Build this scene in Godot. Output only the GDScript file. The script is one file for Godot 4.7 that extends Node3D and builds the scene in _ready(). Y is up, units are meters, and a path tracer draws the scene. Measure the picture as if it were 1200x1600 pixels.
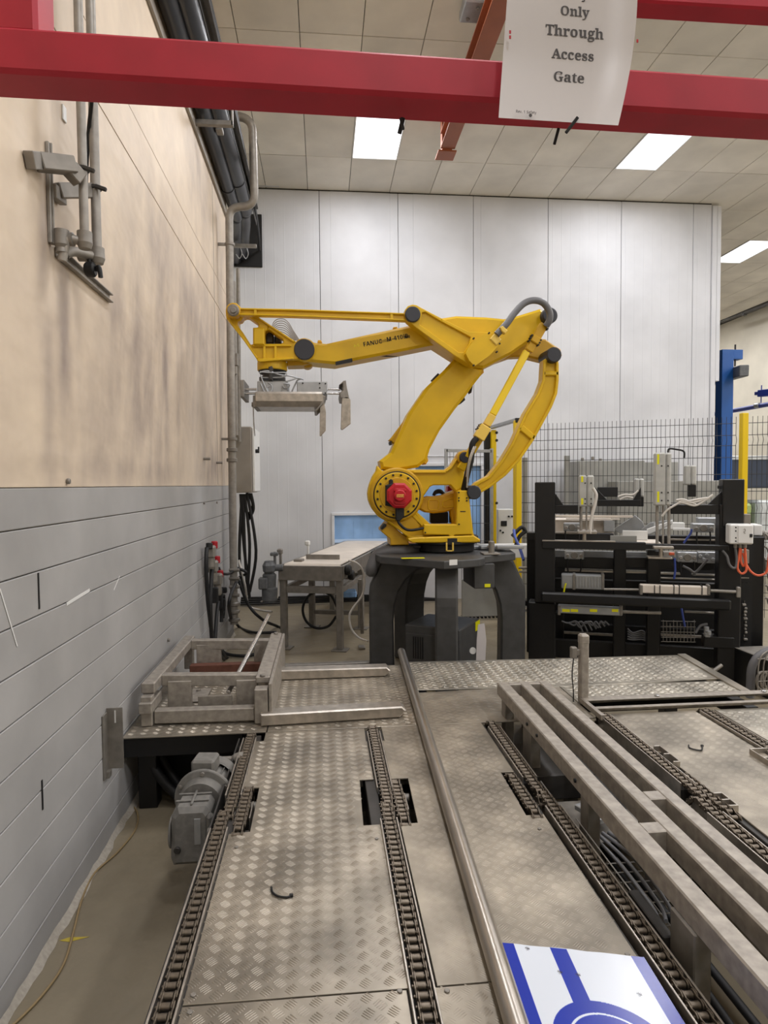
extends Node3D
# Palletising cell: a yellow arm on a stand, chain conveyors in front, fenced machinery on the right.

const ALL := 4294967295
var used := {}
var M := {}
var tex := {}
var cam_basis := Basis()
const EYE := Vector3(0, 1.45, 0)
const DECK := 0.37

# ---------- measuring: a ray of the photograph met with a plane of the place ----------
func ray(x: float, y: float) -> Vector3:
	return cam_basis * Vector3((x - 600.0) / 1000.0, (800.0 - y) / 1000.0, -1.0)
func onz(x: float, y: float, d: float) -> Vector3:
	var r := ray(x, y)
	return EYE + r * (-d / r.z)
func ony(x: float, y: float, h: float) -> Vector3:
	var r := ray(x, y)
	return EYE + r * ((h - EYE.y) / r.y)
func onx(x: float, y: float, w: float) -> Vector3:
	var r := ray(x, y)
	return EYE + r * (w / r.x)
# points of an enlarged detail [left, top, enlargement] -> outline in metres on the upright plane at depth d
func outline(o: Array, pts: Array, d: float) -> PackedVector2Array:
	var r := PackedVector2Array()
	for i in range(0, pts.size(), 2):
		var v := onz(o[0] + pts[i] / o[2], o[1] + pts[i + 1] / o[2], d)
		r.append(Vector2(v.x, v.y))
	return r
func at(o: Array, x: float, y: float, d: float) -> Vector3:
	return onz(o[0] + x / o[2], o[1] + y / o[2], d)

# ---------- objects ----------
func numbered(n: String) -> String:
	if not used.has(n):
		used[n] = 0
		return n
	used[n] += 1
	return "%s_%03d" % [n, used[n]]
func thing(called: String, label: String, category: String, base := Vector3.ZERO, group := "", turn := 0.0) -> Node3D:
	var o := Node3D.new()
	o.name = numbered(called)
	add_child(o)
	o.position = base
	o.rotation.y = turn
	o.set_meta("label", label)
	o.set_meta("category", category)
	if group != "":
		o.set_meta("group", group)
	return o
func mb() -> SurfaceTool:
	var st := SurfaceTool.new()
	st.begin(Mesh.PRIMITIVE_TRIANGLES)
	return st
func mesh_of(st: SurfaceTool) -> ArrayMesh:
	st.generate_normals()
	return st.commit()
# commits a shape, given in world axes unless local, as one named part
func part(parent: Node3D, called: String, st: SurfaceTool, m: Material, local := false) -> MeshInstance3D:
	var o := MeshInstance3D.new()
	o.name = called
	o.mesh = mesh_of(st)
	o.material_override = m
	o.cast_shadow = GeometryInstance3D.SHADOW_CASTING_SETTING_ON
	parent.add_child(o, true)
	if not local and parent != self:
		o.transform = parent.global_transform.affine_inverse()
	if SPLIT.has(called) and parent != self: loose_pieces(o, called)
	return o
# names whose mesh is committed as one part per loose piece
const SPLIT := ["casting_rib", "bolt", "rubber_buffer", "arm_lug", "bracket_rib", "lever_bolt", "clamp_bolt", "pocket_rim", "wrist_motor", "air_line_loop", "steel_braid_line", "top_lug", "yellow_label", "gusset", "stop_block", "transfer_pocket", "bolt_hole", "screw", "red_tape_speck", "cooling_fin", "cable_tie_band", "end_block", "port_fitting", "air_line", "cable_gland", "end_cap", "small_bracket", "dark_slot", "cross_brace", "side_rail", "air_hose", "end_bracket", "connector_and_shadow", "frame_spacer", "inner_hose_and_dark_box", "hose_clamp", "upper_clamp", "lower_clamp", "cross_member", "screen_and_button", "transfer_bracket", "motor_cap", "bracket_arm", "rail_edge", "gearbox", "stop_plate", "wrist_underside", "shaft_fitting", "push_plate", "cable"]
# splits a mesh into its loose pieces; the first stays, the others become siblings of the same name
func loose_pieces(o: MeshInstance3D, called: String) -> Array:
	var arr: Array = o.mesh.surface_get_arrays(0)
	var v: PackedVector3Array = arr[Mesh.ARRAY_VERTEX]
	var nn: PackedVector3Array = arr[Mesh.ARRAY_NORMAL]
	if v.size() > 60000: return [o]
	var ids := {}
	var up := []
	var vid := PackedInt32Array()
	vid.resize(v.size())
	for i in v.size():
		var k := Vector3i((v[i] * 20000.0).round())
		if not ids.has(k):
			ids[k] = up.size()
			up.append(up.size())
		vid[i] = ids[k]
	var find := func(a: int) -> int:
		while up[a] != a:
			up[a] = up[up[a]]
			a = up[a]
		return a
	for i in range(0, v.size(), 3):
		var a: int = find.call(vid[i])
		for j in [1, 2]:
			var b: int = find.call(vid[i + j])
			if a != b: up[b] = a
	var groups := {}
	for i in range(0, v.size(), 3):
		var r: int = find.call(vid[i])
		if not groups.has(r): groups[r] = []
		groups[r].append(i)
	if groups.size() < 2 or groups.size() > 120: return [o]
	var out := [o]
	var first := true
	for r in groups:
		var vv := PackedVector3Array()
		var n2 := PackedVector3Array()
		for i in groups[r]:
			for j in 3:
				vv.append(v[i + j])
				n2.append(nn[i + j])
		var na := []
		na.resize(Mesh.ARRAY_MAX)
		na[Mesh.ARRAY_VERTEX] = vv
		na[Mesh.ARRAY_NORMAL] = n2
		var am := ArrayMesh.new()
		am.add_surface_from_arrays(Mesh.PRIMITIVE_TRIANGLES, na)
		if first:
			o.mesh = am
			first = false
		else:
			out.append(copy_part(o.get_parent(), called, am, o.material_override, o.transform))
	return out
func copy_part(parent: Node3D, called: String, mesh: Mesh, m: Material, xf: Transform3D) -> MeshInstance3D:
	var o := MeshInstance3D.new()
	o.name = called
	o.mesh = mesh
	o.material_override = m
	o.transform = xf
	parent.add_child(o, true)
	return o
func single(called: String, st: SurfaceTool, m: Material, label: String, category: String, group := "") -> Node3D:
	var o: Node3D = part(self, "loose", st, m)
	var mi: MeshInstance3D = o
	var ab := mi.mesh.get_aabb()
	var bits := loose_pieces(mi, category.trim_suffix("s").replace(" ", "_"))
	if bits.size() > 1:
		o = Node3D.new()
		add_child(o)
		o.position = Vector3(ab.get_center().x, ab.position.y, ab.get_center().z)
		for b in bits:
			remove_child(b)
			b.name = category.trim_suffix("s").replace(" ", "_")
			o.add_child(b, true)
			b.position = -o.position
	o.name = numbered(called)
	o.set_meta("label", label)
	o.set_meta("category", category)
	if group != "":
		o.set_meta("group", group)
	return o
func struct(called: String, st: SurfaceTool, m: Material, label: String) -> MeshInstance3D:
	var o := part(self, called, st, m)
	o.set_meta("kind", "structure")
	o.set_meta("label", label)
	return o

# ---------- shapes ----------
func tri(st: SurfaceTool, a: Vector3, b: Vector3, c: Vector3) -> void:
	st.add_vertex(a)
	st.add_vertex(c)
	st.add_vertex(b)
func quad(st: SurfaceTool, a: Vector3, b: Vector3, c: Vector3, d: Vector3) -> void:
	tri(st, a, b, c)
	tri(st, a, c, d)
func box(st: SurfaceTool, c: Vector3, s: Vector3, b := 0.004, bas := Basis()) -> void:
	st.set_smooth_group(ALL)
	b = minf(b, minf(s.x, minf(s.y, s.z)) * 0.45)
	var h := s / 2.0
	var P := func(sx: int, sy: int, sz: int, ax: int) -> Vector3:
		var v := Vector3(sx * h.x, sy * h.y, sz * h.z)
		if ax != 0: v.x -= sx * b
		if ax != 1: v.y -= sy * b
		if ax != 2: v.z -= sz * b
		return c + bas * v
	var F := func(p: Array) -> void:
		# orients the face outwards
		var n: Vector3 = (p[1] - p[0]).cross(p[2] - p[0])
		var mid := Vector3.ZERO
		for v in p: mid += v
		if n.dot(mid / p.size() - c) < 0: p.reverse()
		for i in range(1, p.size() - 1): tri(st, p[0], p[i], p[i + 1])
	for s1 in [-1, 1]:
		F.call([P.call(s1, -1, -1, 0), P.call(s1, 1, -1, 0), P.call(s1, 1, 1, 0), P.call(s1, -1, 1, 0)])
		F.call([P.call(-1, s1, -1, 1), P.call(1, s1, -1, 1), P.call(1, s1, 1, 1), P.call(-1, s1, 1, 1)])
		F.call([P.call(-1, -1, s1, 2), P.call(1, -1, s1, 2), P.call(1, 1, s1, 2), P.call(-1, 1, s1, 2)])
		if b > 0.0:
			for s2 in [-1, 1]:
				F.call([P.call(-1, s1, s2, 1), P.call(1, s1, s2, 1), P.call(1, s1, s2, 2), P.call(-1, s1, s2, 2)])
				F.call([P.call(s1, -1, s2, 0), P.call(s1, 1, s2, 0), P.call(s1, 1, s2, 2), P.call(s1, -1, s2, 2)])
				F.call([P.call(s1, s2, -1, 0), P.call(s1, s2, 1, 0), P.call(s1, s2, 1, 1), P.call(s1, s2, -1, 1)])
				for s3 in [-1, 1]:
					F.call([P.call(s1, s2, s3, 0), P.call(s1, s2, s3, 1), P.call(s1, s2, s3, 2)])
func bx(st: SurfaceTool, x0: float, x1: float, y0: float, y1: float, z0: float, z1: float, b := 0.003) -> void:
	box(st, Vector3((x0 + x1) / 2, (y0 + y1) / 2, (z0 + z1) / 2), Vector3(absf(x1 - x0), absf(y1 - y0), absf(z1 - z0)), b)
func looking(dir: Vector3, up := Vector3.UP) -> Basis:   # x along dir
	var x := dir.normalized()
	if absf(x.dot(up)) > 0.98: up = Vector3(0, 0, 1)
	var z := x.cross(up).normalized()
	return Basis(x, z.cross(x), z)
func bar(st: SurfaceTool, a: Vector3, b: Vector3, h: float, w: float, bev := 0.003, up := Vector3.UP) -> void:
	box(st, (a + b) / 2, Vector3(a.distance_to(b), h, w), bev, looking(b - a, up))
# profile: [radius, along] pairs about the axis from a in direction dir
func lathe(st: SurfaceTool, a: Vector3, dir: Vector3, prof: Array, seg := 24, smooth := true) -> void:
	var bs := looking(dir)
	for k in range(prof.size() - 1):
		st.set_smooth_group(k + 1 if smooth else ALL)
		var r0: float = prof[k][0]
		var r1: float = prof[k + 1][0]
		var p0: Vector3 = a + bs.x * prof[k][1]
		var p1: Vector3 = a + bs.x * prof[k + 1][1]
		for i in seg:
			var u0 := bs.y * cos(TAU * i / seg) + bs.z * sin(TAU * i / seg)
			var u1 := bs.y * cos(TAU * (i + 1) / seg) + bs.z * sin(TAU * (i + 1) / seg)
			if r0 > 1e-6: tri(st, p0 + u0 * r0, p0 + u1 * r0, p1 + u1 * r1)
			if r1 > 1e-6: tri(st, p0 + u0 * r0, p1 + u1 * r1, p1 + u0 * r1)
func cyl(st: SurfaceTool, a: Vector3, b: Vector3, r: float, seg := 16, bev := 0.0) -> void:
	var l := a.distance_to(b)
	bev = minf(bev, minf(r * 0.4, l * 0.4))
	if bev > 0: lathe(st, a, b - a, [[0.0, 0.0], [r - bev, 0.0], [r, bev], [r, l - bev], [r - bev, l], [0.0, l]], seg)
	else: lathe(st, a, b - a, [[0.0, 0.0], [r, 0.0], [r, l], [0.0, l]], seg)
func tube(st: SurfaceTool, pts: Array, r: float, seg := 8, smooth_path := true) -> void:
	var p: Array = pts
	if smooth_path and pts.size() > 2: p = curve(pts, 6)
	var n := p.size()
	var rings := []
	var nrm := Vector3.ZERO
	for i in n:
		var d: Vector3 = (p[mini(i + 1, n - 1)] - p[maxi(i - 1, 0)]).normalized()
		if i == 0: nrm = d.cross(Vector3.UP if absf(d.y) < 0.9 else Vector3.RIGHT).normalized()
		nrm = (nrm - d * nrm.dot(d)).normalized()
		var bi := d.cross(nrm)
		var ring := []
		for k in seg: ring.append(p[i] + (nrm * cos(TAU * k / seg) + bi * sin(TAU * k / seg)) * r)
		rings.append(ring)
	st.set_smooth_group(1)
	for i in n - 1:
		for k in seg:
			var k1 := (k + 1) % seg
			quad(st, rings[i][k], rings[i][k1], rings[i + 1][k1], rings[i + 1][k])
	st.set_smooth_group(ALL)
	for k in range(1, seg - 1):
		tri(st, rings[0][0], rings[0][k + 1], rings[0][k])
		tri(st, rings[n - 1][0], rings[n - 1][k], rings[n - 1][k + 1])
func curve(pts: Array, per: int) -> Array:
	var r := []
	for i in pts.size() - 1:
		var a: Vector3 = pts[maxi(i - 1, 0)]
		var b: Vector3 = pts[i]
		var c: Vector3 = pts[i + 1]
		var d: Vector3 = pts[mini(i + 2, pts.size() - 1)]
		for k in per: r.append(b.cubic_interpolate(c, a, d, float(k) / per))
	r.append(pts[-1])
	return r
# pipe with straight runs and rounded elbows
func pipe(st: SurfaceTool, pts: Array, r: float, bend: float, seg := 12) -> void:
	var p := [pts[0]]
	for i in range(1, pts.size() - 1):
		var a: Vector3 = pts[i] + (pts[i - 1] - pts[i]).normalized() * bend
		var b: Vector3 = pts[i] + (pts[i + 1] - pts[i]).normalized() * bend
		for k in 7:
			var t := k / 6.0
			p.append(a.lerp(pts[i], t).lerp(pts[i].lerp(b, t), t))
	p.append(pts[-1])
	tube(st, p, r, seg, false)
func inset(p: PackedVector2Array, b: float) -> PackedVector2Array:
	var r := PackedVector2Array()
	var n := p.size()
	for i in n:
		var e0 := (p[i] - p[(i + n - 1) % n]).normalized()
		var e1 := (p[(i + 1) % n] - p[i]).normalized()
		var n0 := Vector2(-e0.y, e0.x)
		var n1 := Vector2(-e1.y, e1.x)
		var m := n0 + n1
		var k := m.length_squared()
		r.append(p[i] + m * (b * 2.0 / maxf(k, 0.8)))
	return r
func ccw(p: PackedVector2Array) -> PackedVector2Array:
	var s := 0.0
	for i in p.size(): s += p[i].cross(p[(i + 1) % p.size()])
	if s < 0: p.reverse()
	return p
# outline in the xy plane of xf, front face at z = 0, t thick, edges chamfered by b
func slab(st: SurfaceTool, poly: PackedVector2Array, xf: Transform3D, t: float, b := 0.004) -> void:
	poly = ccw(poly.duplicate())
	var n := poly.size()
	var inn := inset(poly, b)
	var ti := Geometry2D.triangulate_polygon(inn)
	if ti.is_empty():
		inn = poly
		b = 0.0
		ti = Geometry2D.triangulate_polygon(poly)
	st.set_smooth_group(ALL)
	var V := func(p: Vector2, z: float) -> Vector3: return xf * Vector3(p.x, p.y, z)
	for i in range(0, ti.size(), 3):
		var a := inn[ti[i]]
		var c := inn[ti[i + 1]]
		var d := inn[ti[i + 2]]
		if (c - a).cross(d - a) < 0:
			var x := c
			c = d
			d = x
		tri(st, V.call(a, 0.0), V.call(c, 0.0), V.call(d, 0.0))
		tri(st, V.call(a, -t), V.call(d, -t), V.call(c, -t))
	for i in n:
		var j := (i + 1) % n
		if b > 0:
			quad(st, V.call(poly[i], -b), V.call(poly[j], -b), V.call(inn[j], 0.0), V.call(inn[i], 0.0))
			quad(st, V.call(inn[i], -t), V.call(inn[j], -t), V.call(poly[j], -t + b), V.call(poly[i], -t + b))
		quad(st, V.call(poly[i], -t + b), V.call(poly[j], -t + b), V.call(poly[j], -b), V.call(poly[i], -b))
# upright plate, outline on plane depth d0, back to depth d1
func plate(st: SurfaceTool, o: Array, pts: Array, d0: float, d1: float, b := 0.008) -> void:
	slab(st, outline(o, pts, d0), Transform3D(Basis(), Vector3(0, 0, -d0)), d1 - d0, b)
func keyhole(outer: PackedVector2Array, holes: Array) -> PackedVector2Array:
	var p := ccw(outer.duplicate())
	for h in holes:
		var q := ccw(h.duplicate())
		q.reverse()
		var bi := 0
		var bj := 0
		var best := 1e9
		for i in p.size():
			for j in q.size():
				var dd := p[i].distance_to(q[j])
				if dd < best:
					best = dd
					bi = i
					bj = j
		var r := PackedVector2Array()
		for i in bi + 1: r.append(p[i])
		for j in q.size() + 1: r.append(q[(bj + j) % q.size()])
		var sh := (q[bj] - p[bi]).normalized().orthogonal() * 0.0002
		r[r.size() - 1] += sh
		r.append(p[bi] + sh)
		for i in range(bi + 1, p.size()): r.append(p[i])
		p = r
	return p
func flat(st: SurfaceTool, pts: Array, y: float, t: float, b := 0.0015) -> void:   # level plate from x, z pairs
	var p := PackedVector2Array()
	for i in range(0, pts.size(), 2): p.append(Vector2(pts[i], -pts[i + 1]))
	slab(st, p, Transform3D(Basis(Vector3(1, 0, 0), Vector3(0, 0, -1), Vector3(0, 1, 0)), Vector3(0, y, 0)), t, b)
func disc(st: SurfaceTool, o: Array, x: float, y: float, rad: float, d0: float, d1: float, bev := 0.006, seg := 32) -> void:
	var c := at(o, x, y, d0)
	cyl(st, c, c + Vector3(0, 0, d0 - d1), rad / o[2] * d0 / 1000.0, seg, bev)

# ---------- materials ----------
func noise_tex(freq: float, lo: float, hi: float, size := 512, oct := 4, sd := 1, normal := false) -> NoiseTexture2D:
	var n := FastNoiseLite.new()
	n.seed = sd
	n.noise_type = FastNoiseLite.TYPE_SIMPLEX_SMOOTH
	n.frequency = freq
	n.fractal_octaves = oct
	var t := NoiseTexture2D.new()
	t.width = size
	t.height = size
	t.seamless = true
	t.noise = n
	if normal:
		t.as_normal_map = true
		t.bump_strength = 6.0
	else:
		var g := Gradient.new()
		g.set_color(0, Color(lo, lo, lo))
		g.set_color(1, Color(hi, hi, hi))
		t.color_ramp = g
	return t
func mat(key: String, c: Color, rough := 0.5, metal := 0.0, wear := "", scale := 1.0) -> StandardMaterial3D:
	var m := StandardMaterial3D.new()
	m.albedo_color = c
	m.roughness = rough
	m.metallic = metal
	if wear != "":
		m.albedo_texture = tex[wear]
		m.uv1_triplanar = true
		m.uv1_world_triplanar = true
		m.uv1_scale = Vector3.ONE * scale
	m.cull_mode = BaseMaterial3D.CULL_DISABLED
	M[key] = m
	return m
func hash2(a: int, b: int) -> float:
	return fposmod(sin(a * 127.1 + b * 311.7) * 43758.5453, 1.0)

func make_textures() -> void:
	tex.soft = noise_tex(0.006, 0.90, 1.0, 512, 5, 3)
	tex.grime = noise_tex(0.010, 0.80, 1.0, 512, 6, 7)
	tex.fine = noise_tex(0.05, 0.82, 1.0, 512, 3, 9)
	tex.blot = noise_tex(0.004, 0.84, 1.0, 512, 6, 21)
	tex.dirt = noise_tex(0.005, 0.66, 1.0, 512, 6, 33)
	tex.rough = noise_tex(0.03, 0.0, 1.0, 512, 4, 11, true)

func make_materials() -> void:
	mat("yellow", Color(0.885, 0.715, 0.03), 0.42, 0.0, "soft", 0.9)
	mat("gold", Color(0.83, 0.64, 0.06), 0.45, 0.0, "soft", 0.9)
	mat("pale_yellow", Color(0.90, 0.76, 0.34), 0.45)
	mat("post_yellow", Color(0.90, 0.76, 0.02), 0.4)
	mat("black", Color(0.055, 0.055, 0.065), 0.42, 0.0, "grime", 1.3)
	mat("cap", Color(0.18, 0.185, 0.21), 0.5, 0.0)
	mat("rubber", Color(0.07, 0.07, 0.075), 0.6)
	mat("hose_grey", Color(0.40, 0.40, 0.41), 0.45)
	mat("stand", Color(0.30, 0.30, 0.30), 0.5, 0.0, "grime", 1.6)
	mat("motor_red", Color(0.72, 0.05, 0.12), 0.45)
	mat("signal_red", Color(0.65, 0.06, 0.12), 0.5)
	mat("guard_red", Color(0.72, 0.12, 0.21), 0.5, 0.0, "soft", 2.0)
	mat("white", Color(0.88, 0.88, 0.87), 0.5)
	mat("panel_white", Color(0.86, 0.865, 0.88), 0.75, 0.0, "soft", 0.25)
	mat("label_yellow", Color(0.90, 0.88, 0.05), 0.5)
	mat("steel", Color(0.78, 0.75, 0.71), 0.36, 0.8, "grime", 3.0)
	mat("bright_steel", Color(0.80, 0.80, 0.80), 0.25, 0.95)
	mat("dull_steel", Color(0.60, 0.58, 0.55), 0.5, 0.5, "grime", 2.0)
	mat("galv", Color(0.66, 0.64, 0.61), 0.5, 0.45, "grime", 2.5)
	mat("frame_steel", Color(0.70, 0.67, 0.63), 0.5, 0.45, "grime", 4.0)
	mat("alu", Color(0.70, 0.71, 0.72), 0.4, 0.6, "soft", 3.0)
	mat("actuator_grey", Color(0.74, 0.74, 0.72), 0.5, 0.1, "soft", 3.0)
	mat("cast_grey", Color(0.50, 0.49, 0.47), 0.6, 0.0, "grime", 5.0)
	mat("motor_grey", Color(0.42, 0.43, 0.44), 0.55, 0.0, "grime", 4.0)
	mat("box_grey", Color(0.60, 0.57, 0.53), 0.5, 0.0, "soft", 1.0)
	mat("chain", Color(0.50, 0.46, 0.41), 0.42, 0.8, "grime", 12.0)
	mat("roller", Color(0.30, 0.26, 0.23), 0.45, 0.8, "grime", 12.0)
	mat("blue", Color(0.08, 0.33, 0.62), 0.45)
	mat("pipe_blue", Color(0.18, 0.26, 0.62), 0.45)
	mat("sheet_blue", Color(0.60, 0.77, 0.97), 0.5, 0.0, "blot", 1.2)
	mat("belt", Color(0.88, 0.84, 0.79), 0.6, 0.0, "soft", 1.0)
	mat("duct", Color(0.13, 0.14, 0.165), 0.35, 0.0, "grime", 1.2)
	mat("orange_steel", Color(0.62, 0.34, 0.20), 0.5, 0.0, "soft", 1.0)
	mat("wire", Color(0.20, 0.20, 0.20), 0.5)
	mat("cable_white", Color(0.82, 0.80, 0.77), 0.5)
	mat("cable_orange", Color(0.90, 0.42, 0.28), 0.5)
	mat("cable_blue", Color(0.25, 0.33, 0.65), 0.5)
	mat("cable_tan", Color(0.55, 0.47, 0.33), 0.6)
	mat("ceiling", Color(0.93, 0.91, 0.87), 0.8, 0.0, "soft", 0.4)
	mat("dark_gap", Color(0.20, 0.19, 0.18), 0.9)
	mat("grey_wall", Color(0.68, 0.675, 0.67), 0.6, 0.0, "soft", 0.6)
	mat("cream_wall", Color(0.93, 0.90, 0.83), 0.6, 0.0, "soft", 0.3)
	mat("skirting", Color(0.72, 0.69, 0.64), 0.8, 0.0, "fine", 2.0)
	mat("paper", Color(0.80, 0.78, 0.78), 0.35)
	mat("ink", Color(0.33, 0.32, 0.33), 0.8)
	mat("print_black", Color(0.08, 0.07, 0.03), 0.7)
	mat("cardboard", Color(0.80, 0.58, 0.40), 0.8)
	mat("wrap", Color(0.86, 0.88, 0.88), 0.25, 0.0, "blot", 2.0)
	mat("wrap_green", Color(0.66, 0.74, 0.48), 0.4)
	mat("slate", Color(0.22, 0.26, 0.33), 0.5)
	mat("machine_grey", Color(0.60, 0.60, 0.58), 0.45, 0.0, "soft", 1.0)
	mat("red_sticker", Color(0.74, 0.40, 0.32), 0.6)
	mat("wood_red", Color(0.45, 0.28, 0.22), 0.7, 0.0, "grime", 4.0)
	mat("dark_metal", Color(0.28, 0.27, 0.26), 0.5, 0.4, "grime", 2.0)
	mat("pipe_steel", Color(0.74, 0.71, 0.67), 0.3, 0.9, "soft", 2.0)
	# floor
	var f := mat("floor", Color(0.57, 0.525, 0.44), 0.45, 0.0, "blot", 0.5)
	f.normal_enabled = true
	f.normal_texture = tex.rough
	f.normal_scale = 0.15
	# tread plate, worn and dusty
	for k in [["tread", Color(0.79, 0.75, 0.685), 0.36], ["tread_worn", Color(0.77, 0.73, 0.665), 0.42], ["tread_bright", Color(0.86, 0.83, 0.77), 0.33]]:
		var m := mat(k[0], k[1], k[2], 0.65)
		m.uv1_triplanar = true
		m.uv1_world_triplanar = true
		m.uv1_scale = Vector3.ONE * 0.8
		m.albedo_texture = tex.blot
		m.detail_enabled = true
		m.detail_blend_mode = BaseMaterial3D.BLEND_MODE_MUL
		m.detail_uv_layer = BaseMaterial3D.DETAIL_UV_2
		m.detail_albedo = tex.dirt
		m.uv2_triplanar = true
		m.uv2_world_triplanar = true
		m.uv2_scale = Vector3.ONE * 1.3

# ---------- light, camera ----------
func make_view() -> void:
	var yaw := atan(0.095)
	var pitch := atan(43.5 / sqrt(1000.0 * 1000.0 + 95.0 * 95.0))
	cam_basis = Basis(Vector3.UP, -yaw) * Basis(Vector3.RIGHT, -pitch) * Basis(Vector3(0, 0, 1), -0.008)
	var cam := Camera3D.new()
	cam.name = "camera"
	add_child(cam)
	cam.transform = Transform3D(cam_basis, EYE)
	cam.fov = rad_to_deg(2.0 * atan(0.8))
	cam.near = 0.02
	cam.far = 100.0
	cam.current = true
	var we := WorldEnvironment.new()
	we.name = "surroundings"
	var e := Environment.new()
	e.background_mode = Environment.BG_COLOR
	e.background_color = Color(0.60, 0.66, 0.74)
	e.background_energy_multiplier = 1.0
	e.tonemap_mode = Environment.TONE_MAPPER_LINEAR
	e.tonemap_exposure = 1.0
	e.sdfgi_enabled = true
	e.ssao_enabled = true
	e.ssil_enabled = true
	we.environment = e
	add_child(we)

const LAMP_COLOR := Color(0.985, 0.985, 1.0)
const LAMP_ENERGY := 4.1
# ceiling grid: tiles 0.495 x 0.95 m
const TX := 0.355
const TZ := -7.12
func make_room() -> void:
	# floor
	var st := mb()
	bx(st, -1.3, 9.5, -0.2, 0.0, -16.0, 5.0, 0.0)
	struct("floor", st, M.floor, "worn olive brown concrete floor of the hall")
	st = mb()
	var py0 := ony(93, 1470, 0.0)
	var py1 := ony(108, 1465, 0.0)
	var py2 := ony(140, 1464, 0.0)
	var py3 := ony(108, 1472, 0.0)
	flat(st, [py0.x, py0.z, py1.x, py1.z, py2.x, py2.z, py3.x, py3.z], 0.0012, 0.001, 0.0)
	single("floor_paint_mark", st, mat("faded_yellow", Color(0.70, 0.62, 0.22), 0.6), "short faded yellow paint mark on the floor next to the grey wall", "paint mark")
	# skirting: ragged white fillet along the block wall
	st = mb()
	var z := 1.0
	var k := 0
	while z > -6.25:
		var w0 := 0.012 + 0.014 * hash2(k, 1)
		var w1 := 0.012 + 0.014 * hash2(k + 1, 1)
		var h0 := 0.014 + 0.012 * hash2(k, 5)
		var h1 := 0.014 + 0.012 * hash2(k + 1, 5)
		st.set_smooth_group(1)
		quad(st, Vector3(-0.88 + w0, 0.001, z), Vector3(-0.88 + w1, 0.001, z - 0.05), Vector3(-0.88, h1, z - 0.05), Vector3(-0.88, h0, z))
		z -= 0.05
		k += 1
	struct("baseboard_left", st, M.skirting, "ragged off-white fillet along the foot of the block wall")
	make_ceiling()
	make_left_wall()
	make_back_wall()
	# right wall, far wall, wall behind the photographer
	st = mb()
	bx(st, 9.09, 9.3, 0.0, 5.2, -16.0, 5.0, 0.0)
	struct("wall_right", st, M.cream_wall, "distant cream painted side wall beyond the fence")
	st = mb()
	bx(st, 5.0, 9.3, 0.0, 5.2, -16.2, -16.0, 0.0)
	struct("wall_far", st, M.cream_wall, "far end wall of the hall, mostly hidden")
	st = mb()
	bx(st, -1.2, 9.3, 0.0, 5.2, 5.0, 5.2, 0.0)
	struct("wall_behind", st, M.cream_wall, "cream wall behind the viewpoint")

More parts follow.
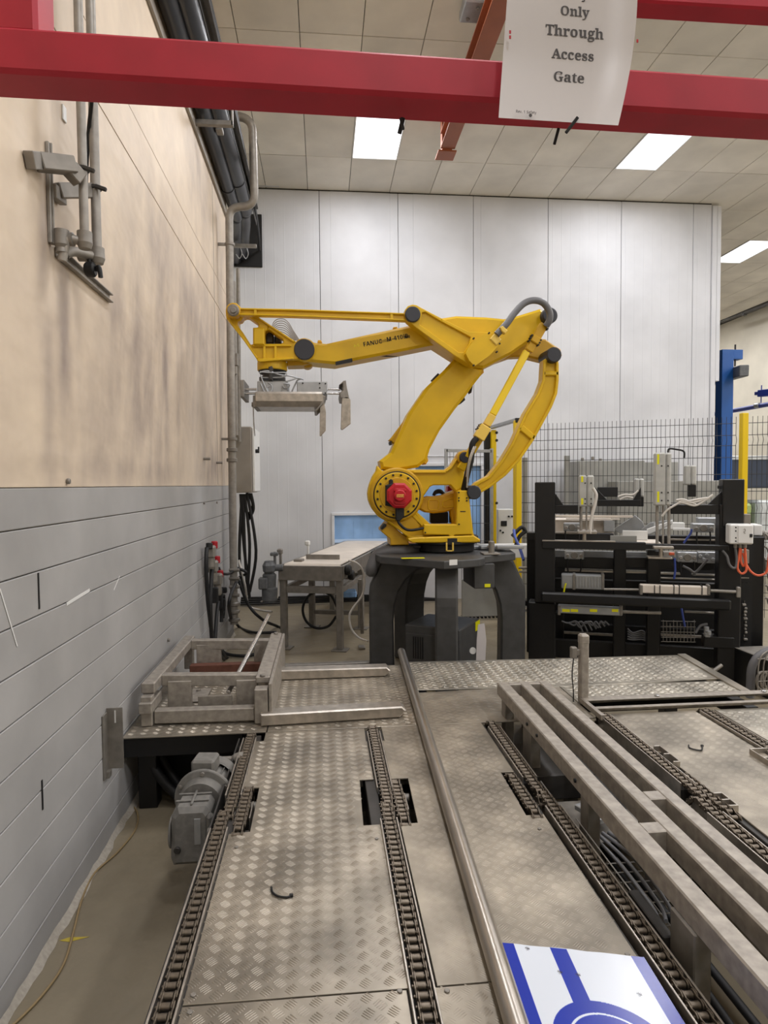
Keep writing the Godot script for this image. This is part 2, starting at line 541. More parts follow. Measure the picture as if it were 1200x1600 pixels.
func make_ceiling() -> void:
	var slabm := mb()
	bx(slabm, -1.2, 9.3, 5.035, 5.2, -16.2, 5.2, 0.0)
	# plain ceiling in front of the part that shows
	bx(slabm, -0.88, 9.09, 5.0, 5.035, -4.26, 5.0, 0.0)
	var ceil := struct("ceiling", slabm, M.ceiling, "off-white suspended ceiling of long rectangular panels")
	# dark joints behind the tiles
	var jm := mb()
	bx(jm, -1.08, 9.09, 5.025, 5.034, -16.0, -4.26, 0.0)
	part(ceil, "joint_backing", jm, M.dark_gap)
	var tm := mb()
	box(tm, Vector3.ZERO, Vector3(0.489, 0.024, 0.944), 0.002)
	var tmesh := mesh_of(tm)
	var shades := []
	for i in 3:
		var c := 0.97 + 0.02 * i
		var m: StandardMaterial3D = M.ceiling.duplicate()
		m.albedo_color = Color(M.ceiling.albedo_color.r * c, M.ceiling.albedo_color.g * c, M.ceiling.albedo_color.b * c)
		shades.append(m)
	var lamp_cells := {}
	for ix in [0, 6, 12]:
		for iz in [1, -2]:
			lamp_cells[Vector2i(ix, iz)] = true
	for iz in range(-9, 4):
		for ix in range(-3, 18):
			var c := Vector3(TX + 0.495 * (ix + 0.5), 5.012, TZ + 0.95 * (iz - 0.5))
			if lamp_cells.has(Vector2i(ix, iz)): continue
			if c.x < -0.9 or c.x > 9.0 or c.z > -4.0 or c.z < -15.6: continue
			if c.x < 4.6 and c.z < -7.9 - 0.475: continue
			copy_part(ceil, "ceiling_panel", tmesh, shades[int(hash2(ix, iz) * 3)], Transform3D(Basis().rotated(Vector3(1, 0, 0), (hash2(ix, iz + 3) - 0.5) * 0.006), c))
	# lamps: three in view, the grid over the hall, unseen extras added to brighten its far side
	var n := 0
	var names := ["flush ceiling light panel left of the hanging rust orange beam, above the arm", "flush ceiling light panel below the paper notice, near the white wall top", "flush ceiling light panel beyond the end of the white wall"]
	for ix in [0, 6, 12, 13, 16]:  # last two columns added to brighten the far side
		for iz in [1, -2, -5, -8, 4, 7, 10]:
			var c := Vector3(TX + 0.495 * (ix + 0.5), 5.0, TZ + 0.95 * (iz - 0.5))
			if ix < 9 and iz <= -2: continue
			if iz <= -5 and ix != 12 and ix != 13: continue  # far rows hold only unseen lamps added to light the side wall
			if ix == 13 and iz > -5: continue
			var seen: bool = (iz == 1 and ix < 9) or (iz == -2 and ix == 12)
			var lab: String = "white ceiling light out of the frame, " + {0: "over the left conveyor", 6: "over the black machine line", 12: "over the fenced hall side", 13: "beside the fenced side", 16: "added for brightness along the distant side wall"}[ix] + " " + {1: "in the arm's row", -2: "one row farther", -5: "two rows farther, added to brighten", -8: "three rows farther, added to brighten", 4: "one row nearer", 7: "two rows nearer", 10: "three rows nearer"}[iz]
			if seen:
				lab = names[n]
				n += 1
			var t := thing("ceiling_light", lab, "ceiling light", c, "" if seen else "ceiling lights outside the frame")
			var fr := mb()
			var hx := 0.2475
			var hz := 0.475
			for s in [-1, 1]:
				box(fr, Vector3(s * (hx - 0.006), 0.0, 0), Vector3(0.012, 0.02, 0.95), 0.002)
				box(fr, Vector3(0, 0.0, s * (hz - 0.006)), Vector3(0.471, 0.02, 0.012), 0.002)
			part(t, "frame", fr, M.white, true)
			var df := mb()
			box(df, Vector3(0, 0.002, 0), Vector3(0.47, 0.012, 0.925), 0.001)
			part(t, "light_diffuser", df, M.lamp, true)
			var l := AreaLight3D.new()
			l.name = "panel_light"
			l.area_size = Vector2(0.46, 0.91)
			l.light_color = LAMP_COLOR
			l.light_energy = LAMP_ENERGY
			l.area_range = 25.0
			l.area_attenuation = 2.0
			l.shadow_enabled = true
			t.add_child(l)
			l.position = Vector3(0, -0.012, 0)
			l.rotation = Vector3(-PI / 2, 0, 0)

func wall_image() -> ImageTexture:
	# plaster colour with dirt that has run down the wall: u along the wall (0..8.4 m), v down from 5.0 m (3.6 m)
	var w := 1260
	var h := 540
	var im := Image.create(w, h, false, Image.FORMAT_RGB8)
	var n1 := FastNoiseLite.new()
	n1.seed = 5
	n1.frequency = 0.012
	n1.fractal_octaves = 5
	var n2 := FastNoiseLite.new()
	n2.seed = 8
	n2.frequency = 0.05
	n2.fractal_octaves = 4
	# stains: along, height, half width, half height, strength
	var stains := [[3.05, 2.05, 0.35, 0.5, 0.20], [3.45, 1.8, 0.3, 0.35, 0.24], [4.3, 2.2, 0.5, 0.5, 0.14], [2.17, 2.05, 0.05, 0.5, 0.30], [2.32, 2.0, 0.06, 0.42, 0.32], [2.45, 1.95, 0.04, 0.3, 0.2], [2.6, 1.75, 0.25, 0.2, 0.12],
		[3.66, 2.45, 0.16, 0.45, 0.16], [5.2, 2.3, 0.6, 0.7, 0.16], [5.2, 1.6, 0.5, 0.2, 0.22], [4.9, 3.7, 0.5, 0.4, 0.16], [3.6, 2.85, 0.3, 0.25, 0.16], [4.6, 2.7, 0.8, 0.3, 0.16], [5.9, 2.6, 0.3, 1.4, 0.18], [3.0, 1.52, 1.2, 0.06, 0.14], [2.25, 3.1, 0.5, 0.4, 0.08], [6.6, 2.4, 0.4, 1.6, 0.15],
		[3.2, 2.35, 0.08, 0.3, 0.2], [3.75, 2.05, 0.05, 0.4, 0.24], [4.05, 1.9, 0.05, 0.35, 0.2], [2.9, 2.2, 0.12, 0.12, 0.16]]
	for y in h:
		var hy := 5.0 - 3.6 * y / h
		for x in w:
			var a := 8.4 * x / w
			var d := 0.0
			for s in stains:
				var ex: float = (a - s[0]) / s[2]
				var ey: float = (hy - s[1]) / s[3]
				var q := ex * ex + ey * ey
				if q < 6.0: d += s[4] * 0.8 * exp(-q) * (0.75 + 0.8 * n2.get_noise_2d(x * 0.55 + y * 0.12, y * 0.22))
			var f := n1.get_noise_2d(x * 1.0, y * 0.55)
			d += 0.05 + 0.05 * f + 0.025 * n2.get_noise_2d(x, y)
			var r := 0.885 - d * 0.80
			var g := 0.815 - d * 0.76
			var b := 0.72 - d * 0.6
			im.set_pixel(x, y, Color(r, g, b))
	return ImageTexture.create_from_image(im)

func make_left_wall() -> void:
	var st := mb()
	bx(st, -1.2, -0.90, 0.0, 5.2, -6.3, 5.0, 0.0)
	bx(st, -1.3, -1.08, 0.0, 5.2, -8.1, -6.3, 0.0)
	var wall := struct("wall_left", st, M.cream_wall, "left wall, stained cream plaster above grey painted blocks")
	# three plaster bands with open joints between them, the picture of dirt mapped along them
	var m := StandardMaterial3D.new()
	m.albedo_texture = wall_image()
	m.roughness = 0.55
	m.normal_enabled = true
	m.normal_texture = tex.rough
	m.normal_scale = 0.12
	m.cull_mode = BaseMaterial3D.CULL_DISABLED
	M.plaster = m
	var bands := [[1.45, 2.985], [2.993, 3.225], [3.23, 5.0]]
	for b in bands:
		var s := mb()
		var p := func(y: float, z: float) -> void:
			s.set_uv(Vector2(-z / 8.4, (5.0 - y) / 3.6))
			s.add_vertex(Vector3(-0.88, y, z))
		s.set_smooth_group(ALL)
		# front face
		p.call(b[0], 0.0); p.call(b[1], -6.3); p.call(b[0], -6.3)
		p.call(b[0], 0.0); p.call(b[1], 0.0); p.call(b[1], -6.3)
		s.set_uv(Vector2(0.3, 0.5))
		quad(s, Vector3(-0.90, b[1], 0), Vector3(-0.88, b[1], 0), Vector3(-0.88, b[1], -6.3), Vector3(-0.90, b[1], -6.3))
		quad(s, Vector3(-0.90, b[0], 0), Vector3(-0.88, b[0], 0), Vector3(-0.88, b[0], -6.3), Vector3(-0.90, b[0], -6.3))
		quad(s, Vector3(-0.90, b[0], 0), Vector3(-0.88, b[0], 0), Vector3(-0.88, b[1], 0), Vector3(-0.90, b[1], 0))
		part(wall, "plaster_band", s, m)
	var vj := mb()
	bx(vj, -0.8805, -0.8785, 1.46, 4.2, -5.503, -5.496, 0.0)
	part(wall, "plaster_joint", vj, M.dull_steel)
	# the same plaster behind the viewpoint
	st = mb()
	bx(st, -0.90, -0.88, 1.45, 5.0, 0.0, 5.0, 0.0)
	part(wall, "plaster_band", st, M.cream_wall)
	# block courses, joints open by 3 mm
	var tops := [1.447, 1.325, 1.188, 1.051, 0.916, 0.78, 0.644, 0.508, 0.372, 0.236, 0.1]
	for i in tops.size():
		var lo: float = tops[i + 1] + 0.0035 if i + 1 < tops.size() else 0.0
		var zz := 1.0 - 0.4 * (i % 2)
		st = mb()
		bx(st, -0.905, -0.88 - 0.0012 * hash2(i, 2), lo, tops[i], -6.3, 5.0, 0.0022)
		var c := 0.97 + 0.05 * hash2(i, 9)
		var gm: StandardMaterial3D = M.grey_wall.duplicate()
		gm.albedo_color = Color(0.68 * c, 0.675 * c, 0.67 * c)
		part(wall, "block_course", st, gm)
	# marks on the paint
	st = mb()
	bx(st, -0.8805, -0.8785, 1.072, 1.185, -2.066, -2.058, 0.0)
	single("open_joint", st, M.rubber, "short black upright slot in the grey block wall, the upper of two", "wall slot")
	st = mb()
	bx(st, -0.8805, -0.8785, 0.447, 0.541, -2.046, -2.038, 0.0)
	single("open_joint", st, M.rubber, "short black upright slot low in the grey wall, the lower of two", "wall slot")
	var scr := [[0, 920, 27, 1010, "long white scratch at the left edge of the grey wall"], [178, 922, 187, 900, "short white scratch on the grey wall, right of the white smear"], [104, 944, 140, 922, "white paint smear on a joint in the middle of the grey wall"]]
	for s in scr:
		st = mb()
		var a := onx(s[0], s[1], -0.8795)
		var b := onx(s[2], s[3], -0.8795)
		bar(st, a, b, 0.005 if s[0] != 104 else 0.012, 0.001, 0.0, Vector3(0, 0, -1) if absf((b - a).normalized().y) > 0.7 else Vector3.UP)
		single("wall_scratch", st, M.white, s[4], "scratch")
	# little fixings in the wall
	for s in [[318, 717, "left one of two small steel pins in the cream wall near the tall pipe"], [338, 723, "right one of two small steel pins in the cream wall near the tall pipe"], [318, 786, "left one of two anchors in the grey wall near the tall pipe"], [338, 785, "right one of two anchors in the grey wall near the tall pipe"], [262, 1000, "round anchor plug low in the grey wall behind the fork frame"], [104, 752, "small anchor at the edge where cream meets grey"]]:
		st = mb()
		var p := onx(s[0], s[1], -0.88)
		cyl(st, p, p + Vector3(0.05 if s[1] < 740 else 0.012, 0, 0), 0.010, 10, 0.002)
		single("wall_anchor", st, M.dull_steel, s[2], "anchor")

func make_back_wall() -> void:
	var st := mb()
	# partition with two openings: hatch (belt passes) and a door-sized hatch behind the arm
	bx(st, -1.2, 0.13, 0.0, 5.2, -8.05, -7.92, 0.0)
	bx(st, 0.13, 0.85, 0.0, 0.70, -8.05, -7.92, 0.0)
	bx(st, 0.13, 0.85, 1.075, 5.2, -8.05, -7.92, 0.0)
	bx(st, 0.85, 1.14, 0.0, 5.2, -8.05, -7.92, 0.0)
	bx(st, 1.14, 1.98, 0.0, 0.70, -8.05, -7.92, 0.0)
	bx(st, 1.14, 1.98, 1.675, 5.2, -8.05, -7.92, 0.0)
	bx(st, 1.98, 4.99, 0.0, 5.2, -8.05, -7.92, 0.0)
	bx(st, 4.87, 4.99, 0.0, 5.2, -16.0, -8.05, 0.0)
	var wall := struct("wall_back", st, M.dark_gap, "white insulated panel wall behind the arm")
	var seams := [-1.08, -0.005, 0.951, 1.887, 2.836, 3.789, 4.745, 4.995]
	for i in seams.size() - 1:
		var x0: float = seams[i] + 0.003
		var x1: float = seams[i + 1] - 0.003
		var s := mb()
		var cuts := []
		if i == 1: cuts = [[0.13, 0.85, 0.70, 1.075]]
		if i == 2: cuts = [[1.14, 1.98, 0.70, 1.675]]
		if i == 3: cuts = [[1.14, 1.98, 0.70, 1.675]]
		if cuts.is_empty():
			bx(s, x0, x1, 0.0, 4.985, -7.93, -7.9, 0.004)
		else:
			for c in cuts:
				if c[0] > x0: bx(s, x0, c[0], 0.0, 4.985, -7.93, -7.9, 0.003)
				if c[1] < x1: bx(s, c[1], x1, 0.0, 4.985, -7.93, -7.9, 0.003)
				bx(s, maxf(c[0], x0), minf(c[1], x1), c[3], 4.985, -7.93, -7.9, 0.0)
				bx(s, maxf(c[0], x0), minf(c[1], x1), 0.0, c[2], -7.93, -7.9, 0.0)
		# shallow ribs rolled into the sheet
		var rx: float = x0 + 0.06
		while rx < x1 - 0.05:
			if cuts.is_empty(): box(s, Vector3(rx, 2.49, -7.9), Vector3(0.012, 4.97, 0.002), 0.0009)
			rx += 0.118
		part(wall, "wall_panel", s, M.panel_white)
	st = mb()
	bx(st, -1.08, 4.99, 4.985, 5.0, -7.92, -7.905, 0.0)
	part(wall, "top_gap", st, M.dark_gap)
	# corner trims
	st = mb()
	bx(st, 4.995, 5.06, 0.9, 4.97, -7.93, -7.885, 0.006)
	struct("trim_1", st, M.panel_white, "white corner trim at the end of the panel wall")
	st = mb()
	bx(st, 5.065, 5.125, 2.75, 4.97, -8.0, -7.90, 0.006)
	struct("trim_2", st, M.panel_white, "outer white corner trim at the end of the panel wall")
	st = mb()
	bar(st, onz(403, 288, 7.86), onz(464, 289, 7.86), 0.045, 0.04, 0.004)
	struct("trim_3", st, M.panel_white, "short white strip where ceiling and white wall meet at the left")
	# hatch with blue strips
	var t := thing("strip_hatch", "low white-framed hatch with pale blue plastic strips where the belt enters the wall", "hatch", Vector3(0.49, 0.7, -7.9))
	st = mb()
	bx(st, 0.10, 0.88, 1.07, 1.105, -7.93, -7.87, 0.004)
	bx(st, 0.10, 0.135, 0.70, 1.07, -7.93, -7.87, 0.004)
	bx(st, 0.845, 0.88, 0.70, 1.07, -7.93, -7.87, 0.004)
	part(t, "frame", st, M.panel_white)
	for i in 6:
		st = mb()
		bx(st, 0.137 + i * 0.118, 0.137 + i * 0.118 + 0.124, 0.775, 1.07, -7.925 - 0.004 * (i % 2), -7.922 - 0.004 * (i % 2), 0.0)
		part(t, "plastic_strip", st, M.sheet_blue)
	t = thing("strip_curtain", "tall pale blue strip curtain in a white frame seen behind the mesh gate", "strip curtain", Vector3(1.56, 0.7, -7.9))
	st = mb()
	bx(st, 1.09, 2.03, 1.67, 1.71, -7.93, -7.87, 0.004)
	bx(st, 1.09, 1.145, 0.70, 1.67, -7.93, -7.87, 0.004)
	bx(st, 1.975, 2.03, 0.70, 1.67, -7.93, -7.87, 0.004)
	bx(st, 0.95, 2.2, 1.79, 1.80, -7.91, -7.89, 0.002)
	part(t, "frame", st, M.panel_white)
	for i in 6:
		st = mb()
		bx(st, 1.147 + i * 0.137, 1.147 + i * 0.137 + 0.143, 0.72, 1.67, -7.925 - 0.004 * (i % 2), -7.922 - 0.004 * (i % 2), 0.0)
		part(t, "plastic_strip", st, M.sheet_blue)
	# black duct port high in the corner
	t = thing("duct_port", "black square port high in the white wall where the ducts pass through", "duct port", Vector3(-0.78, 4.06, -7.9))
	st = mb()
	bx(st, -1.06, -0.69, 4.06, 4.68, -7.905, -7.88, 0.004)
	part(t, "surround", st, M.rubber)
	# cables along the foot of the wall
	st = mb()
	for i in 4:
		tube(st, [Vector3(-1.0, 0.03 + 0.02 * i, -7.72 - 0.03 * i), Vector3(-0.3, 0.03 + 0.022 * i, -7.75), Vector3(0.5, 0.035 + 0.02 * i, -7.74), Vector3(1.6, 0.02, -7.72)], 0.014, 8)
	single("cable_bundle", st, M.rubber, "bundle of dark cables lying along the foot of the white wall", "cables")

# ---------- the palletising arm ----------
const CA := [340.0, 440.0, 2.1429]
const CB := [620.0, 450.0, 4.2857]
const CC := [560.0, 690.0, 5.4545]
const CD := [340.0, 450.0, 3.75]
const CE := [340.0, 460.0, 7.5]
const CF := [380.0, 560.0, 6.6667]
const CM := [800.0, 540.0, 2.9625]
const ONE := [0.0, 0.0, 1.0]

# plate with a raised rim and a thinner web set back behind it, like an I-section casting
func rimmed(st: SurfaceTool, o: Array, pts: Array, d0: float, d1: float, rim: float, back: float, pockets := []) -> void:
	var out := outline(o, pts, d0)
	var holes := []
	if pockets.is_empty(): holes = [inset(ccw(out.duplicate()), rim)]
	else:
		for p in pockets: holes.append(outline(o, p, d0))
	slab(st, keyhole(out, holes), Transform3D(Basis(), Vector3(0, 0, -d0)), d1 - d0, 0.004)
	var web := inset(ccw(out.duplicate()), rim * 0.3)
	slab(st, web, Transform3D(Basis(), Vector3(0, 0, -d0 - back)), d1 - d0 - back * 2, 0.0)

func make_robot() -> void:
	var ax := onz(697, 868, 4.8)
	var t := thing("palletizing_robot", "large yellow industrial robot arm with red motor bolted on the grey four-legged stand", "robot arm", Vector3(ax.x, 0.94, -4.8))
	# turntable
	var st := mb()
	lathe(st, Vector3(ax.x, 0.942, -4.8), Vector3.UP, [[0.0, 0.0], [0.205, 0.0], [0.212, 0.008], [0.212, 0.055], [0.24, 0.062], [0.243, 0.07], [0.243, 0.112], [0.23, 0.118], [0.0, 0.118]], 48)
	part(t, "turntable_ring", st, M.rubber)
	st = mb()
	for x in [752, 806]: plate(st, CC, [x - 5, 862, x + 7, 862, x + 7, 936, x - 5, 936], 4.53, 4.545, 0.001)
	plate(st, CC, [747, 928, 813, 928, 813, 936, 747, 936], 4.53, 4.545, 0.001)
	part(t, "stop_bracket", st, M.pale_yellow)
	# rotating base casting
	st = mb()
	plate(st, CC, [425, 828, 470, 818, 985, 800, 1038, 832, 1038, 856, 985, 862, 462, 864, 430, 850], 4.56, 5.06, 0.008)
	part(t, "base_plate", st, M.yellow)
	var cheek := [160, 204, 205, 250, 280, 232, 330, 232, 420, 238, 745, 240, 790, 205, 845, 118, 870, 85, 905, 72, 935, 82, 948, 115, 940, 180, 905, 260, 882, 400, 880, 500, 940, 540, 968, 700, 985, 805, 460, 825, 425, 812, 250, 690, 170, 640, 118, 575, 85, 500, 78, 440, 92, 370, 118, 300, 150, 250]
	var window := [612, 385, 640, 372, 785, 372, 832, 425, 832, 705, 615, 705, 500, 610, 520, 570, 545, 500, 560, 460]
	st = mb()
	slab(st, keyhole(outline(CC, cheek, 4.68), [outline(CC, window, 4.68)]), Transform3D(Basis(), Vector3(0, 0, -4.68)), 0.10, 0.008)
	part(t, "front_cheek", st, M.yellow)
	st = mb()
	slab(st, keyhole(outline(CC, cheek, 4.92), [outline(CC, window, 4.92)]), Transform3D(Basis(), Vector3(0, 0, -4.92)), 0.10, 0.008)
	part(t, "rear_cheek", st, M.gold)
	# raised ribs on the cheek
	st = mb()
	for r in [[470, 255, 745, 255, 748, 268, 470, 268], [745, 252, 790, 218, 852, 125, 862, 130, 800, 226, 752, 262], [250, 680, 262, 672, 440, 806, 985, 786, 985, 802, 432, 822], [480, 610, 500, 600, 610, 700, 560, 720], [462, 640, 482, 614, 565, 705, 560, 740]]:
		plate(st, CC, r, 4.655, 4.69, 0.004)
	part(t, "casting_rib", st, M.yellow)
	st = mb()
	plate(st, CC, [345, 690, 440, 635, 480, 640, 530, 715, 520, 740, 440, 752, 390, 735], 4.662, 4.69, 0.006)
	part(t, "cover_plate", st, M.gold)
	# front frame: crossbar and post
	st = mb()
	plate(st, CC, [560, 706, 835, 706, 846, 426, 856, 417, 932, 417, 942, 428, 946, 520, 970, 690, 980, 792, 824, 795, 800, 816, 785, 816, 768, 796, 570, 792, 556, 775], 4.57, 4.61, 0.006)
	part(t, "front_frame", st, M.yellow)
	st = mb()
	for b in [[858, 434], [932, 434], [858, 480], [926, 480], [858, 504], [926, 504], [572, 776], [860, 705]]: disc(st, CC, b[0], b[1], 6.5, 4.555, 4.575, 0.0, 8)
	plate(st, CC, [868, 592, 914, 592, 914, 600, 868, 600], 4.568, 4.572, 0.0)
	part(t, "bolt", st, M.rubber)
	st = mb()
	plate(st, CC, [556, 712, 610, 706, 835, 706, 835, 712], 4.61, 4.70, 0.0)
	plate(st, CC, [846, 430, 940, 430, 975, 790, 846, 790], 4.61, 4.68, 0.0)
	part(t, "frame_spacer", st, M.gold)
	# shoulder drum, flange disc and bolts
	st = mb()
	disc(st, CC, 330, 452, 232, 4.64, 5.0, 0.012, 48)
	part(t, "shoulder_drum", st, M.gold)
	st = mb()
	disc(st, CC, 330, 455, 204, 4.632, 4.65, 0.002, 48)
	part(t, "shoulder_seal", st, M.rubber)
	var fl := mb()
	disc(fl, CC, 330, 455, 194, 4.615, 4.65, 0.006, 48)
	var flange := part(t, "shoulder_flange", fl, M.yellow)
	st = mb()
	disc(st, CC, 330, 455, 150, 4.605, 4.62, 0.004, 40)
	part(flange, "inner_flange", st, M.gold)
	var c0 := at(CC, 330, 455, 4.615)
	for i in 16:
		st = mb()
		var a := TAU * (i + 0.5) / 16
		var p := c0 + Vector3(cos(a), sin(a), 0) * 172.0 / CC[2] * 4.615 / 1000.0
		cyl(st, p, p + Vector3(0, 0, 0.012), 0.0085, 8, 0.002)
		part(flange, "flange_bolt", st, M.rubber)
	# red motor
	st = mb()
	plate(st, CC, [232, 372, 300, 352, 300, 560, 232, 545], 4.575, 4.62, 0.006)  # black plate standing in for the shadow beside the motor
	plate(st, CC, [262, 330, 278, 318, 296, 330, 296, 360, 262, 366], 4.58, 4.62, 0.004)
	plate(st, CC, [320, 560, 392, 560, 392, 640, 352, 680, 322, 672], 4.56, 4.62, 0.006)
	part(t, "connector_and_shadow", st, M.rubber)
	var oct := []
	for i in 8:
		var a := TAU * (i + 0.5) / 8
		oct.append_array([352 + 114 * cos(a), 460 + 116 * sin(a)])
	st = mb()
	plate(st, CC, oct, 4.52, 4.60, 0.014)
	var mot := part(t, "servo_motor", st, M.motor_red)
	st = mb()
	disc(st, CC, 356, 460, 52, 4.47, 4.52, 0.008, 24)
	plate(st, CC, [305, 412, 318, 400, 395, 400, 408, 412, 408, 424, 305, 424], 4.505, 4.53, 0.003)
	plate(st, CC, [305, 505, 408, 505, 408, 520, 395, 532, 318, 532, 305, 520], 4.505, 4.53, 0.003)
	part(mot, "motor_cap", st, M.motor_red)
	st = mb()
	plate(st, CC, [326, 450, 388, 450, 388, 474, 326, 474], 4.466, 4.472, 0.0005)
	part(mot, "maker_plate", st, M.pale_yellow)
	text_part(mot, "maker_lettering", "FANUC", at(CC, 357, 463, 4.4655), 0.016, M.motor_red, 0.0, true)
	# cable from the motor
	st = mb()
	tube(st, [at(CC, 335, 660, 4.58), at(CC, 350, 700, 4.57), at(CC, 400, 745, 4.57), at(CC, 450, 755, 4.57), at(CC, 520, 745, 4.57), at(CC, 562, 735, 4.59)], 0.010, 8)
	part(t, "motor_cable", st, M.rubber)
	# counter bracket at lower left
	st = mb()
	plate(st, CC, [196, 750, 248, 690, 300, 722, 425, 830, 430, 848, 430, 880, 275, 884, 270, 830, 196, 768], 4.70, 4.95, 0.006)
	part(t, "counter_bracket", st, M.gold)
	st = mb()
	plate(st, CC, [196, 735, 222, 702, 240, 706, 238, 722, 204, 752, 196, 750], 4.69, 4.8, 0.008)
	part(t, "rubber_stop", st, M.rubber)
	# inside the window
	st = mb()
	plate(st, CC, [515, 575, 545, 482, 600, 465, 640, 468, 720, 458, 790, 430, 832, 415, 840, 560, 800, 585, 740, 602, 640, 612, 570, 604], 4.78, 4.90, 0.012)
	part(t, "drive_link", st, M.gold)
	st = mb()
	for r in [[600, 512, 612, 500, 670, 500, 682, 512, 680, 566, 668, 578, 615, 578, 602, 566], [722, 516, 800, 486, 828, 484, 832, 545, 745, 558, 724, 548]]:
		var rr := outline(CC, r, 4.772)
		slab(st, keyhole(inset(ccw(rr.duplicate()), -0.008), [rr]), Transform3D(Basis(), Vector3(0, 0, -4.772)), 0.02, 0.002)
	part(t, "pocket_rim", st, M.yellow)
	st = mb()
	for i in 4: tube(st, [at(CC, 640, 460, 4.93 + 0.02 * i), at(CC, 660, 425 + 4 * i, 4.93 + 0.02 * i), at(CC, 700, 420 + 4 * i, 4.93 + 0.02 * i), at(CC, 735, 455, 4.93 + 0.02 * i)], 0.012, 8)
	cyl(st, at(CC, 785, 600, 4.9), at(CC, 785, 690, 4.9), 0.012, 10)
	bx(st, at(CC, 622, 610, 4.9).x, at(CC, 775, 610, 4.9).x, at(CC, 700, 700, 4.9).y, at(CC, 700, 598, 4.9).y, -5.0, -4.93, 0.01)  # dark box added to darken the inside of the window
	part(t, "inner_hose_and_dark_box", st, M.rubber)
	st = mb()
	plate(st, CC, [775, 585, 838, 560, 838, 706, 800, 706], 4.86, 4.91, 0.006)
	part(t, "rear_strut", st, M.gold)
	st = mb()
	plate(st, CC, [765, 380, 800, 378, 828, 408, 760, 428], 5.0, 5.1, 0.01)
	part(t, "rear_motor", st, M.motor_red)
	# lower arm
	st = mb()
	plate(st, CA, [548, 628, 543, 600, 560, 588, 580, 572, 640, 440, 700, 352, 770, 285, 790, 262, 802, 256, 888, 292, 884, 312, 858, 345, 832, 382, 795, 428, 745, 498, 712, 560, 700, 600, 672, 622, 600, 634], 4.70, 4.93, 0.022)
	var arm := part(t, "lower_arm", st, M.yellow)
	st = mb()
	plate(st, CA, [574, 530, 584, 520, 640, 445, 690, 392, 705, 400, 650, 470, 597, 545, 590, 545], 4.80, 4.9, 0.01)
	part(arm, "side_cover", st, M.gold)
	st = mb()
	for r in [[720, 325, 738, 306, 748, 314, 730, 335], [810, 400, 826, 386, 830, 396, 816, 408], [846, 360, 850, 340, 855, 350, 850, 372], [576, 536, 582, 533, 584, 546, 578, 546]]: plate(st, CA, r, 4.74, 4.84, 0.004)
	part(arm, "rubber_buffer", st, M.rubber)
	st = mb()
	plate(st, CA, [868, 300, 890, 290, 892, 304, 876, 320, 866, 318], 4.72, 4.9, 0.004)
	plate(st, CA, [690, 606, 702, 582, 706, 600, 698, 612], 4.72, 4.9, 0.004)
	part(arm, "arm_lug", st, M.gold)
	# upper arm
	st = mb()
	plate(st, CA, [262, 262, 258, 212, 300, 196, 330, 204, 365, 207, 500, 177, 640, 147, 700, 150, 748, 122, 800, 114, 900, 118, 962, 124, 985, 120, 1082, 90, 1092, 98, 1090, 150, 1058, 192, 985, 242, 890, 290, 850, 285, 800, 255, 730, 210, 600, 236, 450, 265, 395, 276, 330, 270], 4.68, 4.90, 0.018)
	var up := part(t, "upper_arm", st, M.yellow)
	st = mb()
	plate(st, CA, [395, 268, 450, 256, 452, 266, 396, 277], 4.672, 4.72, 0.002)
	plate(st, CA, [538, 246, 602, 250, 602, 252, 538, 251], 4.74, 4.745, 0.0)
	part(up, "dark_slot", st, M.rubber)
	text_part(up, "maker_lettering", "FANUC", at(CA, 519, 205, 4.678), 0.034, M.print_black, 0.19, true)
	text_part(up, "model_lettering", "Robot", at(CA, 562, 197, 4.678), 0.024, M.print_black, 0.19, false)
	text_part(up, "model_lettering", "M-410iB", at(CA, 602, 188, 4.678), 0.034, M.print_black, 0.19, true)
	text_part(up, "model_lettering", "160", at(CA, 634, 185, 4.678), 0.022, M.print_black, 0.19, true)
	text_part(up, "small_lettering", "A-5", at(CA, 465, 214, 4.678), 0.022, M.label_yellow, 0.19, false)
	# tail and rear link
	st = mb()
	plate(st, CA, [940, 268, 985, 225, 1060, 190, 1100, 192, 1128, 212, 1150, 225, 1155, 246, 1140, 268, 1110, 268, 1088, 264, 1030, 250, 985, 252], 4.86, 4.98, 0.014)
	part(up, "tail_lug", st, M.gold)
	st = mb()
	disc(st, CA, 1114, 112, 27, 4.62, 4.84, 0.008, 28)
	part(up, "tail_cap", st, M.cap)
	st = mb()
	rimmed(st, CA, [1092, 262, 1112, 250, 1140, 258, 1143, 275, 1143, 330, 1138, 375, 1120, 420, 1060, 530, 1012, 600, 965, 650, 915, 688, 885, 706, 862, 712, 850, 690, 868, 672, 908, 650, 950, 598, 985, 540, 1030, 440, 1072, 372, 1088, 330], 4.70, 4.80, 0.022, 0.022)
	plate(st, CA, [1006, 492, 1024, 480, 1066, 516, 1058, 534], 4.70, 4.74, 0.006)
	plate(st, CA, [1092, 300, 1143, 300, 1143, 314, 1092, 314], 4.70, 4.74, 0.006)
	part(t, "rear_link", st, M.yellow)
	st = mb()
	disc(st, CA, 1128, 244, 26, 4.66, 4.86, 0.006, 32)
	part(t, "link_cap", st, M.cap)
	st = mb()
	disc(st, CA, 860, 706, 24, 4.55, 4.72, 0.006, 32)
	part(t, "link_cap", st, M.cap)
	# lever triangle
	var lever := [52, 175, 55, 145, 75, 120, 105, 110, 135, 115, 160, 130, 300, 203, 480, 292, 600, 296, 668, 298, 702, 348, 660, 400, 600, 450, 525, 524, 480, 510, 380, 448, 130, 266, 70, 215]
	st = mb()
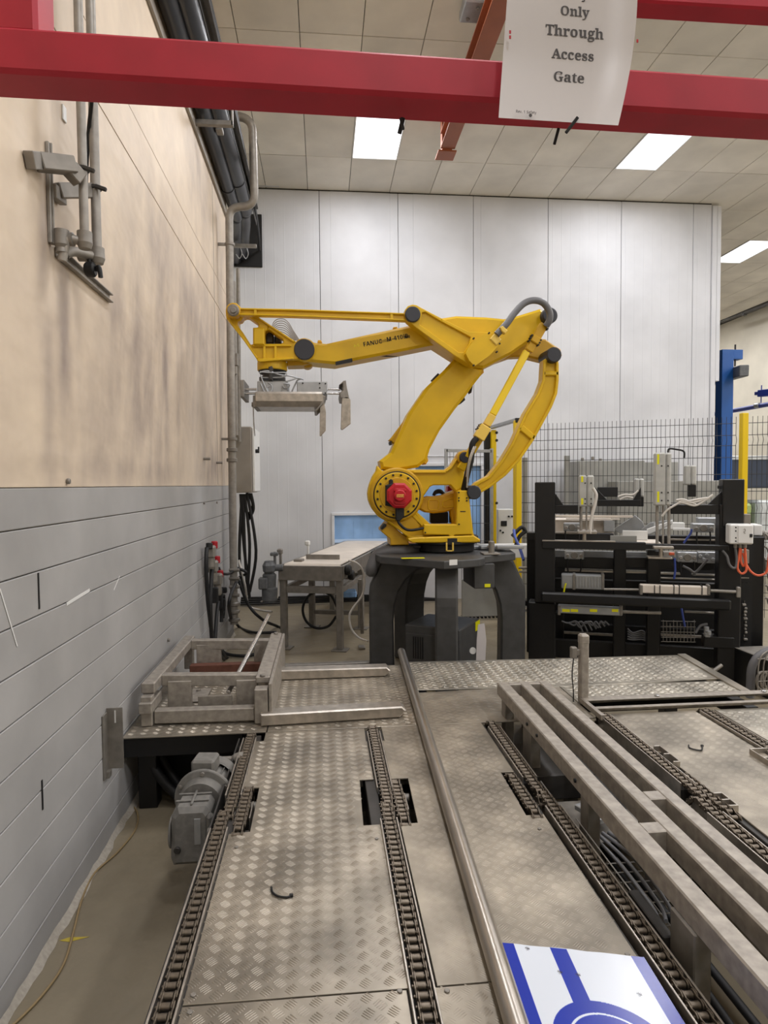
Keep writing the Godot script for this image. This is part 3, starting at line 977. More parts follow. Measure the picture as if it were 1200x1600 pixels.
	rimmed(st, CB, lever, 4.56, 4.66, 0.02, 0.02, [[170, 165, 190, 160, 300, 225, 470, 315, 495, 330, 480, 380, 450, 430, 415, 430, 280, 335, 155, 245]])
	var lev := part(t, "parallel_lever", st, M.yellow)
	st = mb()
	plate(st, CB, [462, 438, 472, 410, 515, 350, 600, 302, 690, 352, 700, 366, 622, 452, 522, 522, 485, 485], 4.50, 4.58, 0.035)
	part(lev, "lever_block", st, M.yellow)
	st = mb()
	for b in [[517, 336], [620, 300], [672, 426], [517, 516], [690, 372]]: disc(st, CB, b[0], b[1], 6, 4.495, 4.52, 0.0, 8)
	part(lev, "lever_bolt", st, M.rubber)
	st = mb()
	disc(st, CB, 108, 174, 52, 4.54, 4.58, 0.006, 32)
	part(lev, "pivot_cap", st, M.cap)
	# top rod
	st = mb()
	rimmed(st, CD, [120, 116, 420, 122, 700, 132, 1000, 142, 1108, 147, 1108, 192, 1000, 187, 700, 176, 420, 165, 120, 158], 4.585, 4.645, 0.011, 0.02)
	for x in [[212, 118, 228, 160], [1012, 144, 1028, 188]]: plate(st, CD, [x[0], x[1], x[2], x[1], x[2], x[3], x[0], x[3]], 4.588, 4.62, 0.002)
	var rod := part(t, "top_rod", st, M.yellow)
	st = mb()
	disc(st, CE, 182, 182, 82, 4.575, 4.66, 0.006, 32)
	part(rod, "rod_eye", st, M.gold)
	st = mb()
	disc(st, CE, 180, 180, 66, 4.55, 4.6, 0.006, 28)
	disc(st, CE, 182, 182, 34, 4.535, 4.56, 0.004, 20)
	part(rod, "pivot_pin", st, M.dull_steel)
	# wrist bracket
	var wr := [105, 285, 96, 240, 94, 180, 120, 120, 170, 95, 220, 100, 262, 140, 290, 190, 400, 240, 440, 255, 600, 350, 740, 445, 860, 520, 910, 545, 965, 600, 950, 760, 800, 762, 700, 772, 500, 792, 462, 775, 455, 742, 280, 500, 120, 300]
	st = mb()
	slab(st, keyhole(outline(CE, wr, 4.66), [outline(CE, [276, 305, 300, 270, 330, 258, 360, 262, 465, 335, 482, 360, 470, 385, 414, 390, 414, 582, 388, 588, 300, 450, 232, 360, 240, 315], 4.66), outline(CE, [552, 470, 560, 435, 585, 416, 612, 420, 765, 525, 768, 560, 745, 578, 560, 578], 4.66)]), Transform3D(Basis(), Vector3(0, 0, -4.66)), 0.1, 0.006)
	var wrist := part(t, "wrist_bracket", st, M.yellow)
	st = mb()
	plate(st, CE, [400, 590, 760, 584, 860, 590, 860, 606, 420, 612], 4.64, 4.67, 0.003)
	plate(st, CE, [462, 752, 880, 738, 900, 756, 500, 790, 465, 778], 4.63, 4.67, 0.003)
	for x in [545, 675]: plate(st, CE, [x - 14, 606, x + 16, 606, x + 16, 760, x - 14, 762], 4.64, 4.67, 0.003)
	plate(st, CE, [280, 500, 300, 490, 470, 740, 455, 755], 4.64, 4.67, 0.003)
	plate(st, CE, [120, 300, 140, 290, 300, 490, 280, 505], 4.64, 4.67, 0.003)
	plate(st, CE, [415, 245, 440, 240, 905, 545, 890, 560], 4.64, 4.67, 0.003)
	part(wrist, "bracket_rib", st, M.yellow)
	st = mb()
	plate(st, CE, [418, 390, 548, 390, 548, 588, 418, 588], 4.62, 4.67, 0.008)
	part(wrist, "bracket_cover", st, M.yellow)
	st = mb()
	plate(st, CE, [560, 440, 600, 430, 655, 470, 655, 572, 565, 572], 4.74, 4.84, 0.01)
	plate(st, CE, [665, 470, 745, 520, 748, 572, 665, 572], 4.76, 4.86, 0.01)
	part(wrist, "wrist_motor", st, M.dark_metal)
	st = mb()
	var arc0 := [632, 400, 655, 330, 700, 292, 770, 288, 830, 330, 890, 430, 965, 545]
	var arc1 := [690, 440, 712, 432, 740, 436, 780, 448, 815, 470, 850, 500, 885, 540]
	for i in 7:
		var pp := []
		for j in range(0, 14, 2): pp.append(at(CE, lerpf(arc0[j], arc1[j], i / 6.0), lerpf(arc0[j + 1], arc1[j + 1], i / 6.0), 4.80 + i * 0.004))
		tube(st, pp, 0.0030, 6)
	part(wrist, "air_line_loop", st, M.dull_steel)
	st = mb()
	disc(st, CE, 1018, 645, 132, 4.67, 4.92, 0.01, 36)
	part(up, "wrist_drum", st, M.yellow)
	st = mb()
	disc(st, CE, 1016, 642, 118, 4.645, 4.68, 0.004, 36)
	part(up, "wrist_cap", st, M.cap)
	st = mb()
	disc(st, CE, 1050, 790, 70, 4.80, 4.9, 0.008, 24)
	plate(st, CE, [810, 780, 960, 770, 1100, 800, 1000, 830, 815, 835], 4.74, 4.9, 0.006)
	part(up, "wrist_underside", st, M.gold)
	st = mb()
	plate(st, CD, [588, 305, 606, 305, 612, 318, 584, 320], 4.75, 4.8, 0.003)
	plate(st, CD, [1030, 228, 1052, 226, 1056, 236, 1028, 238], 4.75, 4.8, 0.003)
	part(up, "top_lug", st, M.gold)
	# wrist flange
	var w0 := at(CE, 642, 900, 4.76)
	st = mb()
	lathe(st, w0, Vector3.UP, [[0.0, 0.0], [0.104, 0.0], [0.108, 0.006], [0.108, 0.058], [0.098, 0.068], [0.0, 0.068]], 36)
	var wf := part(t, "wrist_flange", st, M.yellow)
	st = mb()
	lathe(st, w0 + Vector3(0, -0.022, 0), Vector3.UP, [[0.0, 0.0], [0.09, 0.0], [0.102, 0.022], [0.0, 0.022]], 36)
	part(wf, "wrist_seal", st, M.rubber)
	# cable rod in front with its sleeves and hoses
	st = mb()
	var ra := at(CB, 870, 425, 4.60)
	var rb := at(CB, 640, 850, 4.55)
	bar(st, ra, rb, 0.052, 0.035, 0.006, Vector3(0, 0, 1).cross(rb - ra))
	var cr := part(t, "cable_rod", st, M.post_yellow)
	st = mb()
	bar(st, at(CB, 985, 245, 4.60), at(CB, 880, 425, 4.60), 0.062, 0.045, 0.006, Vector3(0, 0, 1).cross(rb - ra))
	bar(st, at(CB, 940, 330, 4.59), at(CB, 915, 372, 4.59), 0.075, 0.06, 0.006, Vector3(0, 0, 1).cross(rb - ra))
	part(cr, "upper_clamp", st, M.gold)
	st = mb()
	bar(st, at(CB, 640, 850, 4.55), at(CB, 600, 920, 4.55), 0.056, 0.04, 0.004, Vector3(0, 0, 1).cross(rb - ra))
	bar(st, at(CB, 595, 925, 4.54), at(CB, 545, 1010, 4.54), 0.082, 0.06, 0.006, Vector3(0, 0, 1).cross(rb - ra))
	part(cr, "lower_clamp", st, M.pale_yellow)
	st = mb()
	bar(st, at(CB, 555, 1000, 4.60), at(CB, 425, 1215, 4.64), 0.06, 0.05, 0.006, Vector3(0, 0, 1).cross(rb - ra))
	part(cr, "rod_foot", st, M.yellow)
	st = mb()
	disc(st, CC, 902, 135, 60, 4.63, 4.72, 0.008, 32)
	part(cr, "foot_eye", st, M.gold)
	st = mb()
	disc(st, CC, 912, 135, 48, 4.60, 4.64, 0.005, 28)
	part(cr, "foot_cap", st, M.cap)
	st = mb()
	for b in [[890, 350], [900, 330], [908, 314], [950, 380], [958, 366], [966, 348], [548, 940], [560, 925], [568, 912], [600, 965], [612, 945], [620, 935], [1012, 272]]: disc(st, CB, b[0], b[1], 6.5, 4.515 if b[1] > 600 else 4.555, 4.60, 0.0, 8)
	part(cr, "clamp_bolt", st, M.rubber)
	st = mb()
	tube(st, [at(CB, 535, 1005, 4.53), at(CB, 505, 1050, 4.53), at(CC, 960, 150, 4.54), at(CC, 925, 290, 4.56), at(CC, 898, 410, 4.62)], 0.022, 10)
	part(t, "lower_hose", st, M.rubber)
	st = mb()
	tube(st, [at(CC, 1000, 40, 4.50), at(CC, 965, 120, 4.50), at(CC, 942, 210, 4.51), at(CC, 930, 300, 4.53), at(CC, 925, 390, 4.56)], 0.008, 8)
	tube(st, [at(CC, 985, 40, 4.51), at(CC, 952, 125, 4.50), at(CC, 932, 215, 4.51), at(CC, 920, 300, 4.53)], 0.006, 8)
	part(t, "steel_braid_line", st, M.bright_steel)
	st = mb()
	tube(st, [at(CB, 668, 312, 4.49), at(CB, 735, 240, 4.49), at(CB, 790, 165, 4.50), at(CB, 850, 105, 4.51), at(CB, 915, 83, 4.52), at(CB, 980, 100, 4.53), at(CB, 1022, 160, 4.54), at(CB, 1022, 215, 4.55), at(CB, 1000, 255, 4.57)], 0.024, 12)
	part(t, "upper_hose", st, M.hose_grey)
	st = mb()
	plate(st, CB, [690, 262, 710, 252, 745, 285, 728, 305, 705, 290], 4.45, 4.5, 0.004)
	plate(st, CB, [622, 340, 660, 298, 705, 345, 668, 385], 4.49, 4.53, 0.006)
	part(t, "hose_clamp", st, M.pale_yellow)

func text_part(parent: Node3D, called: String, s: String, pos: Vector3, size: float, m: Material, tilt := 0.0, bold := false, serif := false, bas := Basis()) -> void:
	var f := SystemFont.new()
	f.font_names = PackedStringArray(["Droid Serif" if serif else "Droid Sans"])
	f.font_weight = 700 if bold else 400
	var tm := TextMesh.new()
	tm.font = f
	tm.text = s
	tm.font_size = 48
	tm.pixel_size = size / 48.0 * 1.25
	tm.depth = 0.0004
	var o := MeshInstance3D.new()
	o.name = called
	o.mesh = tm
	o.material_override = m
	parent.add_child(o, true)
	o.transform = parent.global_transform.affine_inverse() * Transform3D(bas * Basis(Vector3(0, 0, 1), tilt), pos)

func make_gripper() -> void:
	var t := thing("bag_gripper", "grey metal clamp gripper hanging under the end of the yellow arm", "gripper", at(CE, 642, 1100, 4.76))
	var st := mb()
	lathe(st, at(CE, 642, 1010, 4.76), Vector3.UP, [[0.0, 0.0], [0.095, 0.0], [0.095, 0.02], [0.07, 0.024], [0.07, 0.055], [0.09, 0.06], [0.09, 0.08], [0.0, 0.08]], 28)
	part(t, "tool_flange", st, M.dark_metal)
	st = mb()
	plate(st, CF, [146, 236, 462, 232, 462, 372, 146, 376], 4.62, 4.90, 0.006)
	part(t, "mounting_block", st, M.alu)
	st = mb()
	plate(st, CF, [558, 242, 876, 240, 876, 376, 558, 376], 4.60, 4.92, 0.006)
	var gb := part(t, "guide_block", st, M.alu)
	for b in [[620, 258], [796, 260], [856, 262], [620, 358], [796, 358], [856, 360], [798, 306]]:
		st = mb()
		disc(st, CF, b[0], b[1], 8, 4.595, 4.605, 0.0, 8)
		part(gb, "block_bolt", st, M.rubber)
	st = mb()
	plate(st, CF, [460, 360, 560, 350, 560, 376, 460, 378], 4.66, 4.88, 0.003)
	part(t, "link_plate", st, M.alu)
	# long rounded housing
	st = mb()
	var c := at(CF, 500, 460, 4.76)
	var l0 := at(CF, 150, 460, 4.76).x
	var l1 := at(CF, 830, 460, 4.76).x
	var prof := PackedVector2Array()
	for k in [[-0.17, 0.055], [0.17, 0.055], [0.18, 0.04], [0.18, -0.012], [0.15, -0.05], [-0.15, -0.05], [-0.18, -0.012], [-0.18, 0.04]]: prof.append(Vector2(k[0], k[1]))
	slab(st, prof, Transform3D(Basis(Vector3(0, 0, -1), Vector3(0, 1, 0), Vector3(1, 0, 0)), Vector3(l1, c.y, -4.76)), l1 - l0, 0.006)
	part(t, "clamp_housing", st, M.steel)
	st = mb()
	plate(st, CF, [820, 378, 862, 392, 848, 430, 838, 470, 790, 520, 765, 548, 740, 548, 800, 480], 4.585, 4.90, 0.003)
	plate(st, CF, [100, 385, 146, 380, 150, 510, 108, 512, 100, 490], 4.62, 4.88, 0.004)
	plate(st, CF, [86, 455, 104, 455, 104, 500, 86, 500], 4.68, 4.8, 0.003)
	part(t, "end_bracket", st, M.dull_steel)
	# guide rods and end plates
	for s in [[140, -6], [872, 1010]]:
		for y in [322, 365]:
			for d in [4.66, 4.86]:
				st = mb()
				cyl(st, at(CF, s[0], y, d), at(CF, s[1], y + 1, d), 0.0085, 12)
				part(t, "guide_rod", st, M.bright_steel)
	st = mb()
	plate(st, CF, [1000, 275, 1045, 232, 1070, 228, 1080, 300, 1108, 425, 1060, 420, 1012, 412, 1002, 360, 1040, 330, 1036, 262], 4.60, 4.92, 0.005)
	part(t, "end_plate", st, M.dull_steel)
	st = mb()
	plate(st, CF, [-36, 222, 8, 222, 8, 402, -30, 402, -30, 330, -36, 300], 4.60, 4.92, 0.005)
	part(t, "end_plate", st, M.dull_steel)
	# tines: a row of blades one behind the other
	for i in 4:
		var d := 4.60 + 0.085 * i
		st = mb()
		plate(st, CF, [1030, 412, 1080, 395, 1118, 428, 1120, 680, 1034, 745, 1016, 738, 1022, 520], d, d + 0.028, 0.003)
		part(t, "tine", st, M.steel)
		st = mb()
		plate(st, CF, [812, 400, 838, 440, 858, 530, 862, 560, 860, 750, 806, 812, 796, 806, 798, 520, 806, 480], d, d + 0.028, 0.003)
		part(t, "tine", st, M.steel)
		st = mb()
		plate(st, CF, [98, 500, 108, 500, 112, 640, 124, 800, 118, 812, 104, 690], d + 0.01, d + 0.03, 0.001)
		part(t, "tine", st, M.dull_steel)
	st = mb()
	for k in [[170, 150, 250, 130, 380, 170, 470, 180, 560, 200, 630, 222], [450, 240, 520, 220, 560, 205, 600, 215, 560, 235, 500, 360], [180, 170, 200, 230, 230, 300, 260, 360, 250, 300, 300, 290], [420, 260, 480, 270, 470, 300, 430, 310, 410, 290, 400, 340], [175, 140, 300, 150, 440, 150, 430, 190, 320, 200, 190, 200], [180, 260, 210, 330, 240, 370, 290, 340, 300, 290, 260, 250]]:
		var pp := []
		for i in range(0, k.size(), 2): pp.append(at(CF, k[i], k[i + 1], 4.60 + 0.002 * i))
		tube(st, pp, 0.0055, 6)
	part(t, "air_hose", st, M.alu)
	st = mb()
	plate(st, CF, [262, 85, 300, 76, 310, 100, 304, 225, 264, 225], 4.60, 4.66, 0.008)
	part(t, "rotary_connector", st, M.dark_metal)

# ---------- stand under the arm ----------
func make_stand() -> void:
	var ax := onz(697, 868, 4.8)
	var o := Vector3(ax.x, 0, -4.8)
	var t := thing("robot_stand", "dark grey steel stand on four arched legs under the yellow arm", "stand", o)
	var top := 0.94
	var pts := []
	for k in [[-0.14, 0.655], [-0.02, 0.62], [0.12, 0.56], [0.17, 0.50], [0.20, 0.40], [0.47, 0.235], [0.52, -0.1], [0.47, -0.4], [0.15, -0.62], [-0.25, -0.62], [-0.53, -0.3], [-0.55, 0.10], [-0.525, 0.29]]:
		pts.append_array([o.x + k[0], o.z + k[1]])
	var st := mb()
	flat(st, pts, top, 0.055, 0.006)
	var tp := part(t, "top_plate", st, M.stand)
	st = mb()
	var lab := onz(707, 878, 4.13)
	box(st, lab + Vector3(0, 0, 0.028), Vector3(0.058, 0.036, 0.003), 0.0005, Basis(Vector3.UP, 0.28))
	part(tp, "white_label", st, M.white)
	st = mb()
	var y1 := ony(645, 872, top + 0.001)
	box(st, y1, Vector3(0.16, 0.002, 0.05), 0.0)
	part(tp, "warning_label", st, M.label_yellow)
	# legs: profile radius, height
	var prof := PackedVector2Array()
	for k in [[0.40, 0.0], [0.59, 0.0], [0.59, 0.62], [0.585, 0.68], [0.50, 0.865], [0.47, 0.885], [0.16, 0.885], [0.16, 0.82], [0.24, 0.79], [0.31, 0.73], [0.365, 0.64], [0.395, 0.54], [0.405, 0.42]]: prof.append(Vector2(k[0], k[1]))
	for k in [[-0.105, 0.55, 0.155], [-0.55, -0.05, 0.17], [0.55, 0.05, 0.17], [-0.26, -0.5, 0.19]]:
		var dir := Vector3(k[0], 0, k[1]).normalized()
		var side := dir.cross(Vector3.UP)
		st = mb()
		slab(st, prof, Transform3D(Basis(dir, Vector3.UP, side), o + side * k[2] / 2), k[2], 0.014)
		part(t, "leg", st, M.stand)
	# box slung under the plate at the right
	st = mb()
	bx(st, onz(738, 900, 4.45).x, onz(770, 900, 4.45).x, onz(750, 918, 4.45).y, 0.885, -4.75, -4.40, 0.006)
	var bk := part(t, "under_box", st, M.stand)
	st = mb()
	bx(st, onz(757, 900, 4.4).x, onz(766, 900, 4.4).x, onz(750, 918, 4.39).y, onz(750, 913, 4.39).y, -4.40, -4.395, 0.0)
	part(bk, "yellow_label", st, M.label_yellow)
	# hoses and loose things on the plate
	st = mb()
	tube(st, [ony(582, 920, 0.6) + Vector3(0, 0.2, 0.2), onz(580, 892, 4.75), onz(588, 870, 4.75), onz(605, 862, 4.75), onz(640, 861, 4.75), onz(660, 858, 4.9)], 0.045, 10)
	single("drain_hose", st, M.hose_grey, "thick grey hose bending over the left edge of the stand top", "hose")
	st = mb()
	flat(st, [0.46, -4.78, 0.72, -4.72, 0.74, -4.90, 0.50, -5.0], 0.99, 0.02, 0.005)
	single("folded_sheet", st, M.stand, "folded dark sheet lying on the left of the stand top beside the ring", "sheet")
	st = mb()
	var sx := onz(768, 870, 4.50)
	cyl(st, Vector3(sx.x, 0.94, -4.50), Vector3(sx.x, 1.035, -4.50), 0.022, 16, 0.004)
	flat(st, [sx.x - 0.07, -4.56, sx.x + 0.05, -4.56, sx.x + 0.05, -4.44, sx.x - 0.07, -4.44], 0.952, 0.01)
	single("post_socket", st, M.dull_steel, "short grey tube socket standing on the right of the stand top", "socket")
	for i in 4:
		st = mb()
		box(st, Vector3(1.24 + 0.05 * i, 0.955 + 0.006 * i, -4.88 + 0.07 * i), Vector3(0.2, 0.025, 0.06), 0.004, Basis(Vector3.UP, 0.2 - 0.12 * i))
		single("flat_bar", st, M.alu, ["loose pale flat bar on the stand top, rearmost", "loose pale flat bar on the stand top, second from the rear", "loose pale flat bar on the stand top, third from the rear", "loose pale flat bar on the stand top, nearest the tube socket"][i], "metal bar")
	# transformer cabinet on the floor between the legs
	var c := Vector3(0.876, 0, -4.66)
	t = thing("transformer_cabinet", "dark grey electrical cabinet on the floor between the legs of the stand", "cabinet", c, "", -0.56)
	st = mb()
	box(st, Vector3(0, 0.225, 0), Vector3(0.43, 0.41, 0.43), 0.01)
	box(st, Vector3(0, 0.01, 0), Vector3(0.40, 0.02, 0.40), 0.0)
	part(t, "cabinet_body", st, M.stand, true)
	st = mb()
	box(st, Vector3(-0.02, 0.2, 0.218), Vector3(0.36, 0.34, 0.012), 0.004)
	part(t, "cabinet_door", st, M.stand, true)
	for i in 5:
		st = mb()
		box(st, Vector3(-0.14 + 0.018 * i, 0.27, 0.226), Vector3(0.008, 0.16, 0.006), 0.001)
		part(t, "vent_slat", st, M.rubber, true)
	st = mb()
	box(st, Vector3(0.05, 0.14, 0.228), Vector3(0.13, 0.012, 0.012), 0.002)
	part(t, "door_handle", st, M.dull_steel, true)
	st = mb()
	cyl(st, Vector3(0.12, 0.27, 0.222), Vector3(0.12, 0.27, 0.235), 0.018, 16, 0.003)
	part(t, "door_lock", st, M.dull_steel, true)
	st = mb()
	box(st, Vector3(0.217, 0.385, -0.16), Vector3(0.003, 0.07, 0.10), 0.0)
	box(st, Vector3(0.0, 0.05, 0.226), Vector3(0.07, 0.03, 0.003), 0.0)
	part(t, "yellow_label", st, M.label_yellow, true)
	# paper hanging down its side, and a disc
	st = mb()
	plate(st, ONE, [747, 976, 757, 974, 760, 1000, 758, 1036, 744, 1036, 745, 1000], 4.33, 4.335, 0.0)
	single("hanging_paper", st, M.paper, "long strip of white paper hanging on the dark cabinet under the stand", "paper")
	st = mb()
	disc(st, ONE, 739, 1017, 5.5, 4.34, 4.35, 0.001, 16)
	single("cable_disc", st, M.white, "small white oval disc on the dark cabinet left of the hanging paper", "disc")

# ---------- chain conveyors and tread-plate deck ----------
const PITCH := 0.0275
var link_mesh := []
var link_parts := []
func make_links() -> void:
	for kind in 2:
		var st := mb()
		var off := 0.0125 if kind == 0 else 0.0165
		for s in [-1, 1]:
			var p := PackedVector2Array()
			for i in 7:
				var a := -PI / 2 + PI * i / 6.0
				p.append(Vector2(PITCH / 2 + 0.0105 * cos(a), 0.0105 * sin(a)))
			p.append(Vector2(0, 0.0075))
			for i in 7:
				var a := PI / 2 + PI * i / 6.0
				p.append(Vector2(-PITCH / 2 + 0.0105 * cos(a), 0.0105 * sin(a)))
			p.append(Vector2(0, -0.0075))
			# plate stands along z (running direction), thickness across x
			slab(st, p, Transform3D(Basis(Vector3(0, 0, 1), Vector3(0, 1, 0), Vector3(-1, 0, 0)), Vector3(s * off - 0.00175 * 1.0 + 0.0035 * 0.5, 0, 0)), 0.0035, 0.0007)
		if kind == 0:
			for s in [-1, 1]: cyl(st, Vector3(-0.0105, 0, s * PITCH / 2), Vector3(0.0105, 0, s * PITCH / 2), 0.0082, 10, 0.001)
		else:
			for s in [-1, 1]: cyl(st, Vector3(-0.021, 0, s * PITCH / 2), Vector3(0.021, 0, s * PITCH / 2), 0.0036, 8, 0.001)
		link_mesh.append(mesh_of(st))
# a chain run along z at x, between z0 (near) and z1 (far), with turned-down ends round sprockets
func chain_run(parent: Node3D, called: String, x: float, y: float, z0: float, z1: float, end0 := true, end1 := true) -> void:
	var c := Node3D.new()
	c.name = called
	parent.add_child(c, true)
	c.global_transform = Transform3D(Basis(), Vector3(x, y, z0))
	var n := int((z0 - z1) / PITCH)
	for i in n:
		var z := -(i + 0.5) * PITCH
		copy_part(c, "chain_link", link_mesh[i % 2], M.chain, Transform3D(Basis(), Vector3(0, 0, z)))
	# over the sprocket
	var R := 0.055
	for e in [[end0, 1.0, 0.0], [end1, -1.0, -n * PITCH]]:
		if not e[0]: continue
		for k in 4:
			var a: float = (k + 0.5) * PITCH / R
			var p := Vector3(0, -R + R * cos(a), e[2] + e[1] * R * sin(a))
			copy_part(c, "chain_link", link_mesh[k % 2], M.chain, Transform3D(Basis(Vector3.RIGHT, a * e[1]), p))
		var st := mb()
		lathe(st, Vector3(-0.006, -R, e[2]), Vector3.RIGHT, [[0.0, 0.0], [R - 0.012, 0.0], [R - 0.004, 0.004], [R - 0.004, 0.008], [R - 0.012, 0.012], [0.0, 0.012]], 20)
		cyl(st, Vector3(-0.05, -R, e[2]), Vector3(0.05, -R, e[2]), 0.016, 12)
		part(c, "sprocket", st, M.dull_steel, true)
func rails(parent: Node3D, x: float, z0: float, z1: float, half := 0.026, deep := 0.10) -> void:
	for s in [-1, 1]:
		var st := mb()
		bx(st, x + s * half - 0.0025, x + s * half + 0.0025, DECK - deep, DECK + 0.012, z1, z0, 0.001)
		part(parent, "chain_rail", st, M.steel)
	var st := mb()
	bx(st, x - half, x + half, DECK - deep, DECK - 0.014, z1, z0, 0.0)
	part(parent, "chain_track", st, M.dark_metal)
func tread(parent: Node3D, pts: Array, m: Material, y := DECK) -> MeshInstance3D:
	var st := mb()
	flat(st, pts, y, 0.006, 0.001)
	var o := part(parent, "tread_plate", st, m)
	var poly := PackedVector2Array()
	for i in range(0, pts.size(), 2): poly.append(Vector2(pts[i], pts[i + 1]))
	tread_bars(o, poly, Transform3D(Basis(), Vector3(0, y, 0)), m, 0.0006 if m == M.tread_worn else 0.0013)
	return o
# raised five-bar groups, turned alternately, over a plate outline given in x, z
var bar_mesh := {}
func tread_bars(o: MeshInstance3D, poly: PackedVector2Array, xf: Transform3D, m: Material, h: float) -> void:
	if not bar_mesh.has(h):
		var st := mb()
		st.set_smooth_group(1)
		for b in 5:
			var cz := (b - 2) * 0.0056
			var hl := 0.0135 - absf(b - 2) * 0.0012
			var L := [[-hl, 0.0, 0.0], [-hl * 0.7, 0.0017, h], [hl * 0.7, 0.0017, h], [hl, 0.0, 0.0]]
			for i in 3:
				var p: Array = L[i]
				var q: Array = L[i + 1]
				var pr := [Vector3(p[0], 0, cz - p[1]), Vector3(p[0], p[2], cz), Vector3(p[0], 0, cz + p[1])]
				var qr := [Vector3(q[0], 0, cz - q[1]), Vector3(q[0], q[2], cz), Vector3(q[0], 0, cz + q[1])]
				for k in 2:
					quad(st, pr[k], pr[k + 1], qr[k + 1], qr[k])
		bar_mesh[h] = mesh_of(st)
	var lo := poly[0]
	var hi := poly[0]
	for p in poly:
		lo = lo.min(p)
		hi = hi.max(p)
	var list := []
	var edge := inset(ccw(poly.duplicate()), 0.012)
	for j in range(int(lo.y / 0.02) - 1, int(hi.y / 0.02) + 1):
		for i in range(int(lo.x / 0.053) - 1, int(hi.x / 0.053) + 1):
			var c := Vector2((i + (0.5 if j % 2 != 0 else 0.0)) * 0.053, j * 0.02)
			if Geometry2D.is_point_in_polygon(c, edge):
				list.append(Transform3D(Basis(Vector3.UP, 0.7 if j % 2 == 0 else -0.7), Vector3(c.x, 0.0, c.y)))
	var mm := MultiMesh.new()
	mm.transform_format = MultiMesh.TRANSFORM_3D
	mm.mesh = bar_mesh[h]
	mm.instance_count = list.size()
	for i in list.size(): mm.set_instance_transform(i, xf * list[i])
	var mi := MultiMeshInstance3D.new()
	mi.name = "tread_bars"
	mi.multimesh = mm
	mi.material_override = m
	mi.set_meta("kind", "stuff")
	o.add_child(mi)
func screws(parent: Node3D, list: Array) -> void:
	for s in list:
		var st := mb()
		cyl(st, Vector3(s[0], DECK, s[1]), Vector3(s[0], DECK + 0.0035, s[1]), 0.006, 10, 0.001)
		part(parent, "plate_screw", st, M.dull_steel)

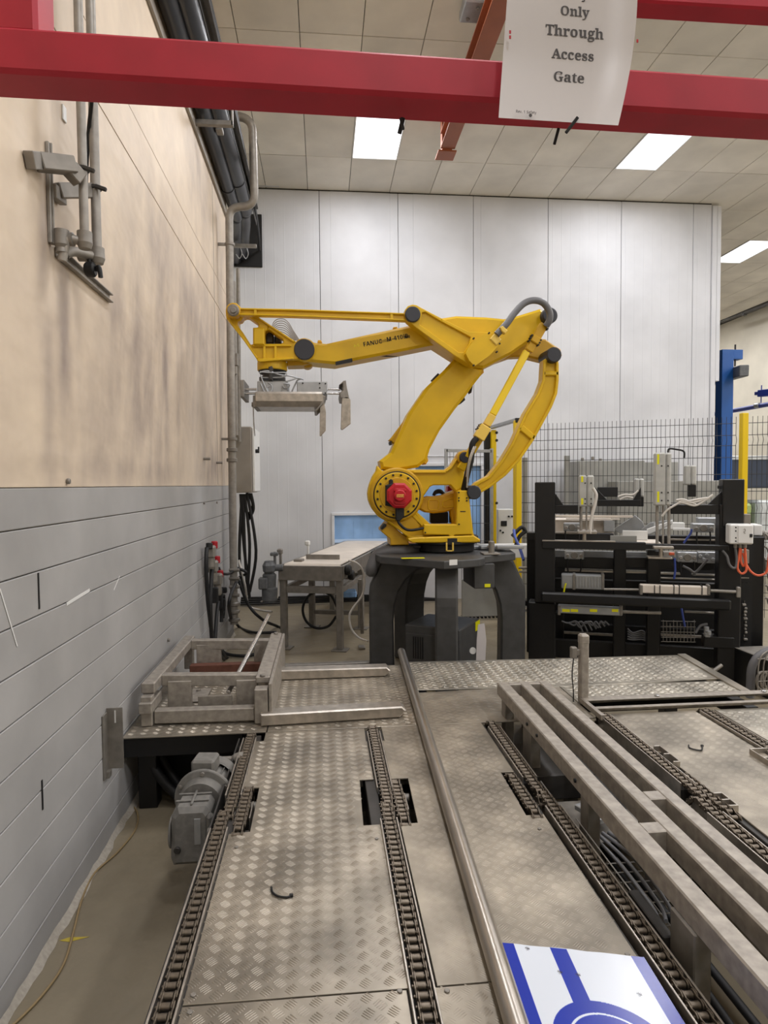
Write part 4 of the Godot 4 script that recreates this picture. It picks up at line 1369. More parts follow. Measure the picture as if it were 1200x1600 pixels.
func make_deck() -> void:
	make_links()
	# --- left conveyor: three chains ---
	var t := thing("chain_conveyor", "three-chain pallet conveyor with tread plates in the foreground, left of the steel guide frame", "chain conveyor", Vector3(0.2, 0.0, -1.9))
	tread(t, [-0.304, -1.322, 0.172, -1.318, 0.172, -1.983, 0.115, -1.983, 0.121, -2.299, 0.172, -2.299, 0.172, -2.645, 0.168, -2.645, 0.170, -2.792, -0.262, -2.792, -0.262, -2.70, -0.295, -2.70, -0.295, -2.285, -0.240, -2.279, -0.240, -1.985, -0.304, -1.979], M.tread)
	tread(t, [-0.304, -0.60, 0.165, -0.60, 0.165, -1.313, -0.304, -1.317], M.tread)
	tread(t, [0.232, -1.318, 0.70, -1.318, 0.705, -1.987, 0.646, -1.987, 0.650, -2.302, 0.700, -2.300, 0.700, -2.648, 0.699, -2.795, 0.245, -2.795, 0.245, -2.645, 0.236, -2.645, 0.236, -2.296, 0.298, -2.294, 0.288, -1.980, 0.232, -1.980], M.tread_worn)
	tread(t, [0.226, -0.60, 0.70, -0.60, 0.70, -1.313, 0.226, -1.313], M.tread_worn)
	screws(t, [[-0.285, -1.30], [-0.287, -1.345], [0.15, -1.31], [0.25, -1.30], [0.68, -1.36], [-0.27, -1.9], [0.15, -1.9], [0.66, -1.9]])
	for c in [[-0.337, -0.322, -0.278, -0.60, -2.10, -2.13, -2.765], [0.197, 0.205, 0.246, -0.60, -2.10, -2.13, -2.775], [0.748, 0.738, 0.676, -0.60, -2.12, -2.15, -2.77]]:
		chain_run(t, "chain", c[0], DECK + 0.004, c[3], c[4], false, true)
		chain_run(t, "chain", c[1], DECK + 0.004, c[5] + 0.02, c[6], true, true)
		chain_run(t, "transfer_chain", c[2], DECK + 0.002, -2.0, -2.265, true, true)
		rails(t, c[0], c[3], c[4] + 0.10)
		rails(t, c[1], c[5] - 0.08, c[6] + 0.05)
		var st := mb()
		for s in [-0.026, 0.026]:
			bx(st, c[2] + s - 0.002, c[2] + s + 0.002, DECK - 0.06, DECK - 0.005, -2.19, -2.08, 0.001)
		bx(st, c[2] - 0.09, c[2] + 0.05, DECK - 0.16, DECK - 0.10, -2.18, -2.10, 0.003)
		part(t, "transfer_bracket", st, M.steel)
	# frame under the plates
	var st := mb()
	for x in [-0.30, 0.16, 0.25, 0.69]: bx(st, x - 0.02, x + 0.02, DECK - 0.09, DECK - 0.007, -2.78, -0.6, 0.002)
	for z in [-0.9, -1.5, -1.88, -2.4, -2.74]: bx(st, -0.30, 0.69, DECK - 0.16, DECK - 0.09, z - 0.03, z + 0.03, 0.002)
	bx(st, -0.372, -0.366, DECK - 0.11, DECK - 0.0, -2.74, -0.6, 0.001)
	part(t, "frame", st, M.dark_metal)
	for x in [-0.30, 0.69]:
		for z in [-0.9, -1.5, -2.1, -2.7]:
			st = mb()
			bx(st, x - 0.03, x + 0.03, 0.0, DECK - 0.09, z - 0.03, z + 0.03, 0.003)
			bx(st, x - 0.06, x + 0.06, 0.0, 0.01, z - 0.06, z + 0.06, 0.001)
			part(t, "leg", st, M.dark_metal)
	# idler shaft stub at the head of the left chain
	st = mb()
	lathe(st, Vector3(-0.45, DECK - 0.008, -2.55), Vector3.RIGHT, [[0.0, 0.0], [0.012, 0.0], [0.012, 0.075], [0.020, 0.085], [0.026, 0.105], [0.026, 0.12], [0.0, 0.12]], 16)
	part(t, "shaft_stub", st, M.dull_steel)
	# --- cross platform of tread plates behind the conveyors ---
	t = thing("tread_platform", "wide tread plate platform lying across behind the chain conveyors", "platform", Vector3(0.6, 0.0, -3.3))
	tread(t, [-0.872, -2.80, -0.262, -2.80, -0.262, -3.74, -0.872, -3.74], M.tread)
	tread(t, [-0.256, -2.80, 0.46, -2.80, 0.46, -3.76, -0.256, -3.76], M.tread)
	tread(t, [0.465, -2.80, 1.235, -2.80, 1.235, -3.28, 0.465, -3.24], M.tread_worn)
	tread(t, [1.24, -2.99, 2.155, -3.06, 2.16, -3.24, 1.24, -3.27], M.tread_bright)
	# lifted far plates: their rear edge stands a little proud
	var tilt := Transform3D(Basis(Vector3(1, 0, 0), Vector3(0, 0.03, -1), Vector3(0, 1, 0.03)).orthonormalized(), Vector3(0, DECK + 0.002, -3.26))
	st = mb()
	slab(st, PackedVector2Array([Vector2(0.465, 0.02), Vector2(1.235, -0.01), Vector2(1.80, 0.0), Vector2(2.17, 0.02), Vector2(2.19, 0.45), Vector2(1.3, 0.47), Vector2(0.465, 0.50)]), tilt, 0.006, 0.001)
	var far := part(t, "tread_plate", st, M.tread_bright)
	tread_bars(far, PackedVector2Array([Vector2(0.465, -0.02), Vector2(2.12, -0.02), Vector2(2.14, -0.44), Vector2(1.3, -0.46), Vector2(0.465, -0.48)]), Transform3D(Basis(tilt.basis.x, tilt.basis.z, -tilt.basis.y), tilt.origin), M.tread_bright, 0.0013)
	st = mb()
	slab(st, PackedVector2Array([Vector2(2.13, -0.2), Vector2(2.18, -0.2), Vector2(2.21, 0.45), Vector2(2.16, 0.45)]), Transform3D(tilt.basis, tilt.origin + Vector3(0, 0.008, 0)), 0.008, 0.001)
	part(t, "edge_strip", st, M.tread_bright)
	st = mb()
	bx(st, -0.872, -0.365, DECK - 0.095, DECK - 0.008, -2.86, -2.82, 0.002)
	bx(st, -0.872, 2.15, DECK - 0.09, DECK - 0.008, -3.72, -3.66, 0.002)
	bx(st, -0.365, 2.15, DECK - 0.09, DECK - 0.008, -3.22, -3.10, 0.002)
	for x in [-0.80, -0.3, 0.5, 1.2, 2.05]: bx(st, x - 0.03, x + 0.03, DECK - 0.09, DECK - 0.008, -3.66, -2.86, 0.002)
	part(t, "frame", st, M.black)
	for x in [-0.80, 0.5, 1.2, 2.05]:
		for z in [-3.62, -2.95]:
			st = mb()
			bx(st, x - 0.04, x + 0.04, 0.0, DECK - 0.09, z - 0.04, z + 0.04, 0.003)
			part(t, "leg", st, M.black)
	# added black sheet standing in for the darkness under the platform
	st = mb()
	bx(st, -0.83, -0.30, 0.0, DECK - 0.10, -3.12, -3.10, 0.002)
	single("dark_backing", st, M.rubber, "added black skirt closing the gap under the left end of the platform", "backing")
	st = mb()
	tube(st, [Vector3(-0.84, 0.27, -2.95), Vector3(-0.75, 0.14, -2.92), Vector3(-0.66, 0.05, -2.9), Vector3(-0.60, 0.02, -2.86), Vector3(-0.52, 0.02, -2.84)], 0.022, 8)
	tube(st, [Vector3(-0.80, 0.27, -3.0), Vector3(-0.70, 0.10, -2.98), Vector3(-0.62, 0.03, -2.93), Vector3(-0.50, 0.02, -2.92)], 0.022, 8)
	single("black_hose", st, M.rubber, "pair of black hoses drooping to the floor beneath the platform", "hose")
	# steel beams on the floor behind the platform
	for i in 2:
		st = mb()
		bx(st, -0.32, 0.5, 0.0, 0.09, -4.72 - 0.17 * i, -4.66 - 0.17 * i, 0.004)
		single("floor_beam", st, M.dull_steel, ["steel bar on the floor just behind the platform, the nearer one", "steel bar on the floor behind the platform, the farther one"][i], "steel bar")
	# --- right conveyor: two chains ---
	t = thing("chain_conveyor", "pallet chain conveyor at the right edge beyond the steel guide frame, with worn plates", "chain conveyor", Vector3(1.7, 0.0, -1.9))
	tread(t, [1.335, -0.6, 1.735, -0.6, 1.735, -2.83, 1.312, -2.83, 1.312, -2.415, 1.335, -2.40], M.tread_worn)
	tread(t, [1.835, -0.6, 2.9, -0.6, 2.9, -2.83, 1.835, -2.83], M.tread_bright)
	chain_run(t, "chain", 1.252, DECK + 0.004, -0.6, -2.02, false, true)
	chain_run(t, "chain", 1.279, DECK + 0.004, -2.03, -2.81, true, true)
	chain_run(t, "transfer_chain", 1.306, DECK + 0.002, -1.93, -2.20, true, true)
	chain_run(t, "chain", 1.775, DECK + 0.004, -0.6, -2.82, false, true)
	rails(t, 1.252, -0.6, -1.92)
	rails(t, 1.279, -2.12, -2.80)
	rails(t, 1.775, -0.6, -2.80, 0.03)
	st = mb()
	for b in [[-2.415, -2.34], [-2.34, -2.27]]:
		bx(st, 1.31, 1.337, DECK - 0.03, DECK + 0.022, b[0] - 0.003, b[0] + 0.003, 0.001)
		bx(st, 1.334, 1.338, DECK - 0.03, DECK + 0.022, b[0], b[1], 0.001)
	bx(st, 1.31, 1.337, DECK - 0.03, DECK + 0.022, -2.273, -2.267, 0.001)
	for z in [-2.02, -1.975, -1.935]: bx(st, 1.31, 1.342, DECK - 0.03, DECK + 0.022, z - 0.003, z + 0.003, 0.001)
	bx(st, 1.338, 1.343, DECK - 0.03, DECK + 0.022, -2.02, -1.935, 0.001)
	part(t, "transfer_pocket", st, M.steel)
	st = mb()
	for z in [-2.35, -2.27, -2.19]: bx(st, 1.675, 1.75, DECK - 0.02, DECK + 0.02, z - 0.003, z + 0.003, 0.001)
	bx(st, 1.672, 1.677, DECK - 0.02, DECK + 0.02, -2.35, -2.19, 0.001)
	part(t, "transfer_pocket", st, M.steel)
	st = mb()
	for x in [1.335, 1.73, 1.84, 2.5]: bx(st, x - 0.02, x + 0.02, DECK - 0.09, DECK - 0.007, -2.8, -0.6, 0.002)
	for z in [-0.9, -1.5, -2.1, -2.74]: bx(st, 1.24, 2.6, DECK - 0.16, DECK - 0.09, z - 0.03, z + 0.03, 0.002)
	part(t, "frame", st, M.dark_metal)
	for x in [1.30, 2.4]:
		for z in [-0.9, -1.5, -2.1, -2.7]:
			st = mb()
			bx(st, x - 0.03, x + 0.03, 0.0, DECK - 0.09, z - 0.03, z + 0.03, 0.003)
			part(t, "leg", st, M.dark_metal)
	st = mb()
	flat(st, [1.84, -2.42, 2.10, -2.50, 2.12, -2.32, 1.90, -2.24], DECK + 0.002, 0.002, 0.0)
	single("red_sticker", st, M.red_sticker, "worn red sticker on the bright tread plate at the right edge", "sticker")
	make_deck_objects()

func make_deck_objects() -> void:
	# long loose pipe lying over the platform and conveyor
	var st := mb()
	var a := ony(627, 1018, DECK + 0.03)
	var b := ony(806, 1597, DECK + 0.03)
	cyl(st, a, b + (b - a).normalized() * 0.4, 0.024, 20, 0.002)
	single("steel_pipe", st, M.pipe_steel, "long round steel pipe lying lengthwise on the tread plates", "pipe")
	# cable ties
	for k in [[[424, 1386, 426, 1394, 434, 1400, 448, 1402, 455, 1399], "black broken cable tie lying on the tread plate left of the middle chain"], [[1076, 1164, 1077, 1168, 1085, 1171, 1096, 1172, 1097, 1165], "black broken cable tie lying on the worn plate at the right, above the sprocket pocket"]]:
		st = mb()
		var pp := []
		for i in range(0, k[0].size(), 2): pp.append(ony(k[0][i], k[0][i + 1], DECK + 0.004))
		tube(st, pp, 0.0028, 6)
		box(st, pp[-1], Vector3(0.010, 0.007, 0.008), 0.001)
		single("cable_tie", st, M.rubber, k[1], "cable tie")
	make_sign()
	make_fork_frame()
	make_guide_frame()
	make_gear_motor()
	# low double channel across the right conveyor and its post
	var t := thing("cross_channel", "low double steel channel lying across the right conveyor at the platform edge", "channel", Vector3(1.9, DECK, -2.92))
	for k in [[-2.985, 0.40, 0.045], [-2.865, 0.395, 0.022]]:
		st = mb()
		bx(st, 1.245, 2.9, DECK + 0.003, k[1], k[0] - 0.003, k[0] + 0.003, 0.001)
		bx(st, 1.245, 2.9, k[1] - 0.005, k[1], k[0], k[0] + k[2], 0.001)
		part(t, "angle", st, M.frame_steel)
	st = mb()
	bx(st, 1.24, 1.26, DECK + 0.003, 0.398, -2.985, -2.75, 0.001)
	part(t, "end_angle", st, M.frame_steel)
	for x in [1.62, 2.18]:
		st = mb()
		cyl(st, Vector3(x, 0.40, -2.96), Vector3(x, 0.408, -2.96), 0.012, 10, 0.002)
		part(t, "bolt", st, M.bright_steel)
	t = thing("sensor_post", "short square steel post with a small sensor at the right conveyor corner", "post", Vector3(1.258, DECK, -2.985))
	st = mb()
	box(st, Vector3(1.262, DECK + 0.165, -3.0), Vector3(0.042, 0.33, 0.042), 0.006)
	box(st, Vector3(1.262, DECK + 0.315, -3.0), Vector3(0.046, 0.05, 0.046), 0.008)
	part(t, "post", st, M.frame_steel)
	st = mb()
	box(st, Vector3(1.212, DECK + 0.25, -3.0), Vector3(0.03, 0.055, 0.03), 0.004)
	box(st, Vector3(1.235, DECK + 0.25, -3.0), Vector3(0.03, 0.03, 0.02), 0.003)
	part(t, "sensor", st, M.dull_steel)
	st = mb()
	tube(st, [Vector3(1.212, DECK + 0.22, -3.0), Vector3(1.205, DECK + 0.14, -3.0), Vector3(1.212, DECK + 0.06, -3.0), Vector3(1.212, DECK + 0.005, -3.0)], 0.003, 6)
	part(t, "sensor_cable", st, M.rubber)

func make_sign() -> void:
	# flat print: white field, blue borders, stem and a big blue roundel with a thin white ring
	var n := 512
	var im := Image.create(n, n, false, Image.FORMAT_RGB8)
	var blue := Color(0.10, 0.20, 0.66)
	var wh := Color(0.86, 0.89, 0.93)
	for y in n:
		for x in n:
			var u := x * 0.32 / n      # metres across
			var v := y * 0.64 / n      # metres along, from the torn end
			var c := wh
			if u < 0.026 or u > 0.29: c = blue
			if absf(u - 0.128) < 0.019 and v < 0.2: c = blue
			var dd := Vector2(u - 0.158, (v - 0.265)).length()
			if dd < 0.118: c = blue
			if dd > 0.083 and dd < 0.088: c = wh
			im.set_pixel(x, y, c)
	for k in [[0.128 - 0.019, 0.075], [0.128 + 0.019, 0.078], [0.055, 0.012], [0.26, 0.115]]:
		for dy in range(-5, 6):
			for dx in range(-9, 10):
				if hash2(dx + 50, dy + 90) > 0.25 + (absf(dx) / 9.0 + absf(dy) / 5.0) * 0.4:
					im.set_pixel(clampi(int(k[0] / 0.32 * n) + dx, 0, n - 1), clampi(int(k[1] / 0.64 * n) + dy, 0, n - 1), Color(0.12, 0.11, 0.13))
	var m := StandardMaterial3D.new()
	m.albedo_texture = ImageTexture.create_from_image(im)
	m.roughness = 0.22
	m.cull_mode = BaseMaterial3D.CULL_DISABLED
	var A := Vector3(0.406, DECK + 0.004, -1.424)
	var B := Vector3(0.712, DECK + 0.004, -1.345)
	var ux := (B - A)
	var down := Vector3(-0.045, 0, 1).normalized()
	var t := thing("blue_white_sign", "blue and white sign plate with a roundel lying beside the steel pipe", "sign", A + Vector3(0.1, 0, 0.1))
	var st := mb()
	var L := 0.50
	var cols := 10
	for i in cols:
		var u0 := float(i) / cols
		var u1 := float(i + 1) / cols
		var j0 := 0.004 * (hash2(i, 3) - 0.5)
		var j1 := 0.004 * (hash2(i + 1, 3) - 0.5)
		for k in [[u0, j0, u1, j1]]:
			var p0: Vector3 = A + ux * k[0] + down * k[1]
			var p1: Vector3 = A + ux * k[2] + down * k[3]
			var q0: Vector3 = A + ux * k[0] + down * L
			var q1: Vector3 = A + ux * k[2] + down * L
			st.set_smooth_group(ALL)
			var uv := func(p: Vector3, fu: float) -> void:
				st.set_uv(Vector2(fu, (p - A - ux * fu).length() * signf((p - A - ux * fu).dot(down)) / 0.64))
				st.add_vertex(p)
			uv.call(p0, k[0]); uv.call(p1, k[2]); uv.call(q1, k[2])
			uv.call(p0, k[0]); uv.call(q1, k[2]); uv.call(q0, k[0])
	part(t, "print", st, m)
	st = mb()
	flat(st, [A.x, A.z, B.x, B.z, B.x + down.x * L, B.z + down.z * L, A.x + down.x * L, A.z + down.z * L], A.y - 0.0004, 0.002, 0.0)
	part(t, "sheet", st, M.slate)

func make_fork_frame() -> void:
	var m: Material = M.frame_steel
	var t := thing("fork_frame", "welded steel box frame with two long forks on the platform by the wall", "fork frame", Vector3(-0.55, DECK, -3.3))
	var y0 := DECK + 0.002
	var yt := 0.56
	var xl := -0.80
	var xr := -0.29
	var zn := -2.95
	var zf := -3.87
	var st := mb()
	# top rails along z
	bar(st, Vector3(xl, yt - 0.025, zn), Vector3(xl, yt - 0.025, zf), 0.05, 0.06, 0.005)
	part(t, "top_rail", st, m)
	st = mb()
	bar(st, Vector3(xr, yt - 0.015, zn - 0.03), Vector3(xr, yt - 0.015, zf), 0.03, 0.065, 0.004)
	part(t, "top_rail", st, m)
	# cross bars
	for k in [[-3.10, yt - 0.03], [-3.78, yt - 0.03]]:
		st = mb()
		bar(st, Vector3(xl + 0.03, k[1], k[0]), Vector3(xr - 0.03, k[1] - 0.005, k[0] + 0.03), 0.055, 0.05, 0.004)
		part(t, "cross_bar", st, m)
	st = mb()
	bar(st, Vector3(xl + 0.03, y0 + 0.035, -2.955), Vector3(xr - 0.03, y0 + 0.04, -2.93), 0.06, 0.05, 0.004)
	part(t, "bottom_bar", st, m)
	st = mb()
	bar(st, Vector3(xl + 0.03, y0 + 0.03, -3.72), Vector3(xr - 0.03, y0 + 0.03, -3.72), 0.05, 0.05, 0.004)
	part(t, "bottom_bar", st, M.wood_red)
	# feet and stub rail front left
	st = mb()
	bar(st, Vector3(xl, 0.46, -2.895), Vector3(xl, 0.46, -3.08), 0.05, 0.058, 0.004)
	part(t, "stub_rail", st, m)
	for k in [[xl, -2.94, 0.05], [xl, -3.84, 0.05], [xr, -3.84, 0.05]]:
		st = mb()
		bx(st, k[0] - k[2] / 2, k[0] + k[2] / 2, y0, yt - 0.052, k[1] - k[2] / 2, k[1] + k[2] / 2, 0.004)
		part(t, "post", st, m)
	for k in [[xl + 0.06, xl + 0.17, -3.07], [xr - 0.13, xr - 0.03, -3.05], [xl + 0.06, xl + 0.2, -3.76], [xr - 0.12, xr - 0.02, -3.74]]:
		st = mb()
		bx(st, k[0], k[1], y0 + 0.03, yt - 0.03, k[2] - 0.012, k[2] + 0.012, 0.003)
		part(t, "web_plate", st, m)
	# right upright plate
	st = mb()
	bx(st, xr + 0.034, xr + 0.05, y0, yt - 0.004, zf, zn + 0.06, 0.003)
	bx(st, xr - 0.03, xr + 0.03, y0, yt - 0.03, zn + 0.0, zn + 0.06, 0.004)
	part(t, "upright_plate", st, m)
	# forks
	for k in [[-2.90, -2.965, 0.372], [-3.56, -3.56, 0.365]]:
		st = mb()
		var p := PackedVector2Array([Vector2(xr, y0), Vector2(k[2] - 0.03, y0), Vector2(k[2] + 0.0, 0.405), Vector2(k[2] - 0.02, 0.424), Vector2(xr, 0.428)])
		slab(st, p, Transform3D(Basis(Vector3.UP, 0.06 if k[0] != k[1] else 0.0), Vector3(0, 0, k[0] + 0.03)), 0.085, 0.006)
		part(t, "fork", st, M.steel)
	# bolts on the right rail
	for z in [-2.99, -3.84]:
		st = mb()
		cyl(st, Vector3(xr, yt, z), Vector3(xr, yt + 0.01, z), 0.014, 6, 0.002)
		part(t, "bolt", st, M.dull_steel)
	# inner plates
	st = mb()
	bx(st, -0.60, -0.44, y0, y0 + 0.085, -3.06, -3.05, 0.002)
	single("steel_plate", st, m, "small upright steel plate standing on the deck inside the fork frame", "plate")
	st = mb()
	flat(st, [-0.72, -3.22, -0.60, -3.22, -0.60, -3.42, -0.72, -3.42], DECK + 0.008, 0.006)
	cyl(st, Vector3(-0.69, DECK + 0.008, -3.25), Vector3(-0.69, DECK + 0.018, -3.25), 0.012, 6)
	cyl(st, Vector3(-0.66, DECK + 0.008, -3.38), Vector3(-0.66, DECK + 0.018, -3.38), 0.012, 6)
	single("base_plate", st, m, "flat bolted base plate on the deck inside the fork frame", "plate")
	st = mb()
	cyl(st, onz(357, 1082, 3.06), onz(420, 961, 3.66), 0.011, 14, 0.002)
	single("steel_rod", st, M.bright_steel, "shiny round steel rod leaning up out of the fork frame", "rod")

func make_guide_frame() -> void:
	var m: Material = M.frame_steel
	var t := thing("guide_frame", "long pale steel guide frame of three rails standing between the two chain conveyors", "guide frame", Vector3(0.93, 0.0, -2.0))
	var y := 0.50
	var z0 := -0.7
	var z1 := -2.96
	for x in [0.843, 0.945, 1.040]:
		var st := mb()
		box(st, Vector3(x, y - 0.03, (z0 + z1) / 2), Vector3(0.052 if x < 0.9 else 0.046, 0.06, z0 - z1), 0.004)
		part(t, "rail", st, m)
	for k in [[0.866, 0.925, -1.652, 0.05], [0.966, 1.02, -1.825, 0.05], [0.866, 1.02, -2.935, 0.03]]:
		var st := mb()
		box(st, Vector3((k[0] + k[1]) / 2, y - 0.03, k[2]), Vector3(k[1] - k[0], 0.058, k[3]), 0.003)
		part(t, "cross_piece", st, m)
	for k in [[0.84, -2.86, 0.06], [0.84, -2.52, 0.10], [0.845, -1.95, 0.06], [0.83, -1.36, 0.10], [1.04, -2.6, 0.06], [1.04, -1.9, 0.06], [1.04, -1.3, 0.06]]:
		var st := mb()
		bx(st, k[0] - 0.02, k[0] + 0.022, 0.0, y - 0.058, k[1] - k[2] / 2, k[1] + k[2] / 2, 0.003)
		part(t, "leg", st, M.dull_steel)
	var st := mb()
	for k in [[0.84, -2.5], [0.838, -2.0], [0.816, -2.38]]: cyl(st, Vector3(0.812, y - 0.03, k[1]), Vector3(0.818, y - 0.03, k[1]), 0.007, 8)
	part(t, "bolt_hole", st, M.rubber)
	# what lies in the pit below: drip tray, chute, cable basket, cables, struts
	st = mb()
	bx(st, 0.80, 1.22, 0.20, 0.30, -2.72, -2.40, 0.004)
	single("pit_box", st, M.dark_metal, "dark steel drive box down in the pit near the far end of the guide frame", "box")
	st = mb()
	bx(st, 0.80, 1.16, 0.24, 0.245, -2.30, -2.02, 0.002)
	bx(st, 0.80, 0.806, 0.245, 0.33, -2.30, -2.02, 0.002)
	single("pit_tray", st, M.dull_steel, "sheet steel tray in the pit under the middle of the guide frame", "tray")
	st = mb()
	for i in 5: tube(st, [Vector3(0.86 + 0.02 * i, 0.30, -1.98), Vector3(0.90 + 0.03 * i, 0.27, -1.86), Vector3(0.92 + 0.025 * i, 0.24, -1.7), Vector3(0.90 + 0.02 * i, 0.25, -1.62)], 0.006, 6)
	single("pit_cables", st, M.hose_grey, "loose grey cables sagging into the pit beside the guide frame", "cables")
	st = mb()
	for i in 8: tube(st, [Vector3(0.82, 0.34, -1.72 + 0.05 * i - 0.25), Vector3(0.82, 0.2, -1.72 + 0.05 * i - 0.25), Vector3(1.02, 0.2, -1.72 + 0.05 * i - 0.25), Vector3(1.02, 0.34, -1.72 + 0.05 * i - 0.25)], 0.0025, 5, false)
	for k in [[0.82, 0.34], [0.82, 0.27], [0.82, 0.2], [0.89, 0.2], [0.96, 0.2], [1.02, 0.34]]: tube(st, [Vector3(k[0], k[1], -2.0), Vector3(k[0], k[1], -1.55)], 0.0025, 5, false)
	single("cable_basket", st, M.galv, "wire cable basket in the pit under the guide frame, the farther one", "cable basket")
	st = mb()
	for i in 14: tube(st, [Vector3(0.84, 0.25, -1.3 + 0.05 * i), Vector3(0.84, 0.12, -1.3 + 0.05 * i), Vector3(1.14, 0.12, -1.3 + 0.05 * i), Vector3(1.14, 0.25, -1.3 + 0.05 * i)], 0.0025, 5, false)
	for k in [[0.84, 0.25], [0.84, 0.18], [0.84, 0.12], [0.94, 0.12], [1.04, 0.12], [1.14, 0.25], [1.14, 0.12]]: tube(st, [Vector3(k[0], k[1], -1.35), Vector3(k[0], k[1], -0.6)], 0.0025, 5, false)
	single("cable_basket", st, M.galv, "wire cable basket in the pit at the bottom right, nearest the viewer", "cable basket")
	st = mb()
	for i in 4: tube(st, [Vector3(0.9 + 0.05 * i, 0.15 + 0.01 * i, -2.4), Vector3(0.92 + 0.05 * i, 0.145, -1.8), Vector3(0.89 + 0.06 * i, 0.14 + 0.008 * i, -1.2), Vector3(0.9 + 0.05 * i, 0.15, -0.6)], 0.012, 7)
	single("pit_cables", st, M.rubber, "thick dark cables running lengthwise in the pit below the guide frame", "cables")
	st = mb()
	bx(st, 0.80, 0.83, 0.0, 0.36, -1.60, -1.42, 0.003)
	single("pit_plate", st, M.dark_metal, "dark upright steel plate in the pit near the front of the guide frame", "plate")
	st = mb()
	cyl(st, Vector3(1.08, 0.24, -2.40), Vector3(1.08, 0.24, -2.22), 0.06, 20, 0.006)
	bx(st, 1.02, 1.14, 0.16, 0.2, -2.40, -2.2, 0.004)
	single("pit_motor", st, M.motor_grey, "small grey motor down in the pit seen between the rails of the guide frame", "motor")
	st = mb()
	box(st, Vector3(0.95, 0.28, -2.15), Vector3(0.08, 0.02, 0.12), 0.003, Basis(Vector3.UP, 0.4))
	single("loose_plate", st, M.alu, "loose bright metal plate in the pit between the rails of the guide frame", "plate")
	st = mb()
	box(st, Vector3(0.985, 0.33, -1.93), Vector3(0.035, 0.012, 0.03), 0.003, Basis(Vector3.UP, 0.6))
	single("yellow_tag", st, M.label_yellow, "small yellow tag in the pit between the rails of the guide frame", "tag")

